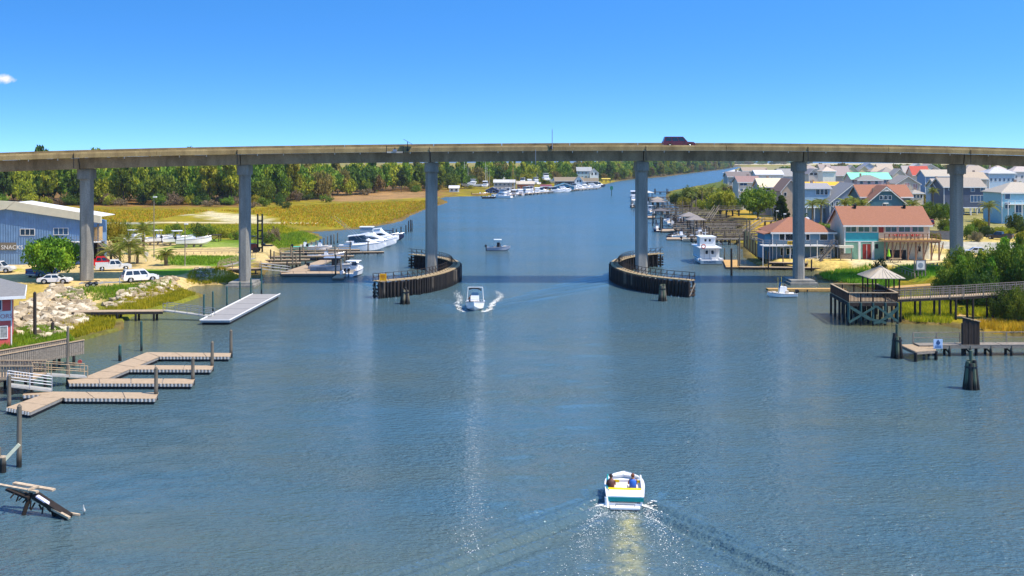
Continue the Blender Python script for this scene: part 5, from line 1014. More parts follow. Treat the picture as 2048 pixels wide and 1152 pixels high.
# people
def person(label, loc, rz, pose='sit', skin='b98a6c', shirt='2f6fc4', hair='4a3020', pants='55504a'):
    t = T('person', label, 'person', loc, rz)
    if pose == 'sit': J = [(0, 0, .12, .15), (-.02, 0, .38, .15), (0, 0, .58, .14), (.01, 0, .68, .06), (.02, 0, .82, .1), (.03, 0, .9, .09)]; LG = lambda s: [(.02, s * .09, .1, .1), (.42, s * .11, .12, .075), (.46, s * .11, -.28, .05), (.58, s * .11, -.33, .04)]; AR = lambda s: [(0, s * .19, .56, .065), (.1, s * .26, .33, .05), (.36, s * .2, .3, .04), (.44, s * .19, .3, .035)]
    else: J = [(0, 0, .92, .15), (0, 0, 1.15, .15), (0, 0, 1.38, .15), (.01, 0, 1.5, .06), (.02, 0, 1.62, .1), (.03, 0, 1.7, .09)]; LG = lambda s: [(0, s * .09, .88, .1), (.03, s * .1, .5, .075), (0, s * .1, .1, .05), (.12, s * .1, .04, .04)]; AR = lambda s: [(0, s * .2, 1.36, .065), (.02, s * .27, 1.1, .05), (.2, s * .2, .98, .04), (.27, s * .18, 1.0, .035)]
    V = [j[:3] for j in J]; Rd = [j[3] for j in J]; E = [(i, i + 1) for i in range(len(J) - 1)]
    for s in (1, -1):
        b0 = len(V); lg = LG(s); V += [j[:3] for j in lg]; Rd += [j[3] for j in lg]; E += [(0, b0)] + [(b0 + i, b0 + i + 1) for i in range(3)]
        b0 = len(V); ar = AR(s); V += [j[:3] for j in ar]; Rd += [j[3] for j in ar]; E += [(2, b0)] + [(b0 + i, b0 + i + 1) for i in range(3)]
    me = bpy.data.meshes.new('body'); me.from_pydata(V, E, []); ob = bpy.data.objects.new('tmp', me); COL.objects.link(ob)
    md = ob.modifiers.new('s', 'SKIN'); sv = me.skin_vertices[0].data
    for i, r_ in enumerate(Rd): sv[i].radius = (r_, r_ * (1.25 if i in (1, 2) else 1)); sv[i].use_root = (i == 0)
    ob.modifiers.new('u', 'SUBSURF').levels = 2; bm_ = bpy.data.meshes.new_from_object(ob.evaluated_get(bpy.context.evaluated_depsgraph_get())); bpy.data.objects.remove(ob)
    bm_.materials.clear(); bm_.materials.append(paint(skin)); link('body', bm_, t); z0 = J[0][2]
    def shell(nm, zs, mat):
        MB().loft([[(xx + math.cos(a) * rx, math.sin(a) * ry, zz) for a in [k * math.pi / 6 for k in range(12)]] for xx, rx, ry, zz in zs]).build(nm, mat, t, smooth=True)
    shell('shirt', [(0, .15, .19, z0 - .05), (-.01, .17, .21, z0 + .2), (0, .17, .23, z0 + .42), (.01, .1, .14, z0 + .53)], paint(shirt))
    shell('shorts', [(.02, .17, .2, z0 - .1), (.0, .17, .2, z0 + .02)] if pose != 'sit' else [(.05, .22, .21, z0 - .1), (.02, .18, .21, z0 + .04)], paint(pants))
    h = J[4]; shell('hair', [(h[0] - .03, .115, .11, h[2] - .02), (h[0] - .015, .125, .115, h[2] + .07), (h[0], .07, .06, h[2] + .145)], paint(hair)); return t
Rz = Matrix.Rotation(hd, 3, 'Z')
for (lx, ly, lab, sh, hr, sk) in ((-.25, -.48, 'person in blue shirt steering the yellow and white jet boat', '2a66c8', '6b3a22', 'b5805e'), (-.45, .8, 'dark haired person leaning on the side of the jet boat', '5a3a38', '22181a', '9a6a50')):
    v = Rz @ Vector((lx, ly, 0)); person(lab, (nbx + .1 + v.x, nby + NBL / 2 - .1 + v.y, .5), hd, 'sit', sk, sh, hr)
# flecks of wake foam, also used for painted sun glitter
def foam(name, label, pts):
    m = MB(); o = pts[0]
    P = np.array(pts); Z = water_z(P[:, 0], P[:, 1])
    for (x, y, r), z in zip(pts, Z):
        k = random.randint(4, 6); a0 = random.random() * 6; m.add([(x + math.cos(a0 + 6.283 * i / k) * r * random.uniform(.5, 1.6), y + math.sin(a0 + 6.283 * i / k) * r * random.uniform(.4, 1.0), z + .025 + .02 * random.random()) for i in range(k)], [tuple(range(k))])
    ob = m.build(name, M('foam_and_glitter', 'f2f0e4', .7, .05, 4), kind='stuff'); ob['label'] = label; return ob
pts = []; hx, hy = math.cos(hd), math.sin(hd)
for _ in range(2600):
    a = random.expovariate(1 / 4.2); b_ = random.choice((-1, 1)) * (1.15 + .16 * a + random.gauss(0, .22 + .05 * a)) if random.random() < .72 else random.gauss(0, .45 + .03 * a)
    pts.append((nbx - hx * a + hy * b_, nby + .8 - hy * a - hx * b_, random.uniform(.012, .045) * (2.2 if a < 1.2 else .75)))
foam('wake_foam', 'white foam flecks in the wake of the yellow and white jet boat', pts)
pts = []; cbx, cby, _ = CB
for _ in range(1500):
    u = random.random(); s = random.choice((-1, 1, 1)); y = cby - 2.6 + 21 * u ** 1.3; off = 1.15 + 1.9 * (1 - math.exp(-u * 3)) + .55 * math.sin(u * 9 + s) * u; pts.append((cbx + s * off + random.gauss(0, .14 + .12 * u), y + random.gauss(0, .4), random.uniform(.03, .12) * (1.5 - u)))
foam('wake_foam', 'white foam curling behind the white boat in mid channel', pts)
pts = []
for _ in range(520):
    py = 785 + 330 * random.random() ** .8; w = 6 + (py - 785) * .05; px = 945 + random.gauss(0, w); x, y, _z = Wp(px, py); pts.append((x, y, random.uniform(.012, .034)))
foam('glitter_streak', 'long pale streak of painted sun glitter flecks left of the jet boat', pts)  # sun glitter on the ripples, painted as small white flecks
# boat coming towards the camera
t = center_console('white centre console boat with black folded canopy heading towards the camera', (cbx, cby, 0), R(-90), 6.4, 2.6, fb=.85, group='boats under way', pitch=R(3))
for xx in (-.9, -1.1):
    for s in (1, -1): MB().cyl((xx, s * 1.12, .8), .04, (xx - .1, s * .98, 2.75), n=6).build('canopy_leg', WPAINT, t)
MB().cyl((-1.1, -.98, 2.75), .05, (-1.1, .98, 2.75), n=6).build('canopy_bow', WPAINT, t); MB().loft([[(-1.3 + .35 * math.cos(a), y, z_ + .12 * math.sin(a)) for a in [k * 1.047 for k in range(6)]] for y, z_ in ((-.85, 2.5), (-.4, 2.62), (.2, 2.6), (.45, 2.55), (.8, 2.35))]).build('folded_canopy', BLKC, t)
MB().box(.3, -.55, .4, 1.1, .55, 1.75).build('console_front', WHITE, t)
person('person seated beside the console of the boat heading to the camera', (cbx - .62, cby + .3, .85), R(-90), 'sit', 'a9785c', '8c5a48', '3a2820')
t = center_console('small white fishing boat with dark T top drifting beyond the bridge', Wp(997, 501), R(2), 5.2, 2.2, GH, WHITE, 1, group='boats under way', canvas=True)
t = center_console('little white flats boat with poles beside the tan timber walkway', Wp(1563, 594), R(187), 4.3, 1.9, WHITE, None, 1, .55, 'boats under way')
for y_ in (-.35, .5): MB().cyl((.2 + y_, y_, .5), .03, (.25 + y_, y_, 2.9), n=5).build('rod', paint('d8c860'), t)
MB().box(-.7, -.35, .4, -.3, .35, 1.5).build('tower_seat', WHITE, t)
person('person sitting at the console of the little flats boat', Wp(1570, 592)[:2] + (.75,), R(180), 'sit', 'b58a6c', 'd8d4cc', '5a4030')
# trawler seen from astern
d = Dz(529); tx = Xa(1422, d); t = T('trawler', 'white two deck trawler yacht seen from astern with red life ring', 'trawler', (tx, d + 6, 0), R(90)); OFF = M('off_white_paint', 'd2d6d4', .5, .06, 1)
rub = hull(t, 12, 4.3, 1.1, WHITE, .8, .9, .5, .6, stern_w=.96)
MB().box(-6.03, -2.0, .1, -5.995, 2.0, .75).build('transom_board', paint('7f9cb8'), t); text('ATLANTIC', t, (-6.05, 1.35, .3), .5, paint('2a4a74'), rz=R(-90)); MB().box(-6.02, -2.05, -.1, -5.98, 2.05, .1).build('waterline', BOTTOM, t)
c = MB().box(-4.6, -1.85, .8, 3, 1.85, 3.0).build('lower_cabin', OFF, t)
for y_ in (-.55, .55): MB().prism(octo(0, 0, .24, .34, .08), 'z', -.03, .0).build('door_window', GLASS, c).matrix_local = Matrix.Translation((-4.62, y_, 2.2)) @ Matrix.Rotation(R(90), 4, 'Y') @ Matrix.Rotation(R(90), 4, 'Z')
for y_ in (-1.05, 0, 1.05): MB().box(-4.64, y_ - .03, .85, -4.605, y_ + .03, 2.8).build('door_seam', GREYM, c)
MB().box(-5.6, -2.15, 3.0, 3.4, 2.15, 3.15).build('boat_deck', WHITE, t); u_ = MB().loft([[(x, -w, z_), (x, w, z_), (x, w, z_ + h), (x, -w, z_ + h)] for x, w, z_, h in ((-2.6, 1.5, 3.15, 1.75), (1.2, 1.4, 3.15, 1.75), (1.8, 1.2, 3.15, 1.2))]).build('pilothouse', OFF, t)
for y_ in (-.42, .42): MB().box(-2.63, y_ - .2, 4.1, -2.605, y_ + .2, 4.55).build('pilothouse_window', GLASS, u_)
MB().box(-2.9, -1.65, 4.9, 1.6, 1.65, 5.02).build('pilothouse_roof', WHITE, t); MB().cyl((-.5, 0, 5.02), .06, (-.5, 0, 6.4), .03, n=6).build('mast', WHITE, t); MB().bar((-.5, -.5, 5.7), (-.5, .5, 5.7), .05).build('yard', WHITE, t)
for y_ in (-2.1, 2.1): MB().bar((-5.4, y_, 3.9), (-2.5, y_, 3.9), .05).build('rail', CHROME, t); [MB().bar((xx, y_, 3.1), (xx, y_, 3.9), .05).build('rail_post', CHROME, t) for xx in (-5.3, -4.2, -3.1)]
ring = MB(); ring.loft([[(-5.55, 1.35 + math.cos(a) * (.36 + .09 * math.cos(b_)), 3.4 + math.sin(a) * (.36 + .09 * math.cos(b_))) if False else (-5.6 + .09 * math.sin(b_), 1.35 + math.cos(a) * (.36 + .09 * math.cos(b_)), 3.4 + math.sin(a) * (.36 + .09 * math.cos(b_))) for b_ in [k * 1.047 for k in range(6)]] for a in [k * math.pi / 8 for k in range(17)]], caps=False).build('life_ring', paint('b8423c'), t)
for y_ in (-2.25, 2.25): MB().loft([[(xx, y_ + .22 * math.cos(a), .9 + .22 * math.sin(a)) for a in [k * 1.047 for k in range(6)]] for xx in (-5.6, -5.2, -4.6, -4.2)]).build('fender', WHITE, t)
MB().box(-5.9, -1.0, .82, -5.4, -.2, 1.25).build('stern_locker', WHITE, t)
# marina yachts and boats on the left
yacht('white express sport fishing yacht with long outriggers at the marina dock', Wp(725, 501), R(3), 10.4, 3.6, False, True, True, 'marina boats')
yacht('white flybridge yacht with tall hardtop behind the express yacht', Wp(742, 494), R(2), 11.5, 3.9, True, False, False, 'marina boats')
yacht('white cabin yacht with covered bridge at the far end of the marina', Wp(760, 486), R(0), 9, 3.4, False, False, False, 'marina boats', hm=WHITE)
t = center_console('boat with dark navy canvas top beyond the yachts', Wp(778, 480), R(0), 7.5, 2.8, NAVY, NAVY, 1, 1.1, 'marina boats', canvas=True)
t = center_console('long grey hulled centre console boat with T top along the front dock', Wp(668, 541.5), R(2), 8.8, 2.8, GH, GH, 2, .95, 'marina boats', canvas=True); text('SEAFOX', t, (-3.0, -1.43, .35), .5, paint('4a5a78'))
for s in (1, -1): MB().box(-.3, s * 1.0 - .04, .9, .9, s * 1.0 + .04, 2.2).build('side_curtain', BLKC, t)
t = center_console('white boat with twin black outboards seen from astern at the dock tip', Wp(708, 549), R(80), 7.2, 2.9, WHITE, WHITE, 2, .9, 'marina boats')
center_console('grey blue hulled bowrider at the second row of the marina', Wp(652, 519), R(3), 7.6, 2.6, GH, None, 1, .85, 'marina boats')
center_console('small white skiff on a lift in the back row of the marina', Wp(640, 508), R(0), 5, 2, WHITE, None, 1, .7, 'marina boats', z=.9)
center_console('small white boat with turquoise cover at the marina walkway', Wp(610, 505), R(10), 5, 2, paint('58c8b4'), None, 1, .6, 'marina boats', z=.7)
for i, (px, py, rz_, L_, lab) in enumerate([(268, 489, 60, 6, 'leftmost white boat with hardtop stored on land behind the palms'), (316, 490, 35, 6.5, 'second white boat with hardtop stored on land'), (356, 491, 28, 6.5, 'third white boat with hardtop stored on land by the lamp post')]):
    center_console(lab, Wp(px, py, 1.3), R(rz_), L_, 2.4, WHITE, WHITE, 1, .9, 'boats stored on land', z=2.1)
center_console('white cuddy boat on a trailer rightmost on the gravel yard', Wp(388, 494, 1.3), R(12), 7.2, 2.5, WHITE, None, 1, 1.0, 'boats stored on land', z=2.0)
for px, py in ((268, 489), (316, 490), (356, 491), (388, 494)):
    x, y, _ = Wp(px, py, 1.3); t = T('boat_stand', 'low stand of blocks under the %s stored boat from the palms' % ORD[(268, 316, 356, 388).index(px)], 'boat stand', (x, y, 1.25), R(25), 'boat stands'); [MB().box(a - .15, -.8, 0, a + .15, .8, .75).build('block', WOODG, t) for a in (-1.6, 0, 1.4)]; MB().bar((-2, 0, .65), (2.2, 0, .65), .2, .15).build('keel_beam', WOODD, t)
# boat yard craft (far left bank)
yacht('cream motor yacht on stands at the left of the boat yard', Wp(943, 377, 1.2), R(185), 13, 4.2, True, False, False, 'boat yard boats', z=2.6)
yacht('white motor yacht stern on to the camera in the boat yard', Wp(971, 377, 1.2), R(80), 9, 3.8, False, True, False, 'boat yard boats', z=2.5)
yacht('white sport yacht with tower behind the grey boat yard building', Wp(1000, 372, 1.2), R(170), 13, 4.2, True, False, False, 'boat yard boats', z=4.0)
yacht('big white motor yacht propped high on stands above the maroon shed', Wp(1091, 372, 1.2), R(100), 12, 5.0, True, False, False, 'boat yard boats', z=5.5)
yacht('white trawler at the left end of the boat yard quay', Wp(1003, 396), R(160), 11, 4, True, False, False, 'boat yard boats'); yacht('white work boat next to the shrimp boat masts', Wp(1030, 392), R(70), 9, 3.8, False, True, False, 'boat yard boats')
yacht('white cabin cruiser moored in the middle of the boat yard quay', Wp(1052, 389), R(120), 10, 3.8, True, False, False, 'boat yard boats'); yacht('white sport boat moored at the turquoise boathouse', Wp(1110, 385), R(0), 12, 3.8, False, True, False, 'boat yard boats')
yacht('white cruiser moored beyond the turquoise boathouse', Wp(1170, 378), R(10), 11, 3.8, True, False, False, 'boat yard boats'); yacht('rightmost white cruiser of the boat yard quay', Wp(1186, 376), R(0), 11, 3.6, False, False, False, 'boat yard boats')
yacht('blue hulled trawler at the right end of the boat yard quay', Wp(1198, 374), R(20), 10, 3.6, False, True, False, 'boat yard boats', hm=NAVY); center_console('dark skiff tied left of the boat yard trawlers', Wp(978, 397), R(0), 7, 2.4, BOTTOM, None, 1, .8, 'boat yard boats'); center_console('orange tan skiff pulled up at the boat yard shore', Wp(960, 390, .4), R(10), 9, 2.6, paint('d8b078'), None, 1, .8, 'boat yard boats', z=.4)
for i, (px, pb, pt, cc, lab) in enumerate([(929, 378, 318, 'd8d8d4', 'pale sailboat mast at the left of the boat yard'), (936, 378, 333, 'c8c8c4', 'short grey mast beside the leftmost sailboat mast'), (971, 378, 320, 'e0e0dc', 'tall white mast, left of the close pair'), (974, 378, 330, 'd4d4d0', 'tall white mast, right of the close pair'), (979, 380, 341, 'c0c0bc', 'short thin mast right of the close pair'),
        (1026, 388, 322, 'e0b848', 'yellow shrimp boat mast with rigging'), (1031, 388, 340, '6a5a4a', 'brown shrimp boat boom, left one'), (1036, 388, 345, '5a4a40', 'brown shrimp boat boom, right one'), (1074, 385, 345, 'b8b8b4', 'thin pole behind the maroon shed'), (1176, 378, 335, 'b8bcc0', 'thin mast in front of the far blue house')]):
    x, y, _ = Wp(px, pb, .5); h = Za(pt, y); t = T('mast', lab, 'mast', (x, y, 0), 0, 'boat yard masts'); MB().cyl((0, 0, .2), .13, (0, 0, h), .08, n=6).build('spar', paint(cc), t); MB().bar((-.9, 0, h * .72), (.9, 0, h * .72), .07).build('spreader', paint(cc), t)
    if 'yellow' in lab: [MB().bar((s * 3.2, 0, 1.5), (0, 0, h * .8), .1).build('boom', paint('a08a5a'), t) for s in (-1, -.6, .6, 1)]
for k, (px, py, rz_, L_, fl, lab) in enumerate([(1016, 393, 75, 10, True, 'white trawler squeezed between the quay trawlers'), (1040, 391, 100, 9, False, 'white work boat right of the shrimp boat'), (1062, 388, 80, 9, True, 'white cruiser before the rust red shed'), (1074, 387, 95, 8, False, 'small white cruiser before the maroon shed'), (1084, 386, 10, 8, False, 'low white boat in front of the maroon shed'), (1128, 384, 5, 9, False, 'white boat in front of the turquoise boathouse'), (1150, 381, 70, 9, True, 'white flybridge boat beside the white chandlery'), (1160, 380, 20, 8, False, 'white boat beyond the white chandlery')]): yacht(lab, Wp(px, py), R(rz_), L_, 3.6, fl, k % 2 == 0, False, 'boat yard boats')
for k, (px, py) in enumerate([(1046, 376), (1058, 375), (1070, 374), (1110, 371)]): yacht('white yacht on stands in the boat yard, %s behind the quay' % ORD[k], Wp(px, py, 1.2), R(80 + 20 * k), 10, 3.8, k % 2 == 0, False, False, 'boat yard boats', z=3.2)
pier('long low timber quay along the boat yard', Wp(990, 391.5, 1.0), Wp(1105, 383, 1.0), 2.5, 1.0, 14, mat=WOODL, name='quay', cat='quay'); pier('low timber quay past the turquoise boathouse', Wp(1110, 381.5, 1.0), Wp(1200, 375, 1.0), 2.5, 1.0, 12, mat=WOODG, name='quay', cat='quay')
# channel marker
x, y, _ = Wp(1223, 392); t = T('channel_marker', 'green channel marker on a pile in mid channel', 'marker', (x, y, 0)); h = Za(376, y); MB().cyl((0, 0, -1), .2, (0, 0, h + .8), n=7).build('pile', PILEG, t); MB().box(-.8, -.3, h - .9, .8, -.22, h + .9).build('board', paint('1f7f6a'), t); MB().cyl((0, 0, h + .8), .12, (0, 0, h + 1.2), n=6).build('lamp', BLACK, t)
# ------------------------------------------------------------------ vehicles (front towards local +X)
LAMPR = paint('a01818', .3); LAMPW = paint('e8e6da', .2)
def vehicle(kind, col, label, loc, rz, group='parked vehicles', zoff=0):
    t = T({'pickup': 'pickup_truck', 'suv': 'suv', 'sedan': 'car'}[kind], label, {'pickup': 'pickup truck', 'suv': 'suv', 'sedan': 'car'}[kind], loc, rz, group); pm = carpaint(col)
    L, Wd, zb = {'pickup': (5.7, 1.95, .95), 'suv': (5.2, 1.95, .95), 'sedan': (4.7, 1.82, .78)}[kind]; h = L / 2; w = Wd / 2; g = .34
    def wheelarch(cx): return [(cx - .5, g), (cx - .42, .62), (cx - .2, .78), (cx + .2, .78), (cx + .42, .62), (cx + .5, g)]
    fx, rx = h - .95, -h + 1.05
    low = [(-h, .5), (-h + .08, g)] + wheelarch(rx) + wheelarch(fx) + [(h - .05, g), (h, .55), (h - .05, zb - .12), (h - .35, zb + .06), (h - 1.5, zb + .12), (-h + .1, zb + .1), (-h, zb - .05)]
    MB().prism(low, 'y', -w, w).build('body', pm, t)
    cab = {'pickup': ((-.75, -.55), (1.55, .75)), 'suv': ((-h + .05, -h + .35), (1.35, .6)), 'sedan': ((-h + .6, -h + 1.35), (1.25, .35))}[kind]; zt = {'pickup': 1.82, 'suv': 1.88, 'sedan': 1.42}[kind]
    (b0, t0), (b1, t1) = cab
    c = MB().loft([[(b0, -w * .96, zb + .1), (b1, -w * .96, zb + .1), (b1, w * .96, zb + .1), (b0, w * .96, zb + .1)], [(t0, -w * .8, zt), (t1, -w * .8, zt), (t1, w * .8, zt), (t0, w * .8, zt)]]).build('cabin', pm, t)
    def lerp(a, b_, f): return a + (b_ - a) * f
    n = {'pickup': 2, 'suv': 3, 'sedan': 2}[kind]
    for s in (1, -1):
        for k in range(n):
            q = []
            for (f, zz) in (((k + .07) / n, .12), ((k + .95) / n, .12), ((k + .95) / n, .85), ((k + .07) / n, .85)):
                xx = lerp(lerp(b0, t0, zz), lerp(b1, t1, zz), .04 + .92 * f); q.append((xx, s * (lerp(w * .96, w * .8, zz) + .012), lerp(zb + .1, zt, zz)))
            MB().add(q + [(p[0], p[1] - s * .03, p[2]) for p in q], [(0, 1, 2, 3), (4, 7, 6, 5)] + [(i, (i + 1) % 4, 4 + (i + 1) % 4, 4 + i) for i in range(4)]).build('side_window', GLASS, t)
    for (bb, tt, nm, sg) in ((b1, t1, 'windscreen', 1), (b0, t0, 'rear_window', -1)):
        q = [(lerp(bb, tt, .1) + sg * .012, -w * .86, lerp(zb + .1, zt, .1)), (lerp(bb, tt, .1) + sg * .012, w * .86, lerp(zb + .1, zt, .1)), (lerp(bb, tt, .88) + sg * .012, w * .74, lerp(zb + .1, zt, .88)), (lerp(bb, tt, .88) + sg * .012, -w * .74, lerp(zb + .1, zt, .88))]
        MB().add(q + [(p[0] - sg * .03, p[1], p[2]) for p in q], [(0, 1, 2, 3), (4, 7, 6, 5)] + [(i, (i + 1) % 4, 4 + (i + 1) % 4, 4 + i) for i in range(4)]).build(nm, GLASS, t)
    if kind == 'pickup':
        MB().box(-h + .12, -w * .85, zb + .085, -.85, w * .85, zb + .125).build('bed_floor', BLACK, t)
        for s in (1, -1): MB().box(-h + .02, s * w - .06 * s - .05, zb + .1, -.76, s * w - .06 * s + .05, zb + .42).build('bed_side', pm, t)
        MB().box(-h + .0, -w * .94, zb + .1, -h + .1, w * .94, zb + .4).build('tailgate', pm, t)
    for xx in (fx, rx):
        for s in (1, -1): ty = MB().cyl((xx, s * (w - .2), .37), .37, (xx, s * (w + .02), .37), n=16).build('wheel', RUBBER, t); MB().cyl((xx, s * (w + .02), .37), .22, (xx, s * (w + .035), .37), .2, n=12).build('rim', CHROME, ty)
    for s in (1, -1): MB().box(h - .1, s * w * .72 - .2, zb - .22, h + .005, s * w * .72 + .2, zb - .04).build('headlight', LAMPW, t); MB().box(-h - .012, s * w * .82 - .12, zb - .2, -h + .06, s * w * .82 + .12, zb + .12).build('tail_light', LAMPR, t); MB().box(b1 - .5, s * (w + .1) - .09, zb + .12, b1 - .35, s * (w + .1) + .09, zb + .3).build('mirror', pm, t)
    MB().box(h - .06, -w * .95, .4, h + .05, w * .95, .58).build('front_bumper', CHROME if kind != 'sedan' else pm, t); MB().box(-h - .06, -w * .95, .42, -h + .05, w * .95, .6).build('rear_bumper', CHROME if kind != 'sedan' else pm, t)
    return t
vehicle('pickup', 'e8e6e0', 'white pickup truck parked on the sandy lot by the palms', Wp(227, 541, 1.3), R(22)); vehicle('pickup', 'd01818', 'bright red pickup truck parked behind the white pickup', Wp(200, 534, 1.3), R(20))
vehicle('suv', 'eceae4', 'white suv parked on the sandy lot beside the rocks', Wp(280, 563, 1.3), R(32)); vehicle('sedan', 'e6e4e0', 'white sedan parked under the spreading tree', Wp(110, 567, 1.3), R(6)); vehicle('pickup', '3a5f8c', 'dark blue pickup truck in the shade behind the tree', Wp(86, 552, 1.3), R(75)); vehicle('suv', 'dcdad4', 'white suv cut off by the left edge of the photo', Wp(-4, 545, 1.3), R(3))
vehicle('suv', '5c1420', 'dark maroon suv driving across the top of the bridge', (27.1, 170.8, bz(27.1) + DK + .275), 0, 'vehicles on the bridge')
vehicle('sedan', 'd4d6da', 'silver car parked behind the bushes by the right bridge pier', Wp(1952, 509, 1.5), R(165)); vehicle('pickup', '3c3e46', 'dark pickup truck parked on the road near the right edge', Wp(2000, 479, 1.5), R(140)); vehicle('suv', 'a02c28', 'red suv half hidden beside the turquoise restaurant roof', Wp(1861, 452, 1.5), R(70)); vehicle('sedan', 'e4e4e4', 'white car parked beyond the grey fence', Wp(1903, 460, 1.5), R(10))
x, y, z = Wp(183, 573, 1.3); t = T('boat_trailer', 'empty galvanised boat trailer with twin axles at the foot of the bridge pier', 'trailer', (x, y, z), R(12))
for s in (.75, -.75): MB().bar((-1.6, s, .55), (1.5, s, .55), .1).build('frame_rail', ALU, t); MB().bar((1.5, s, .55), (4.2, 0, .55), .09).build('tongue', ALU, t); [MB().cyl((xx, s * 1.15, .33), .33, (xx, s * 1.4, .33), n=14).build('wheel', RUBBER, t) for xx in (-.4, .45)]; [MB().cyl((xx, s * 1.4, .33), .18, (xx, s * 1.43, .33), n=10).build('rim', CHROME, t) for xx in (-.4, .45)]; MB().box(-.9, s * 1.28 - .16, .72, .95, s * 1.28 + .16, .78).build('mudguard', BLACK, t)
for xx in (-1.5, 0, 1.4): MB().bar((xx, -1.0, .5), (xx, 1.0, .5), .1).build('crossbeam', ALU, t)
MB().bar((3.9, 0, .2), (3.9, 0, 1.3), .08).build('winch_post', ALU, t)
# ------------------------------------------------------------------ marina docks, left
G = 'marina docks'
pier('railed wooden boardwalk at the marina beside the bridge pier', Wp(436, 538, 1.3), Wp(522, 536, 1.3), 1.8, 1.3, 4, rail=1.1, group=G, railmat=WOODL, cat='boardwalk', name='boardwalk')
gangway('pale wooden ramp with slatted rails rising behind the bridge pier', Wp(441, 534, 1.4), Wp(508, 516, 2.6), 1.2, 1.0, WOODL)
floatdock('long low floating finger at the front of the marina', [[(560, 542.5), (690, 542.5), (690, 548), (562, 548)]], .4, None, WOODG, False); floatdock('broad slanting floating walkway of the marina', [[(640, 520), (664, 520), (612, 542), (572, 542)]], .4, None, WOODG, False); floatdock('small square float at the tip of the marina dock', [[(676, 547), (693, 547), (686, 555.5), (664, 555.5)]], .4, None, WOODG, False)
for k, (a, b_, y_, zz, n_) in enumerate([(522, 602, 526, 1.0, 5), (530, 620, 519.5, .9, 5), (536, 708, 512.5, .9, 8), (560, 700, 505.5, 1.0, 7), (590, 720, 500, .8, 7), (640, 768, 504.5, .5, 5)]):
    pier(('front', 'second', 'third', 'fourth', 'fifth', 'outermost')[k] + ' weathered catwalk of the marina counting from the camera', Wp(a, y_, zz), Wp(b_, y_ - 1.5, zz), 1.3, zz, n_, group=G, rail=.9 if k == 3 else 0, mat=WOODL, name='catwalk', cat='catwalk', legmat=PILE)
gangway('thin grey marina gangway sloping down beside the bridge pier', Wp(521, 537, 1.3), Wp(578, 543, .5), 1.0, .9, GREYM)
PL = [(574, 544, 522), (585, 538, 505), (592, 536, 512), (600, 533, 495), (562, 531, 505), (548, 530, 503), (541, 526, 500), (671, 553, 511), (682, 546, 520), (693, 541, 501), (689, 530, 505), (670, 526, 493), (700, 513, 484), (736, 504, 484), (582, 521, 493), (606, 512, 490), (623, 501, 484), (632, 499, 480), (640, 497, 478), (648, 495, 476), (655, 492, 473), (662, 490, 471), (668, 488, 469), (675, 486, 466)]
for k, (px, pb, pt) in enumerate(PL): pile('marina pile standing %s of twenty four counted from the front left' % (ORD + ['twenty first', 'twenty second', 'twenty third', 'twenty fourth'])[k], px, pb, pt, r=.15, mat=PILE if k % 3 else PILED, group='marina piles')
for k, (px, pb, pt) in enumerate([(786, 478, 457), (793, 477, 459), (802, 471, 454), (812, 467, 451), (817, 464, 442), (821, 463, 440), (824, 463, 441)]): pile('outer marina pile, %s in the row leading out to the channel' % ORD[k], px, pb, pt, r=.17, mat=PILED, group='outer marina piles')
x, y, z = Wp(520, 505, 1.3); h = Za(428, y) - z; t = T('forklift', 'tall black marine forklift mast beside the bridge pier', 'forklift', (x, y, z))
for xx in (-.45, .45): MB().bar((xx, 0, .1), (xx, 0, h), .28, .3).build('mast_rail', BLACK, t)
for zz in (.8, 2.6, h * .55, h * .8): MB().box(-.6, -.14, zz, .6, .14, zz + .3).build('cross_member', BLACK, t)
MB().box(-3.6, -.9, .5, -.6, .9, 1.7).build('chassis', M('forklift_maroon', '4a1c1c', .5, .2, 2), t); MB().box(-2.4, -.7, 1.7, -1.0, .7, 1.8).build('seat_deck', BLACK, t); [MB().bar((xx, s, 1.7), (xx, s, 3.2), .09).build('cab_post', BLACK, t) for xx in (-2.4, -1.0) for s in (.7, -.7)]; MB().box(-2.5, -.8, 3.2, -.9, .8, 3.3).build('cab_roof', BLACK, t)
for xx in (-3.0, -.7):
    for s in (.95, -.95): MB().cyl((xx, s - .15, .55), .55, (xx, s + .15, .55), n=14).build('wheel', RUBBER, t)
MB().box(.3, -.5, 1.5, 1.0, .5, 1.8).build('carriage', BLACK, t); [MB().box(.5, s - .1, 1.3, 2.6, s + .1, 1.5).build('fork', BLACK, t) for s in (-.6, .6)]
# light poles, posts, signs
def lamp(label, px, py, pt, z=1.3, box=True):
    x, y, _ = Wp(px, py, z); h = Za(pt, y) - z; t = T('lamp_post', label, 'lamp post', (x, y, z), 0, 'lamp posts'); MB().cyl((0, 0, -.2), .1, (0, 0, h), .07, n=7).build('pole', WOODG if box else GREYM, t); MB().box(-.1, -.25, h - .1, .5, .25, h + .12).build('lamp_head', WPAINT, t); MB().cyl((0, 0, -.1), .18, (0, 0, .15), .14, n=8).build('base', CONCL, t)
lamp('tall thin lamp post on the gravel yard by the stored boats', 308, 516, 394); lamp('wooden lamp post with box head on the lawn', 370, 531, 448); lamp('slim white pole beside the turquoise restaurant', 1900, 527, 440, 1.5); lamp('pale pole standing right behind the oaks, left of two', 1553, 470, 422, 1.5); lamp('pale pole standing right behind the oaks, right of two', 1568, 470, 428, 1.5)
x, y, z = Wp(292, 523, 1.3); t = T('notice_sign', 'small white notice board on a post near the palms', 'sign', (x, y, z)); MB().bar((0, 0, 0), (0, 0, 1.0), .1).build('post', WPAINT, t); MB().box(-.45, -.06, .9, .45, .0, 1.7).build('board', WPAINT, t)
x, y, z = Wp(1840, 552, 1.5); t = T('lawn_sign', 'framed poster sign on grey wooden legs on the lawn', 'sign', (x, y, z)); 
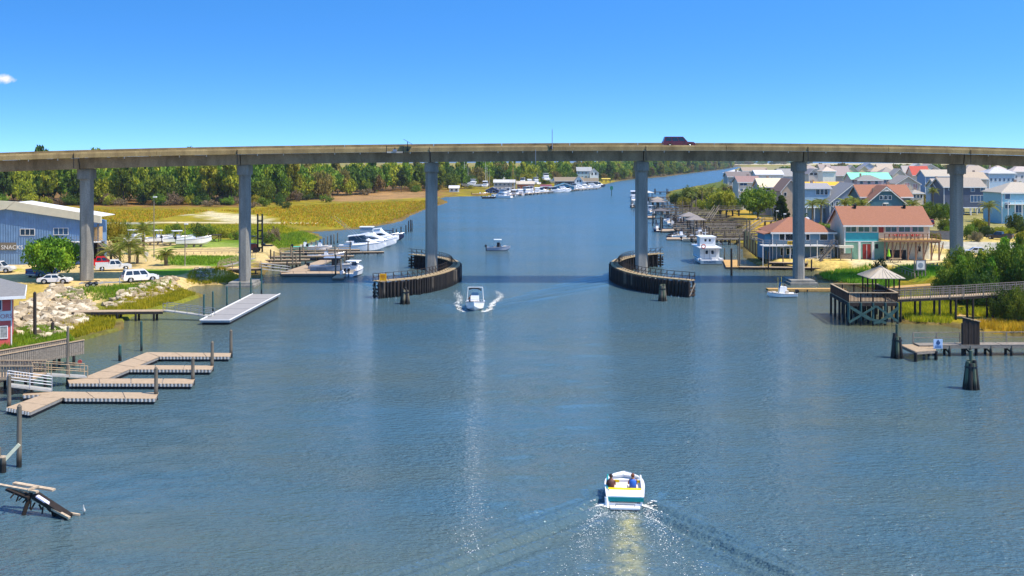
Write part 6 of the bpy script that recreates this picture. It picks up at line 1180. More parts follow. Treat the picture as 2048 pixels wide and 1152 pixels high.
for xx in (-.85, -.25, .35, .9): MB().bar((xx, .1, 0), (xx, .1, 2.6 if abs(xx) > .5 else 1.2), .14).build('leg', WOODG, t)
MB().box(-.7, -.05, .9, .85, .03, 2.5).build('board', GREYM, t); MB().box(-.55, -.07, 1.05, .7, -.052, 2.35).build('poster', WPAINT, t); MB().cyl((.08, -.09, 1.7), .42, (.08, -.071, 1.7), n=14).build('emblem', paint('8fa0b4'), t)
x, y, z = Wp(1782, 525, 1.5); t = T('picnic_table', 'wooden picnic table on the lawn beside the dark shrub', 'table', (x + .8, y, z)); MB().box(-1, -.4, .7, 1, .4, .76).build('top', WOODL, t); [MB().box(-1, s - .13, .4, 1, s + .13, .46).build('bench', WOODL, t) for s in (-.75, .75)]; [MB().bar((xx, s * .75, 0), (xx, -s * .2, .7), .09).build('leg', WOODG, t) for xx in (-.7, .7) for s in (1, -1)]
t = T('parasol', 'folded lime green parasol beside the dark shrub', 'parasol', (x - .4, y, z)); MB().cyl((0, 0, 0), .03, (0, 0, 2.6), n=6).build('pole', GREYM, t); MB().cyl((0, 0, 1.1), .32, (0, 0, 2.5), .05, n=9).build('canopy', paint('9be02c'), t); MB().cyl((0, 0, 0), .3, (0, 0, .1), .28, n=10).build('base', CONCL, t)
# grey privacy fence behind the restaurant
A = Vector(Wp(1852, 478, 1.5)); B = Vector(Wp(1912, 480, 1.5)); t = T('board_fence', 'grey board fence beside the turquoise restaurant', 'fence', tuple(A)); n = 34
for k in range(n): a = A.lerp(B, k / n) - A; b_ = A.lerp(B, (k + .93) / n) - A; MB().slab([(a.x, a.y - .03, 2.0), (b_.x, b_.y - .03, 2.0), (b_.x, b_.y + .03, 2.0), (a.x, a.y + .03, 2.0)], 2.1).build('board', M('fence_grey', '8a8c90', .85, .2, 3), t)
MB().bar((0, -.05, 1.97), ((B - A).x, (B - A).y - .05, 1.97), .1, .12).build('rail', WOODG, t)
def postrail(label, A, B, z, n, hgt=1.0):
    A = Vector(Wp(*A, z)); B = Vector(Wp(*B, z)); t = T('post_fence', label, 'fence', tuple(A)); 
    for k in range(n + 1): c = A.lerp(B, k / n) - A; MB().bar((c.x, c.y, -.2), (c.x, c.y, hgt), .14).build('post', WOODL, t)
    for hh in (.5, .9): MB().bar((0, 0, hh), ((B - A).x, (B - A).y, hh), .06, .1).build('rail', WOODL, t)
postrail('low post and rail fence at the edge of the lawn behind the poster sign', (1845, 539), (1905, 534), 1.5, 8, .9); postrail('wooden post fence beyond the restaurant balcony', (1850, 505), (1886, 499), 1.5, 5, 1.2); postrail('low timber edging fence by the silver car', (1925, 521), (1975, 518), 1.5, 8, .7)
postrail('timber bulkhead edge below the lawn by the gazebo', (1786, 537), (1830, 553), 1.2, 7, .5); postrail('white low rail along the marina lawn', (330, 509), (500, 506), 1.3, 12, .35)
x, y, z = Wp(430, 489, .6); t = T('hunting_stand', 'small dark timber stand with braces in the marsh scrub', 'timber stand', (x, y, z)); [MB().bar((xx, yy, 0), (xx, yy, 2.2), .16).build('leg', WOODD, t) for xx in (-1.1, 1.1) for yy in (-.8, .8)]; MB().box(-1.3, -1, 2.1, 1.3, 1, 2.25).build('platform', WOODD, t); MB().bar((-1.1, -.8, .2), (1.1, -.8, 2.0), .12).build('brace', WOODD, t); MB().bar((1.1, -.8, .2), (-1.1, -.8, 2.0), .12).build('brace', WOODD, t); MB().bar((-2.9, -.8, -.1), (-1.2, -.8, 2.7), .12).build('prop', WOODL, t)
# ------------------------------------------------------------------ private docks along the right bank
WOODB = M('brown_weathered_wood', '6a5a48', .9, .35, 3, bmp=.01); RD = 'private docks on the right bank'
DKS = sorted([(1385, 1532, 477), (1375, 1525, 472), (1368, 1528, 467), (1352, 1500, 459), (1345, 1470, 454.5), (1360, 1500, 450.5), (1340, 1480, 447), (1330, 1488, 443), (1332, 1450, 436.5), (1335, 1440, 431), (1325, 1420, 426), (1320, 1400, 421), (1312, 1395, 416), (1306, 1395, 411), (1300, 1385, 402), (1292, 1360, 394)], key=lambda q: -q[2]); DKS = [(*q, ORD[i]) for i, q in enumerate(DKS)]
for k, (a, b_, y_, o_) in enumerate(DKS): pier('%s private wooden dock from the trawler along the right bank' % o_, Wp(a, y_, 1.5), Wp(b_, y_ - 1, 1.5), 1.5, 1.5, 9, group=RD, mat=WOODB if k % 2 else WOODG, rail=.95 if k % 3 else 0, brace=k in (0, 1), legmat=PILED, name='private_dock', cat='dock')
def pavilion(label, px, py, w, dep, h, roofh, col='9a9088'):
    x, y, _ = Wp(px, py, 1.5); t = T('dock_pavilion', label, 'pavilion', (x, y, 0), 0, 'hip roofed dock pavilions'); z1 = 1.5 + h
    MB().box(-w / 2, -dep / 2, 1.38, w / 2, dep / 2, 1.52).build('floor', WOODG, t)
    for xx in (-1, 0, 1):
        for yy in (-1, 1): MB().box(xx * w * .45 - .1, yy * dep * .45 - .1, -1, xx * w * .45 + .1, yy * dep * .45 + .1, z1).build('post', WOODD, t)
    e = .5; a = [(-w / 2 - e, -dep / 2 - e, z1), (w / 2 + e, -dep / 2 - e, z1), (w / 2 + e, dep / 2 + e, z1), (-w / 2 - e, dep / 2 + e, z1)]; tp = (0, 0, z1 + roofh)
    for i in range(4): MB().slab([a[i], a[(i + 1) % 4], tp], .12).build('roof_slope', shingle(col), t)
    for hh in (.5, 1.0): MB().box(-w / 2, -dep / 2 - .04, 1.5 + hh - .08, w / 2, -dep / 2 + .04, 1.5 + hh).build('rail', WOODG, t)
pavilion('grey hip roofed pavilion nearest the trawler', 1391, 457, 4.0, 4.0, 2.4, 1.2); pavilion('grey hip roofed pavilion just behind the nearest one', 1378, 449, 4.2, 4, 2.4, 1.2); pavilion('dark grey pavilion close beside the bridge pier', 1322, 437, 4.6, 4, 2.5, .7, '6f6a68'); pavilion('brown pavilion halfway along the docks beside the bridge pier', 1316, 420, 4.2, 4, 3.0, 1.2); pavilion('tan pavilion second farthest along the docks', 1315, 411, 4.0, 4, 2.4, 1.2, 'a89c88'); pavilion('white roofed farthest pavilion near the bridge pier', 1297, 396, 4, 4, 2.6, .8, 'e2dccc')
def boatlift(label, px, py, L_, hm, z=1.2, rz=90, top=None):
    x, y, _ = Wp(px, py); t = T('boat_lift', 'four post boat lift holding the ' + label, 'boat lift', (x, y, 0), 0, 'boat lifts'); [MB().cyl((xx, yy, -1), .17, (xx, yy, 3.4), n=7).build('post', PILED, t) for xx in (-1.9, 1.9) for yy in (-2, 2)]; [MB().bar((xx, -2.4, 3.3), (xx, 2.4, 3.3), .18, .22).build('top_beam', WOODG, t) for xx in (-1.9, 1.9)]; [MB().bar((-1.9, yy, .75), (1.9, yy, .75), .12, .15).build('cradle', ALU, t) for yy in (-1.4, 1.4)]
    center_console(label, (x, y, 0), R(rz), L_, 2.3, hm, top, 1, .8, 'boats on lifts', z=z)
boatlift('white boat with black canopy high on a lift', 1336, 457, 6.5, WHITE, 1.4, 95, BLKC); boatlift('navy hulled boat lifted behind the white canopy boat', 1362, 452, 6, NAVY, 1.1, 80); boatlift('white runabout on the lift beside the bridge pier', 1300, 431, 6, WHITE, 1.1, 100, WHITE); boatlift('grey boat on the lift nearest the white trawler', 1400, 480, 5.5, GH, 1.0, 85); boatlift('white boat with grey top on the farthest lift', 1290, 412, 6.5, WHITE, 1.1, 90, GH)
center_console('white skiff tied among the private docks', Wp(1362, 475), R(10), 5, 2, WHITE, None, 1, .6, 'dock boats'); center_console('small white boat tied below the first private dock', Wp(1384, 482), R(5), 5, 2, TAN, None, 1, .6, 'dock boats'); center_console('dark blue bow boat tied outside the lift', Wp(1314, 463), R(95), 5, 2, NAVY, None, 1, .7, 'dock boats'); yacht('white cabin cruiser moored left of the bridge pier at the far docks', Wp(1268, 402), R(85), 9, 3.2, True, True, False, 'dock boats'); yacht('white cruiser moored left of the bridge pier behind the other', Wp(1266, 395), R(85), 9, 3.2, False, True, False, 'dock boats'); center_console('dark skiff moored left of the bridge pier', Wp(1265, 415), R(90), 6, 2.2, BOTTOM, None, 1, .8, 'dock boats')
def jetski(label, px, py, rz):
    t = T('jet_ski', label, 'jet ski', Wp(px, py), rz, 'jet skis'); hull(t, 3.2, 1.2, .42, NAVY, .4, .1, .4, .2); MB().loft([[(x, -w, .42), (x, w, .42), (x, w * .6, .42 + h), (x, -w * .6, .42 + h)] for x, w, h in ((-1.3, .3, .35), (0, .3, .4), (.5, .35, .55), (1.2, .25, .2))]).build('seat', BLKC, t); MB().bar((.4, -.35, 1.1), (.4, .35, 1.1), .06).build('handlebar', BLACK, t); MB().box(.2, -.2, .9, .6, .2, 1.05).build('cowl', WHITE, t)
jetski('navy and white jet ski floating beside the trawler end docks, front one', 1346, 474, R(8)); jetski('navy and white jet ski floating beside the trawler end docks, rear one', 1352, 472, R(14))
floatdock('pale floating dock in front of the boat lift', [[(1324, 458), (1358, 458), (1359, 462), (1323, 462)]], .5, None, WOODG, False); floatdock('pale floating dock under the jet skis', [[(1334, 474.5), (1372, 474.5), (1370, 478), (1333, 478)]], .35, None, WOODG, False); floatdock('pale floating dock beside the bridge pier at the private docks', [[(1292, 432), (1310, 432), (1310, 435), (1291, 435)]], .5, None, WOODG, False)
for k, (px, pb, pt) in enumerate([(1305, 452, 428), (1322, 466, 436), (1313, 458, 440), (1388, 484, 440), (1349, 464, 430), (1336, 446, 405), (1352, 440, 400), (1365, 438, 402), (1380, 436, 404), (1408, 486, 462), (1425, 486, 463), (1450, 484, 462), (1262, 412, 392), (1264, 419, 400), (1268, 423, 408)]): pile('private dock pile, %s counting up the right bank' % ORD[k], px, pb, pt, r=.15, mat=PILE if k % 2 else PILED, group='private dock piles')
x, y, _ = Wp(1324, 388); t = T('end_platform', 'dark square dock platform out at the end of the wooded point', 'platform', (x, y, 0)); MB().box(-4.5, -2.5, 1.0, 4.5, 2.5, 1.3).build('deck', WOODD, t); [MB().cyl((xx, yy, -1), .2, (xx, yy, 3 if xx in (-4, 3) else 1), n=7).build('post', WOODD, t) for xx in (-4, -1, 3, 4.2) for yy in (-2.2, 2.2)]
# stairs and elevated walks up the right bank
def stairway(label, A, B, w=1.4):
    A = Vector(A); B = Vector(B); o = tuple(A.xy) + (0,); t = T('bank_stairs', label, 'stairs', o, 0, 'bank stairs'); n = 14; d_ = (B - A).normalized(); s = Vector((-d_.y, d_.x, 0)).normalized() * (w / 2)
    for k in range(n): c = A.lerp(B, (k + .5) / n); MB(o).slab([tuple(c + s + Vector((-.25, 0, 0))), tuple(c + s + Vector((.25, 0, 0))), tuple(c - s + Vector((.25, 0, 0))), tuple(c - s + Vector((-.25, 0, 0)))], .08).build('step', WOODG, t)
    for sg in (1, -1): MB(o).bar(tuple(A + s * sg), tuple(B + s * sg), .08, .3).build('stringer', WOODG, t); MB(o).bar(tuple(A + s * sg + Vector((0, 0, 1))), tuple(B + s * sg + Vector((0, 0, 1))), .08, .1).build('handrail', WOODG, t); [MB(o).bar(tuple(A.lerp(B, f) + s * sg), tuple(A.lerp(B, f) + s * sg + Vector((0, 0, 1))), .09).build('post', WOODG, t) for f in (0, .33, .66, 1)]
stairway('grey timber stairs climbing the bank by the tall poles', Wp(1490, 463, 1.5), XZ(1524, 441, 292)); pier('raised timber walk at the top of the bank stairs', XZ(1524, 441, 292), XZ(1548, 441, 292), 1.6, XZ(1524, 441, 292)[2], 2, rail=1.0, group=RD, mat=WOODG, legh=.5, name='raised_walk', cat='walkway')
stairway('grey timber stairs climbing to the walk under the big oak', Wp(1416, 443, 1.5), XZ(1434, 416, 340)); pier('long raised timber walk under the big oak', XZ(1434, 418, 340), XZ(1484, 418, 340), 1.6, XZ(1434, 418, 340)[2], 4, rail=1.0, group=RD, mat=WOODG, legh=.5, name='raised_walk', cat='walkway')
# ------------------------------------------------------------------ vegetation
FD = foliage('foliage_dark_green', '2a3c12', '435a1a', '677a24', .3); FM = foliage('foliage_mid_green', '3c5216', '627a1e', '8c9a28', .3); FY = foliage('foliage_yellow_green', '5f6a1c', '8c8f22', 'b8ac30', .3); FB = foliage('foliage_brown_green', '4f4a20', '776a30', '9c8642', .3); FP = foliage('foliage_palm', '4c5f22', '768030', 'a8a048', .9); FN = foliage('foliage_bright_green', '3c5f14', '64881e', '96ac2c', .5); FG = foliage('foliage_grey_scrub', '5a5236', '857653', 'a5916a', .4)
BARK = M('bark', '5a4a3a', .9, .35, 3, stretch=(1, 1, .3), bmp=.03); BARKP = M('palm_bark', '7d6b54', .9, .3, 4, bmp=.03)
def quads(C, size, r, up=.35):
    n = len(C); a = r.normal(size=(n, 3)); a /= np.linalg.norm(a, axis=1)[:, None]; b_ = r.normal(size=(n, 3)); b_[:, 2] *= (1 - up); b_ -= a * (a * b_).sum(1)[:, None]; b_ /= np.linalg.norm(b_, axis=1)[:, None]
    s = size * r.uniform(.6, 1.3, (n, 1)); a *= s; b_ *= s * .7
    V = np.stack([C - a, C - b_ * .9, C + a, C + b_ * .9], 1).reshape(-1, 3); return V, np.arange(n * 4).reshape(n, 4)
def crown_pts(kind, seed, ncl, nlf):
    r = np.random.default_rng(seed); out = []
    for k in range(ncl):
        if kind == 'oak': v = r.normal(size=3); v /= np.linalg.norm(v); v *= r.uniform(.45, .82); c = np.array([v[0], v[1], .62 + v[2] * .38]); rad = r.uniform(.16, .3)
        elif kind == 'pine': z = r.uniform(.38, .98); w = .36 * (1.05 - z) ** .5 + .06; an = r.uniform(0, 6.28); q = r.uniform(.2, 1) * w * 1.3; c = np.array([math.cos(an) * q, math.sin(an) * q, z]); rad = r.uniform(.07, .13)
        elif kind == 'cedar': z = r.uniform(.06, .97); w = .42 * (1 - z) ** .7 + .03; an = r.uniform(0, 6.28); q = r.uniform(.5, 1) * w; c = np.array([math.cos(an) * q, math.sin(an) * q, z]); rad = r.uniform(.07, .13)
        else: v = r.normal(size=3); v /= np.linalg.norm(v); v *= r.uniform(.4, .85); c = np.array([v[0], v[1], .45 + v[2] * .48]); rad = r.uniform(.16, .28)
        g = r.normal(size=(nlf, 3)); g /= np.linalg.norm(g, axis=1)[:, None]; g *= rad * r.uniform(.35, 1.0, (nlf, 1)) ** .6; g[:, 2] *= .75; out.append(c + g)
    P = np.concatenate(out); P[:, 2] = np.maximum(P[:, 2], .01); return P, r
LIB = {}
def crown_mesh(kind, var, mat, ncl=46, nlf=34, leaf=.045):
    key = (kind, var, mat.name, ncl)
    if key not in LIB:
        P, r = crown_pts(kind, hash((kind, var)) % 1000 if False else sum(map(ord, kind)) * 7 + var, ncl, nlf); V, Q = quads(P, leaf, r); me = bpy.data.meshes.new('crown'); me.from_pydata(V.tolist(), [], Q.tolist()); me.materials.append(mat); LIB[key] = (me, V, Q)
    return LIB[key]
TR = {}
def trunk_mesh(kind, var):
    if (kind, var) in TR: return TR[(kind, var)]
    r = random.Random(var * 13 + len(kind)); m = MB(); top = {'oak': .6, 'pine': .95, 'cedar': .9, 'bush': .4}[kind]; rad = {'oak': .045, 'pine': .022, 'cedar': .025, 'bush': .03}[kind]
    p = Vector((0, 0, -.03)); rr = rad
    for k in range(4): q = Vector((p.x + r.uniform(-.03, .03), p.y + r.uniform(-.03, .03), top * (k + 1) / 4)); m.cyl(p, rr, q, rr * .75, n=7, caps=False); p = q; rr *= .75
    for k in range(6):
        a = r.uniform(0, 6.28); z0 = top * r.uniform(.35, .9); L = .45 if kind in ('oak', 'bush') else .2; m.cyl((0, 0, z0), rad * .45, (math.cos(a) * L, math.sin(a) * L, z0 + L * .6), rad * .12, n=5, caps=False)
    me = m.mesh('trunk', True); me.materials.append(BARK); TR[(kind, var)] = me; return me
def tree(label, kind, loc, hgt, wid, mat, var=0, group=None, name=None, ncl=54, nlf=60, leaf=.05, cat=None, rz=None):
    t = T(name or {'oak': 'oak_tree', 'pine': 'pine_tree', 'cedar': 'cedar_tree', 'bush': 'shrub'}[kind], label, cat or ('shrub' if kind == 'bush' else 'tree'), loc, random.uniform(0, 6.28) if rz is None else rz, group)
    wx = wid / 2 / {'oak': 1.0, 'pine': .5, 'cedar': .5, 'bush': 1.0}[kind]; sc = (wx, wx, hgt)
    link('trunk', trunk_mesh(kind, var), t, sc=sc); link('crown', crown_mesh(kind, var, mat, ncl, nlf, leaf)[0], t, sc=sc); return t
def gpt(px, py, z=1.3): x, y, _ = Wp(px, py, z); return (x, y, max(.1, gz(x, y)) - .05)
def span(px0, px1, d): return (px1 - px0) * d / F
# near trees: left lot
p = gpt(104, 562); t = tree('spreading green tree over the white sedan on the sandy lot', 'oak', p, 6.7, 9.8, FN, 1, ncl=110, nlf=95, leaf=.036)
p = gpt(228, 512); tree('dense rounded evergreen beside the end of the marina shed', 'oak', p, 7.2, 5.6, FY, 2, ncl=60, nlf=45, leaf=.04)
# palms
def palm(label, px, py, top_py, spread, z=1.3, nf=22, thick=.22, group='palms', mat=None, d=None):
    p = gpt(px, py, z) if d is None else (Xa(px, d), d, 1.4); h = max(.5, Za(top_py, p[1]) - p[2] - spread * .35); t = T('palm', label, 'palm', p, random.uniform(0, 6), group)
    m = MB(); q = Vector((0, 0, -.1)); n = max(2, int(h / .5)); 
    for k in range(n): w = Vector((random.uniform(-.03, .03), random.uniform(-.03, .03), h * (k + 1) / n)); m.cyl(q, thick * (1.1 if k % 2 else .95), w, thick * (.95 if k % 2 else 1.1), n=8, caps=False); q = w
    m.build('trunk', BARKP, t)
    fk = ('frond', round(spread, 1), (mat or FP).name)
    if fk not in LIB:
        f = MB(); N = 9; S = spread
        pts = [Vector((S * (u / N) ** .9, 0, S * (.55 * (u / N) - .85 * (u / N) ** 2.2))) for u in range(N + 1)]
        for u in range(N): f.bar(pts[u], pts[u + 1], .04)
        for u in range(1, N + 1):
            for s in (1, -1):
                for jj in (0, .5):
                    c = pts[u - 1].lerp(pts[u], jj + .25); L = S * .34 * math.sin(math.pi * (.12 + .82 * (u - .5 + jj * .5) / N)) + .08; tip = c + Vector((L * .45, s * L * .8, -L * .42)); f.add([c + Vector((-.05, 0, .0)), c + Vector((.07, 0, 0)), tip], [(0, 1, 2)])
        me = f.mesh('frond'); me.materials.append(mat or FP); LIB[fk] = me
    for k in range(nf):
        a = k * 2.399; el = 1.15 - 1.75 * (k / nf); o = link('frond', LIB[fk], t, (0, 0, h - .05)); o.rotation_euler = (0, -el * .75, a); sc = random.uniform(.8, 1.1); o.scale = (sc, sc, sc)
    return t
palm('big feathery palm behind the white pickup', 259, 533, 478, 3.4, nf=30); palm('tall fan palm beside the stored boats', 287, 508, 450, 3.0, nf=28); palm('low sago palm on the lawn by the lamp post', 332, 531, 501, 2.0, nf=24, thick=.3); palm('feathery palm right behind the red pickup', 222, 530, 494, 2.8); palm('low palm between the notice sign and the big palm', 275, 527, 497, 2.2); palm('small palm at the end of the steel stairs', 240, 524, 490, 1.8)
palm('cabbage palm left of two behind the blue restaurant', 1625, 455, 402, 2.4, 1.5, d=262); palm('cabbage palm right of two behind the blue restaurant', 1642, 455, 400, 2.4, 1.5, d=266); palm('palm top over the turquoise restaurant roof, left one', 1690, 455, 400, 2.2, 1.5, d=235); palm('palm top over the turquoise restaurant roof, second one', 1708, 455, 397, 2.2, 1.5, d=238); palm('palm top over the turquoise restaurant roof, third one', 1724, 455, 401, 2.0, 1.5, d=232)
palm('palm at the right end of the restaurant roof', 1826, 455, 402, 2.2, 1.5, d=240); palm('palm beside the dark slate house', 1866, 440, 378, 2.2, 1.5, d=330); palm('tall bright palm in front of the dark slate house', 1978, 468, 405, 2.8, 1.5, d=258); palm('short thick palm by the silver car', 1904, 527, 500, 1.2, 1.5)
for k, (px, pt, dd2) in enumerate([(1392, 378, 400), (1404, 374, 410), (1414, 383, 395), (1424, 372, 415), (1436, 377, 405), (1384, 386, 395), (1448, 368, 420)]): palm('slender palm in the grove on the wooded point, %s from the water' % ORD[k], px, 415, pt, 2.4, 1.5, 16, d=dd2, group='palm grove on the point')
# right bank near shrubs
for k, (px, py, h, w, mt, lab) in enumerate([(1905, 596, 4.4, 5.2, FM, 'leftmost wax myrtle behind the boardwalk'), (1940, 600, 5.2, 5.5, FN, 'tall bright shrub behind the boardwalk'), (1985, 602, 6.2, 6.0, FM, 'tallest shrub behind the boardwalk'), (2030, 604, 6.6, 6.2, FN, 'broad shrub at the right edge behind the boardwalk'), (1965, 612, 4.2, 4.6, FD, 'dark shrub just behind the boardwalk rail'), (2072, 612, 6.4, 6, FM, 'shrub cut by the right edge of the photo'),
        (2010, 632, 3.4, 3.8, FD, 'dark shrub overhanging the beach under the boardwalk'), (2046, 640, 3.8, 4.2, FM, 'shrub on the beach at the right edge'), (1925, 575, 4.5, 5, FN, 'pale green shrub by the foot of the bridge pier')]):
    tree(lab, 'bush', gpt(px, py, .8), h * 1.3, w * 1.15, mt, k % 3, 'shrubs behind the boardwalk', ncl=110, nlf=90, leaf=.034)
for k, (px, py, h, w, mt) in enumerate([(1922, 594, 6.2, 3.4, FN), (1962, 598, 7.0, 3.6, FY), (2008, 600, 8.0, 4.0, FN), (2044, 602, 8.6, 4.2, FY), (1984, 606, 6.4, 3.2, FN), (1898, 590, 5.0, 2.8, FY)]): tree('upright pointed cedar among the shrubs behind the boardwalk, %s from the left' % ORD[(1, 2, 4, 5, 3, 0)[k]], 'cedar', gpt(px, py, .8), h, w, mt, k % 3, 'cedars behind the boardwalk', ncl=90, nlf=60, leaf=.03)
tree('dark rounded shrub on the lawn in front of the turquoise restaurant', 'bush', gpt(1761, 541, 1.4), 3.4, 3.6, FD, 1, ncl=60, nlf=50, leaf=.04)
for k, (px, d_, h, w, kd, mt, lab) in enumerate([(1516, 322, 9.8, 13.2, 'oak', FN, 'big round bright green oak above the private docks'), (1442, 345, 9.4, 11.5, 'oak', FY, 'broad olive oak left of the big round one'), (1563, 318, 7.4, 5.6, 'cedar', FD, 'dark conical cedar beside the bridge pier'), (1470, 366, 5.5, 6, 'bush', FD, 'dark shrub between the two big oaks'), (1352, 430, 5.6, 6.5, 'oak', FD, 'small dark tree at the tip of the wooded point'), (1368, 424, 5.0, 7, 'bush', FY, 'yellow green shrub near the tip of the point'), (1378, 440, 8.0, 8, 'oak', FM, 'round tree on the wooded point behind the palms'), (1410, 440, 7.8, 9, 'oak', FY, 'golden green tree in the middle of the point'), (1400, 405, 4.5, 6, 'bush', FY, 'golden shrub in front of the palm grove'), (1432, 400, 4.8, 6, 'bush', FM, 'green shrub in front of the palm grove'), (1456, 432, 7.5, 7, 'oak', FB, 'brownish tree beside the dark roofed house'),
        (1645, 246, 4.0, 5.0, 'bush', FN, 'bright shrub between the two restaurants'), (1662, 240, 3.6, 4.5, 'bush', FN, 'light green shrub under the outside staircase'), (1600, 300, 5, 4.5, 'bush', FD, 'dark shrub right beside the bridge pier column'), (1862, 322, 6.2, 6.5, 'bush', FN, 'bright shrub left of the dark slate house'), (1888, 318, 5.4, 5.5, 'bush', FM, 'mid green shrub under the dark slate house'), (1846, 326, 4.8, 5, 'bush', FD, 'dark shrub behind the restaurant roof end'), (1842, 480, 7.5, 8, 'oak', FM, 'tree below the coral red roof'), (1800, 460, 6.5, 6, 'oak', FM, 'tree beside the mint green roof'), (1642, 430, 6.5, 6, 'oak', FD, 'dark tree below the bright white house'), (1790, 385, 5, 6, 'bush', FB, 'brownish shrub at the beige gable'),
        (1890, 268, 3.4, 4.6, 'bush', FM, 'shrub in the yellow grass left of the bridge pier'), (1868, 232, 2.6, 3.6, 'bush', FY, 'yellow shrub behind the grey fence'), (1900, 250, 2.8, 4, 'bush', FN, 'low bright shrub beside the pier column'), (1940, 240, 4.0, 3.6, 'bush', FM, 'shrub just right of the pier column'), (1958, 262, 4.2, 5, 'bush', FY, 'golden shrub left of the bright palm'), (1952, 235, 2.6, 3.4, 'bush', FG, 'greyish scrub right of the pier column'), (1998, 250, 2.6, 4.4, 'bush', FY, 'golden hedge shrub below the bright palm, left'), (2016, 252, 2.4, 4.4, 'bush', FY, 'golden hedge shrub below the bright palm, right'), (2030, 262, 5.6, 5, 'bush', FD, 'dark tall shrub in front of the light blue house'), (2052, 250, 3.6, 5, 'bush', FD, 'dark low shrub at the right edge by the light blue house'), (1972, 250, 3, 4, 'bush', FD, 'dark shrub at the foot of the bright palm'), (2044, 480, 8, 8, 'oak', FM, 'tree behind the light blue house roof'), (1508, 450, 6, 7, 'oak', FB, 'brownish tree between the pink roof and the water'), (1692, 480, 6, 6, 'oak', FM, 'tree beside the taupe roof')]):
    tree(lab, kd, (Xa(px, d_), d_, max(.3, gz(Xa(px, d_), d_)) - .05), h, w, mt, k % 3, 'trees and shrubs among the houses', ncl=80, nlf=70, leaf=.045)
for k, (px, py, h, w, mt, lab) in enumerate([(20, 706, 1.0, 2.6, FB, 'low brown hedge in front of the red house, left'), (36, 700, .9, 2.2, FY, 'low golden hedge in front of the red house, right')]): tree(lab, 'bush', gpt(px, py, .8), h, w, mt, k, 'low hedge by the red house', ncl=40, nlf=40, leaf=.06)
for k, (px, py, h, w, mt) in enumerate([(345, 480, 4, 5, FM), (395, 478, 4.4, 6, FD), (420, 476, 4, 6, FM), (455, 478, 3.6, 6, FY), (500, 482, 3, 5, FM), (545, 490, 3.8, 4.5, FG), (535, 492, 3, 4, FM), (250, 478, 4, 5, FM), (300, 474, 3.5, 5, FY), (470, 486, 2.4, 4, FN), (375, 486, 2.6, 4, FN)]): tree('scrub bush at the marsh edge behind the marina yard, %s from the camera side' % ORD[k], 'bush', gpt(px, py, .6), h, w, mt, k % 3, 'scrub bushes behind the marina yard', ncl=44, nlf=36, leaf=.05)
for k, (px, py, h, w, mt) in enumerate([(530, 413, 4.5, 7, FM), (558, 412, 4, 6, FD), (652, 405, 4, 8, FM), (505, 416, 3, 8, FG), (572, 418, 3.4, 6, FD), (240, 412, 3.5, 8, FG), (420, 413, 3.2, 9, FG), (470, 410, 4, 9, FG), (120, 410, 3.5, 9, FG), (340, 411, 3.5, 9, FG)]): tree('lone bush on the brown marsh, %s counted from the middle' % ORD[k], 'bush', gpt(px, py, .4), h, w, mt, k % 3, 'bushes on the marsh', ncl=44, nlf=36, leaf=.05)
for k in range(46):
    d_ = random.uniform(300, 640); px = random.uniform(1470, 2070); kd = random.choice(('bush', 'bush', 'oak')); tree('green shrub or small tree growing between the houses of the right bank', kd, (Xa(px, d_), d_, 1.4), random.uniform(2.5, 4.5) if kd == 'bush' else random.uniform(5, 8), random.uniform(4, 7), (FM, FN, FD, FY, FB)[k % 5], k % 3, 'small greenery between the houses', ncl=54, nlf=60, leaf=.055)
# wood behind the marsh: front trees one by one, the mass behind as one
BASE = [(-330, 412), (-100, 410), (200, 409), (400, 409), (480, 408), (600, 402), (690, 392), (760, 388), (860, 384), (905, 381), (960, 376), (1060, 372), (1160, 365), (1240, 359.5), (1320, 352), (1390, 344), (1440, 338.5), (1475, 333)]
BW = np.array([Wp(x, y, .6)[:2] for x, y in BASE]); acc = np.r_[0, np.cumsum(np.hypot(*np.diff(BW, axis=0).T))]
def along(s): i = min(max(np.searchsorted(acc, s) - 1, 0), len(BW) - 2); f = (s - acc[i]) / (acc[i+1] - acc[i]); return BW[i] + (BW[i+1] - BW[i]) * f, (BW[i+1] - BW[i]) / (acc[i+1] - acc[i])
s_ = 0; k = 0
def nth(n): 
    o1 = ORD; tens = ['', '', 'twenty', 'thirty', 'forty', 'fifty', 'sixty', 'seventy', 'eighty', 'ninety']; tth = ['', '', 'twentieth', 'thirtieth', 'fortieth', 'fiftieth', 'sixtieth', 'seventieth', 'eightieth', 'ninetieth']
    if n > 100: return 'hundred and ' + nth(n - 100)
    if n == 100: return 'hundredth'
    return o1[n - 1] if n <= 20 else (tth[n // 10] if n % 10 == 0 else tens[n // 10] + ' ' + o1[n % 10 - 1])
MIX = [FD, FM, FY, FB, FD, FM, FY, FM]
names = {0: 'dark green', 1: 'mid green', 2: 'yellow green', 3: 'brownish green', 4: 'dark green', 5: 'mid green', 6: 'yellow green', 7: 'mid green'}
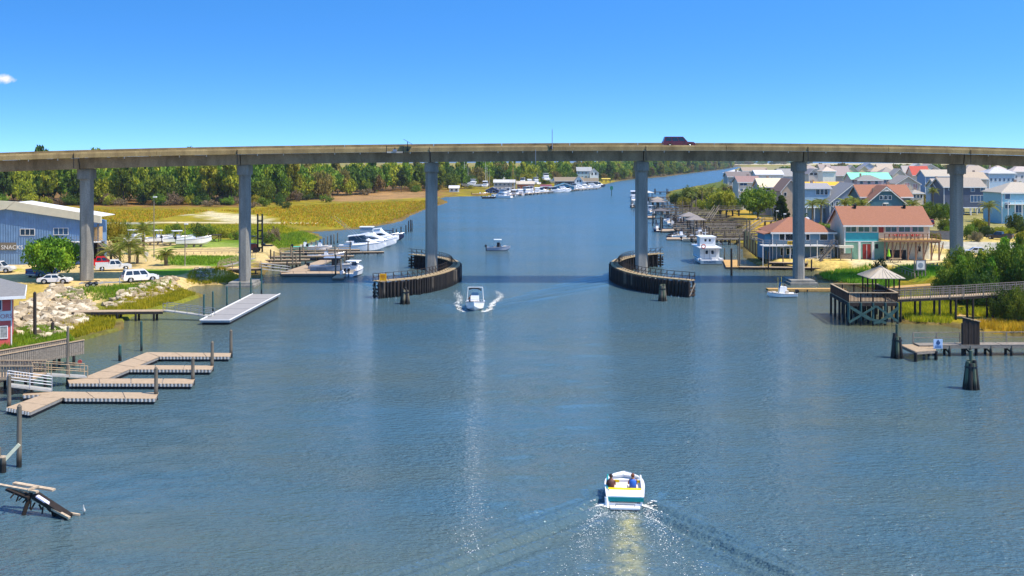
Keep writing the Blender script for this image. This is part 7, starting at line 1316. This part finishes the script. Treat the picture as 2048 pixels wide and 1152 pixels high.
while s_ < acc[-1] and k < 170:
    p, tn = along(s_); far = p[1] > 520; nm = np.array([-tn[1], tn[0]]); off = random.uniform(-2, 8); c = p + nm * off if nm[1] > 0 else p - nm * off
    kd = random.choice(('oak', 'oak', 'oak', 'pine')) ; mi = random.randrange(8); h = random.uniform(9, 15) if kd == 'oak' else random.uniform(15, 20)
    if far: h *= .8
    where = 'left of the sand flat' if p[0] < -150 else ('behind the brown marsh' if not far else 'behind the boat yard')
    tree('%s %s, %s from the left in the wood front' % (names[mi], 'pine' if kd == 'pine' else 'broad tree', nth(k + 1)), kd, (c[0], c[1], .6 - h * (.16 if kd == 'oak' else .05)), h * 1.1, h * (1.05 if kd == 'oak' else .6), MIX[mi], k % 4, 'front trees of the wood ' + where, ncl=54, nlf=60, leaf=.055)
    for _q in range((2 if random.random() < .8 else 1) if not far else (1 if k % 3 == 0 else 0)): tree('low %s undergrowth bush at the foot of the wood %s' % ('green' if k % 2 else 'grey', where), 'bush', (c[0] + random.uniform(-4, 4), c[1] - random.uniform(4, 9), .5), random.uniform(3, 6), random.uniform(5, 9), (FM, FG, FY, FD)[k % 4], k % 3, 'undergrowth at the foot of the wood ' + where, ncl=44, nlf=36, leaf=.05)
    s_ += random.uniform(6, 9.5) if not far else random.uniform(10, 18); k += 1
def mass(name, label, items):
    Vs, Fs, base_ = [], [], 0; mats = [FD, FM, FY, FB]; mi_all = []
    for (x, y, z, h, w, kd, var, mi) in items:
        _, V, Q = crown_mesh(kd, var, mats[mi], 46, 36, .065); wx = w / 2 / (1.0 if kd == 'oak' else .5); a = random.uniform(0, 6.28); ca, sa = math.cos(a), math.sin(a)
        W = np.stack([(V[:, 0] * ca - V[:, 1] * sa) * wx + x, (V[:, 0] * sa + V[:, 1] * ca) * wx + y, V[:, 2] * h + z], 1); Vs.append(W); Fs.append(Q + base_); base_ += len(V); mi_all += [mi] * len(Q)
    me = bpy.data.meshes.new(name); me.from_pydata(np.concatenate(Vs).tolist(), [], np.concatenate(Fs).tolist()); [me.materials.append(m_) for m_ in mats]; me.polygons.foreach_set('material_index', mi_all)
    o = bpy.data.objects.new(name, me); COL.objects.link(o); o['kind'] = 'stuff'; o['label'] = label; return o
items = []; s_ = 0
while s_ < acc[-1]:
    p, tn = along(s_); far = p[1] > 520; nm = np.array([-tn[1], tn[0]]); nm = nm if nm[1] > 0 else -nm
    for row, off in enumerate((12, 24, 38, 54)):
        if row == 3 and far: continue
        c = p + nm * (off + random.uniform(-5, 5)); kd = random.choice(('oak', 'pine', 'oak')); h = random.uniform(14, 19) + row * 1.2; h = h * (1.12 if kd == 'pine' else 1.0)
        if p[0] < -150 and row == 3: h += random.uniform(.5, 3.0)
        if far: h = min(h * .95, 19.5)
        if 480 < p[1] and -150 < p[0]: h = min(h, 21)
        items.append((c[0] + random.uniform(-3, 3), c[1], .6 - h * .12, h * 1.05, h * (.95 if kd == 'oak' else .45), kd, random.randrange(3), random.choice((0, 1, 1, 2, 2, 3))))
    s_ += random.uniform(7, 10) if not far else random.uniform(11, 17)
mass('woodland', 'mass of mixed pine and oak wood behind the marsh', items)
items = []
for k in range(90): px = random.uniform(1560, 2200); dd2 = random.uniform(900, 1350); items.append((Xa(px, dd2), dd2, .8, random.uniform(10, 15), random.uniform(14, 22), 'oak', k % 3, random.choice((0, 1, 3))))
for k in range(60): dd2 = random.uniform(3300, 3700); px = random.uniform(1400, 1620); items.append((Xa(px, dd2), dd2, .5, random.uniform(9, 15), random.uniform(25, 40), 'oak', k % 3, random.choice((0, 1, 3))))
for k in range(60): dd2 = random.uniform(1500, 2600); px = random.uniform(1330, 1420) - (dd2 - 1500) * .02; items.append((Xa(px - 30, dd2), dd2, .5, random.uniform(10, 15), random.uniform(16, 26), 'oak', k % 3, random.choice((0, 1, 3, 3))))
mass('far_woodland', 'low line of distant trees beyond the houses and the channel', items)
# ------------------------------------------------------------------ marsh grass, reeds
SANDP = pxpoly([(350, 432), (400, 426), (430, 421), (500, 428), (560, 436), (560, 449), (300, 449), (300, 444)], .35)
def blades(name, label, polys, n, h0, h1, mats, width=.05, zmin=.05):
    V, Fc, MI = [], [], []; r = np.random.default_rng(len(name) + n)
    for poly, share, mi, z in polys:
        P = pxpoly(poly, z); x0, y0 = P.min(0); x1, y1 = P.max(0); X = r.uniform(x0, x1, int(n * share * 3)); Y = r.uniform(y0, y1, len(X)); k = pip(P, X, Y); X, Y = X[k][:int(n * share)], Y[k][:int(n * share)]; Z, S = ground_z(X, Y); k = (Z > zmin) & ~pip(SANDP, X, Y); X, Y, Z = X[k], Y[k], Z[k]
        for x, y, zz in zip(X, Y, Z):
            for _ in range(3):
                a = random.uniform(0, 6.28); h = random.uniform(h0, h1); lx, ly = random.uniform(-.3, .3) * h, random.uniform(-.3, .3) * h; w = width * random.uniform(.7, 1.5); b0 = len(V); dx, dy = math.cos(a) * w, math.sin(a) * w; ox, oy = random.uniform(-.15, .15), random.uniform(-.15, .15)
                V += [(x + ox - dx, y + oy - dy, zz - .05), (x + ox + dx, y + oy + dy, zz - .05), (x + ox + lx, y + oy + ly, zz + h)]; Fc.append((b0, b0 + 1, b0 + 2)); MI.append(mi)
    me = bpy.data.meshes.new(name); me.from_pydata(V, [], Fc); [me.materials.append(m_) for m_ in mats]; me.polygons.foreach_set('material_index', MI); o = bpy.data.objects.new(name, me); COL.objects.link(o); o['kind'] = 'stuff'; o['label'] = label
GY = foliage('grass_yellow_green', '7d8214', 'a09c18', 'bfae22', .4); GG = foliage('grass_green', '4f7418', '6f921c', '8fa828', .5); GO = foliage('grass_ochre', '9a7818', 'b88f1e', 'cca42c', .4)
blades('marsh_grass', 'bright green cordgrass fringing the left bank and riprap', [([(150, 676), (226, 656), (232, 638), (258, 626), (342, 606), (392, 589), (352, 576), (300, 588), (250, 600), (200, 625), (120, 655)], .34, 0, .3), ([(0, 708), (60, 697), (150, 676), (120, 655), (60, 660), (0, 672)], .2, 1, .6), ([(372, 568), (463, 564), (500, 556), (440, 545), (380, 555)], .08, 0, .4), ([(560, 500), (618, 482), (637, 475), (606, 463), (560, 468), (520, 490)], .14, 1, .35), ([(110, 598), (190, 590), (250, 590), (330, 572), (345, 562), (250, 572), (150, 580)], .1, 1, 1.2), ([(300, 512), (500, 513), (500, 530), (340, 530)], .1, 1, 1.3)], 15000, .25, .6, [GY, GG])
blades('reed_bed', 'tall ochre and green reeds on the right bank under the boardwalk', [([(1797, 628), (1815, 641), (1850, 643), (1900, 646), (1920, 625), (1900, 600), (1850, 585), (1800, 590)], .34, 0, .35), ([(1640, 548), (1648, 556), (1700, 566), (1790, 582), (1800, 560), (1740, 541), (1672, 541)], .22, 1, .4), ([(1945, 655), (2048, 668), (2200, 690), (2200, 668), (2048, 648), (1960, 646)], .18, 2, .3), ([(1790, 536), (1850, 552), (1905, 553), (1905, 537), (1850, 531)], .1, 1, 1.5), ([(1920, 625), (1990, 630), (2040, 622), (2040, 610), (1940, 605)], .16, 0, .6)], 12000, .3, .85, [GY, GG, GO])
blades('saltmarsh_reeds', 'wide yellow and ochre saltmarsh reeds behind the marina', [([(-200, 445), (300, 445), (600, 452), (700, 456), (772, 446), (815, 430), (880, 406), (850, 402), (600, 412), (480, 421), (-200, 421)], .42, 0, .35), ([(-200, 445), (300, 445), (600, 452), (700, 456), (772, 446), (815, 430), (880, 406), (850, 402), (600, 412), (480, 421), (-200, 421)], .28, 1, .35), ([(200, 470), (560, 470), (600, 462), (560, 452), (200, 452)], .3, 1, .4)], 26000, .3, .8, [GO, GY], .13)
# ------------------------------------------------------------------ riprap
STONE = [M('riprap_stone_' + c, c, .9, .25, 2, bmp=.04) for c in ('b8a584', '9c8a6c', 'cfc0a2', '86765c')]
rocks = []
for v in range(8):
    bm = bmesh.new(); bmesh.ops.create_icosphere(bm, subdivisions=1, radius=1); r_ = random.Random(v)
    for vv in bm.verts: vv.co *= r_.uniform(.65, 1.15); vv.co.z *= .6; vv.co.x *= 1.25
    me = bpy.data.meshes.new('rock'); bm.to_mesh(me); bm.free(); me.materials.append(STONE[v % 4]); rocks.append(me)
def riprap(label, poly, z, n, s0, s1, extra=0):
    P = pxpoly(poly, z); o = P.mean(0); t = T('riprap_bank', label, 'rocks', (o[0], o[1], 0)); r = np.random.default_rng(n); x0, y0 = P.min(0); x1, y1 = P.max(0); cnt = 0; V, Fc = [], []
    while cnt < n + extra:
        X = r.uniform(x0, x1, 400); Y = r.uniform(y0, y1, 400); k = pip(P, X, Y); X, Y = X[k], Y[k]; Z, _ = ground_z(X, Y)
        for x, y, zz in zip(X, Y, Z):
            if cnt >= n + extra: break
            s = r.uniform(s0, s1); a = r.uniform(0, 6.28)
            if cnt < n: ob = link('rock', rocks[cnt % 8], t, (x - o[0], y - o[1], zz + s * .12), a, s); ob.rotation_euler = (r.uniform(-.5, .5), r.uniform(-.5, .5), a)
            else:
                s *= .6; me = rocks[cnt % 8]; M_ = Matrix.Translation((x - o[0], y - o[1], zz + .03)) @ Matrix.Rotation(a, 4, 'Z') @ Matrix.Diagonal((s, s, s, 1)); b0 = len(V); V += [tuple(M_ @ q.co) for q in me.vertices]; Fc += [tuple(i + b0 for i in p_.vertices) for p_ in me.polygons]
            cnt += 1
    if extra: MBx = MB(); MBx.v = V; MBx.f = Fc; ob = MBx.build('small_rocks', STONE[0], t, kind='stuff')
riprap('pale rock riprap slope between the red house and the sandy lot', [(24, 636), (35, 668), (75, 672), (120, 660), (165, 640), (196, 620), (185, 600), (150, 585), (105, 577), (92, 590), (62, 605)], .9, 290, .35, .8, 900)
riprap('pale rock heap along the water below the white suv', [(205, 600), (225, 612), (262, 600), (330, 582), (362, 572), (352, 560), (318, 564), (268, 585)], .9, 130, .35, .75, 250)
riprap('small rock heap at the end of the marina boardwalk', [(380, 548), (400, 556), (430, 552), (428, 542), (395, 538)], 1.0, 50, .35, .65, 60)
# ------------------------------------------------------------------ thin coastal haze
hz = MB().box(-14600, -600, -2.5, 14600, 14600, 34).build('haze', M('haze_unused', 'ffffff'), kind='stuff')
hm_ = bpy.data.materials.new('coastal_haze'); hm_.use_nodes = True; nt = hm_.node_tree; nt.nodes.remove(nt.nodes['Principled BSDF'])
pv = nt.nodes.new('ShaderNodeVolumePrincipled'); pv.inputs['Color'].default_value = (.80, .88, 1, 1); pv.inputs['Density'].default_value = .00006; pv.inputs['Anisotropy'].default_value = .2
nt.links.new(pv.outputs[0], nt.nodes['Material Output'].inputs['Volume']); hz.data.materials.clear(); hz.data.materials.append(hm_)
